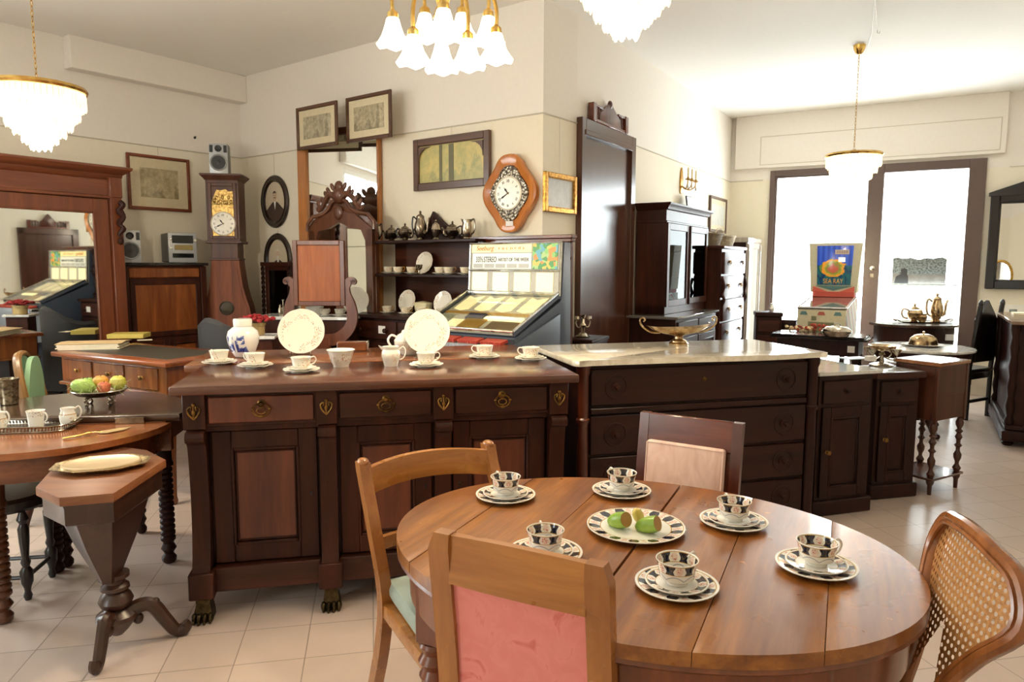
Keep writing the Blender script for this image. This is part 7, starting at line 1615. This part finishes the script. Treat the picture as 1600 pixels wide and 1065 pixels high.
L = on_v(557, .3); single('oval_dish', 'large white dish standing on edge behind the right lyre arm', 'dish', plate_mb(.11, .07, .014), WHITEP, (L[0], L[1], vz + .115), rot=(R(80), 0, VA))
L = on_v(443, .16); t = thing('glass_cruet', 'small silver and glass cruet on the marble left of the swing mirror', 'cruet', L, 0)
part('stand', MB().lathe([(.03, 0), (.034, .006), (.03, .012), (.006, .014), (.005, .12), (.012, .125), (0, .13)], 16), SILVER, t)
for s in (-1, 1): part('bottle', MB().lathe([(.016, .012), (.018, .05), (.008, .07), (.01, .085), (0, .09)], 12, (s * .024, 0, 0)), SILVER, t)
# ================================================================ flower pot on a little stand, and grey tub chair
x, y, _ = at_y(404, 519, 4.75); PZ = .975; t = thing('flower_stand', 'small dark stand with white top holding the red flower pot', 'stand', (x, y, 0), R(10))
m = MB(); m.box(-.12, .12, -.11, .11, PZ - .022, PZ, .004); part('white_top', m, MARBLEW, t, label='white slab top'); m = MB(); m.box(-.1, .1, -.09, .09, 0, PZ - .022, .004); part('body', m, WALN, t)
t = thing('flower_pot', 'gilt painted pot of dark red flowers left of the swing mirror', 'flower pot', (x - .02, y, PZ), 0)
part('pot', MB().lathe([(.055, 0), (.06, .006), (.062, .06), (.068, .066), (.07, .085), (.06, .085), (.05, .07), (0, .07)], 30), porcelain('gilt_pot_glaze', 'z', .0, .07, 40, .45, (190, 164, 110)), t)
m = MB(); rnd = random.Random(6)
for i in range(70):
    a, r_ = rnd.uniform(0, 6.3), rnd.uniform(0, .115); m.at((r_ * cos(a), r_ * sin(a), .10 + rnd.uniform(0, .04) * (1 - r_ / .16)), (rnd.uniform(-.6, .6), rnd.uniform(-.6, .6), 0)); m.ell((0, 0, 0), (.02, .02, .009), 7, 5)
part('petals', m, RED, t, kind='stuff')
m = MB()
for i in range(16):
    a = rnd.uniform(0, 6.3); m.tube([(0, 0, .07), (.05 * cos(a), .05 * sin(a), .1), (.1 * cos(a), .1 * sin(a), .095)], .003, 4)
part('stems', m, plain('dark_green_stem', (52, 66, 36), .7), t)
x, y, _ = at_y(342, 520, 5.0); t = thing('tub_chair', 'dark grey ribbed tub chair behind the blue and white ginger jar', 'chair', (x + .04, y + .22, 0), R(150))
GREY = plain('charcoal_ribbed_cloth', (58, 58, 60), .8)
m = MB(); n = 22; secs = []
for i in range(n + 1):
    a = R(-20 + 220 * i / n); h = .93 + .14 * (sin(a) if sin(a) > 0 else 0) ** 2; r0 = .2 + .005 * (-1) ** i
    secs.append([(r0 * cos(a), r0 * sin(a), .3), ((r0 + .05) * cos(a), (r0 + .05) * sin(a), .3), ((r0 + .06) * cos(a), (r0 + .06) * sin(a), h - .03), ((r0 + .035) * cos(a), (r0 + .035) * sin(a), h), (r0 * cos(a), r0 * sin(a), h - .02)])
m.loft(secs); part('curved_back', m, GREY, t)
part('seat', MB().lathe([(.0, .3), (.19, .3), (.2, .34), (.2, .47), (.18, .5), (0, .51)], 30), GREY, t)
for a in (45, 135, 225, 315): part('leg', MB().lathe([(.014, 0), (.022, .3)], 10, (.15 * cos(R(a)), .15 * sin(R(a)), 0)), DARK, t)
# ================================================================ epergne and papers on the bedside cabinets
x, y, _ = at_z(1384, 571, .8); t = thing('epergne', 'silver epergne with central bowl and side cups on the wood-rimmed bedside cabinet', 'centrepiece', (x - .03, y - .0, .80), R(10))
m = MB(); m.lathe([(.07, 0), (.072, .008), (.05, .016), (.016, .024), (.012, .06), (.02, .075), (.012, .09), (.014, .1)], 24); part('foot', m, SILVER, t)
m = MB(); m.lathe([(.014, .098), (.05, .105), (.08, .125), (.084, .135), (.078, .132), (.04, .114), (0, .11)], 32); part('bowl', m, SILVERG, t)
for k in range(4):
    a = R(20 + 90 * k); m = MB(); m.tube(spline([(.012 * cos(a), .012 * sin(a), .06), (.07 * cos(a), .07 * sin(a), .045), (.1 * cos(a), .1 * sin(a), .065), (.1 * cos(a), .1 * sin(a), .085)], 5), .004, 7); m.lathe([(.008, .08), (.016, .09), (.028, .112), (.03, .115), (.02, .1), (0, .095)], 18, (.1 * cos(a), .1 * sin(a), 0)); part('side_cup', m, SILVER, t)
x, y, _ = at_z(1327, 556, .85); single('blotter', 'thin pale blue folder lying at the back of the slab-topped bedside cabinet', 'folder', MB().box(-.09, .09, -.05, .05, 0, .006, .001), plain('pale_blue_card', (184, 200, 206), .4), (x - .03, y - .13, .85), R(17))
x, y, _ = at_z(1349, 559, .85); single('small_box', 'small white box beside the pale blue folder on the bedside cabinet', 'box', MB().box(-.03, .03, -.02, .02, 0, .03, .002), WHITE, (x - .02, y - .13, .85), R(17))
# ================================================================ things on the right-hand cabinet and wall
AX = (4.03, 5.62); CR = R(60)
def on_cs(a, b, z=1.015): return AX[0] + a * cos(CR) - b * sin(CR), AX[1] + a * sin(CR) + b * cos(CR), z
single('white_papers', 'stack of white papers on the carved sideboard at the right edge', 'papers', MB().box(-.1, .1, -.07, .07, 0, .02, .002), PAPER, on_cs(.9, -.12), CR)
t = thing('toilet_mirror', 'small gilt oval mirror standing on the carved sideboard at the right edge', 'mirror', on_cs(.55, -.24), CR + R(110))
m = MB(); m.tube([(.13 * cos(a), 0, .3 + .2 * sin(a)) for a in [2 * pi * i / 40 for i in range(40)]], .018, 8, True); part('oval_frame', m, GILT, t); m = MB(); m.prism([(.12 * cos(2 * pi * i / 40), .3 + .19 * sin(2 * pi * i / 40)) for i in range(40)], -.003, .003, 'xz'); part('glass', m, MIRROR, t)
m = MB(); m.lathe([(.09, 0), (.09, .015), (.03, .03), (.015, .06), (.012, .1)], 20); part('foot', m, GILT, t)
# pale radiator-cover console below the dark mirror
t = thing('console', 'pale painted console below the dark mirror by the street door', 'console', (*wpt(pB, pE, 2.90, .36), 0), AN3)
PP_ = plain('pale_painted_wood', (206, 196, 182), .5)
m = MB(); m.box(0, .7, 0, .34, .80, .84, .006); part('top', m, PP_, t); m = MB(); m.box(.03, .67, .02, .34, .3, .80, .004); m.box(.05, .65, .03, .3, 0, .3, .006); part('body', m, PP_, t)
m = MB(); m.prism([(.03, .64), (.03, .56), (.12, .6), (.2, .55), (.35, .62), (.5, .55), (.58, .6), (.67, .56), (.67, .64)], .008, .02, 'xz'); part('scalloped_apron', m, PP_, t)
t = thing('photo_card', 'small white card with a grey picture on the pale console', 'card', (*wpt(pB, pE, 3.08, .2), .84), AN3, rot=(R(-12), 0, AN3))
m = MB(); m.box(-.09, .09, -.003, .003, 0, .2, .001); part('card', m, WHITEP, t); m = MB(); m.box(-.05, .02, -.005, -.003, .06, .15, 0); part('print', m, PHOTO, t)
# a second brown door in the right wall (the wardrobe mirror shows it), with its own crest
def rw(s): return wpt(pE, pG, s, 0)
DS = 3.42; DWD = .72
t = bpy.data.objects.new('door_2', None); COL.objects.link(t); t.location = (*rw(DS), 0); t.rotation_euler = (0, 0, AN4); t['kind'] = 'structure'
m = MB(); m.box(-.09, 0, -.05, 0, 0, 2.03); m.box(DWD, DWD + .09, -.05, 0, 0, 2.03); m.box(-.09, DWD + .09, -.05, 0, 1.93, 2.03); part('casing', m, DOORW, t); m = MB(); m.box(0, DWD, -.015, 0, 0, 1.93, .002); part('leaf', m, DOORW, t)
t = thing('carved_crest', 'carved crest with balusters over the door seen in the wardrobe mirror', 'ornament', (*wpt(pE, pG, DS + .05, .01), 2.03), AN4); W = .62; c = W / 2
m = MB(); m.box(0, W, -.045, .0, 0, .025, .004); m.box(0, .05, -.05, .0, .0, .13, .005); m.box(W - .05, W, -.05, .0, .0, .13, .005); m.box(.05, c - .17, -.045, -.005, .105, .125, .003); m.box(c + .17, W - .05, -.045, -.005, .105, .125, .003); part('rail', m, MAHOGX, t)
m = MB(); m.prism([(c - .13, .02), (c + .13, .02), (c + .12, .1), (c + .06, .17), (c + .03, .21), (c, .24), (c - .03, .21), (c - .06, .17), (c - .12, .1)], -.04, -.01, 'xz', .005); part('pediment', m, MAHOG, t)
for q in (.08, .12, .16, W - .16, W - .12, W - .08): part('baluster', MB().lathe([(.01, .025), (.014, .05), (.008, .07), (.012, .09), (.012, .11)], 10, (q, -.025, 0)), MAHOG, t)
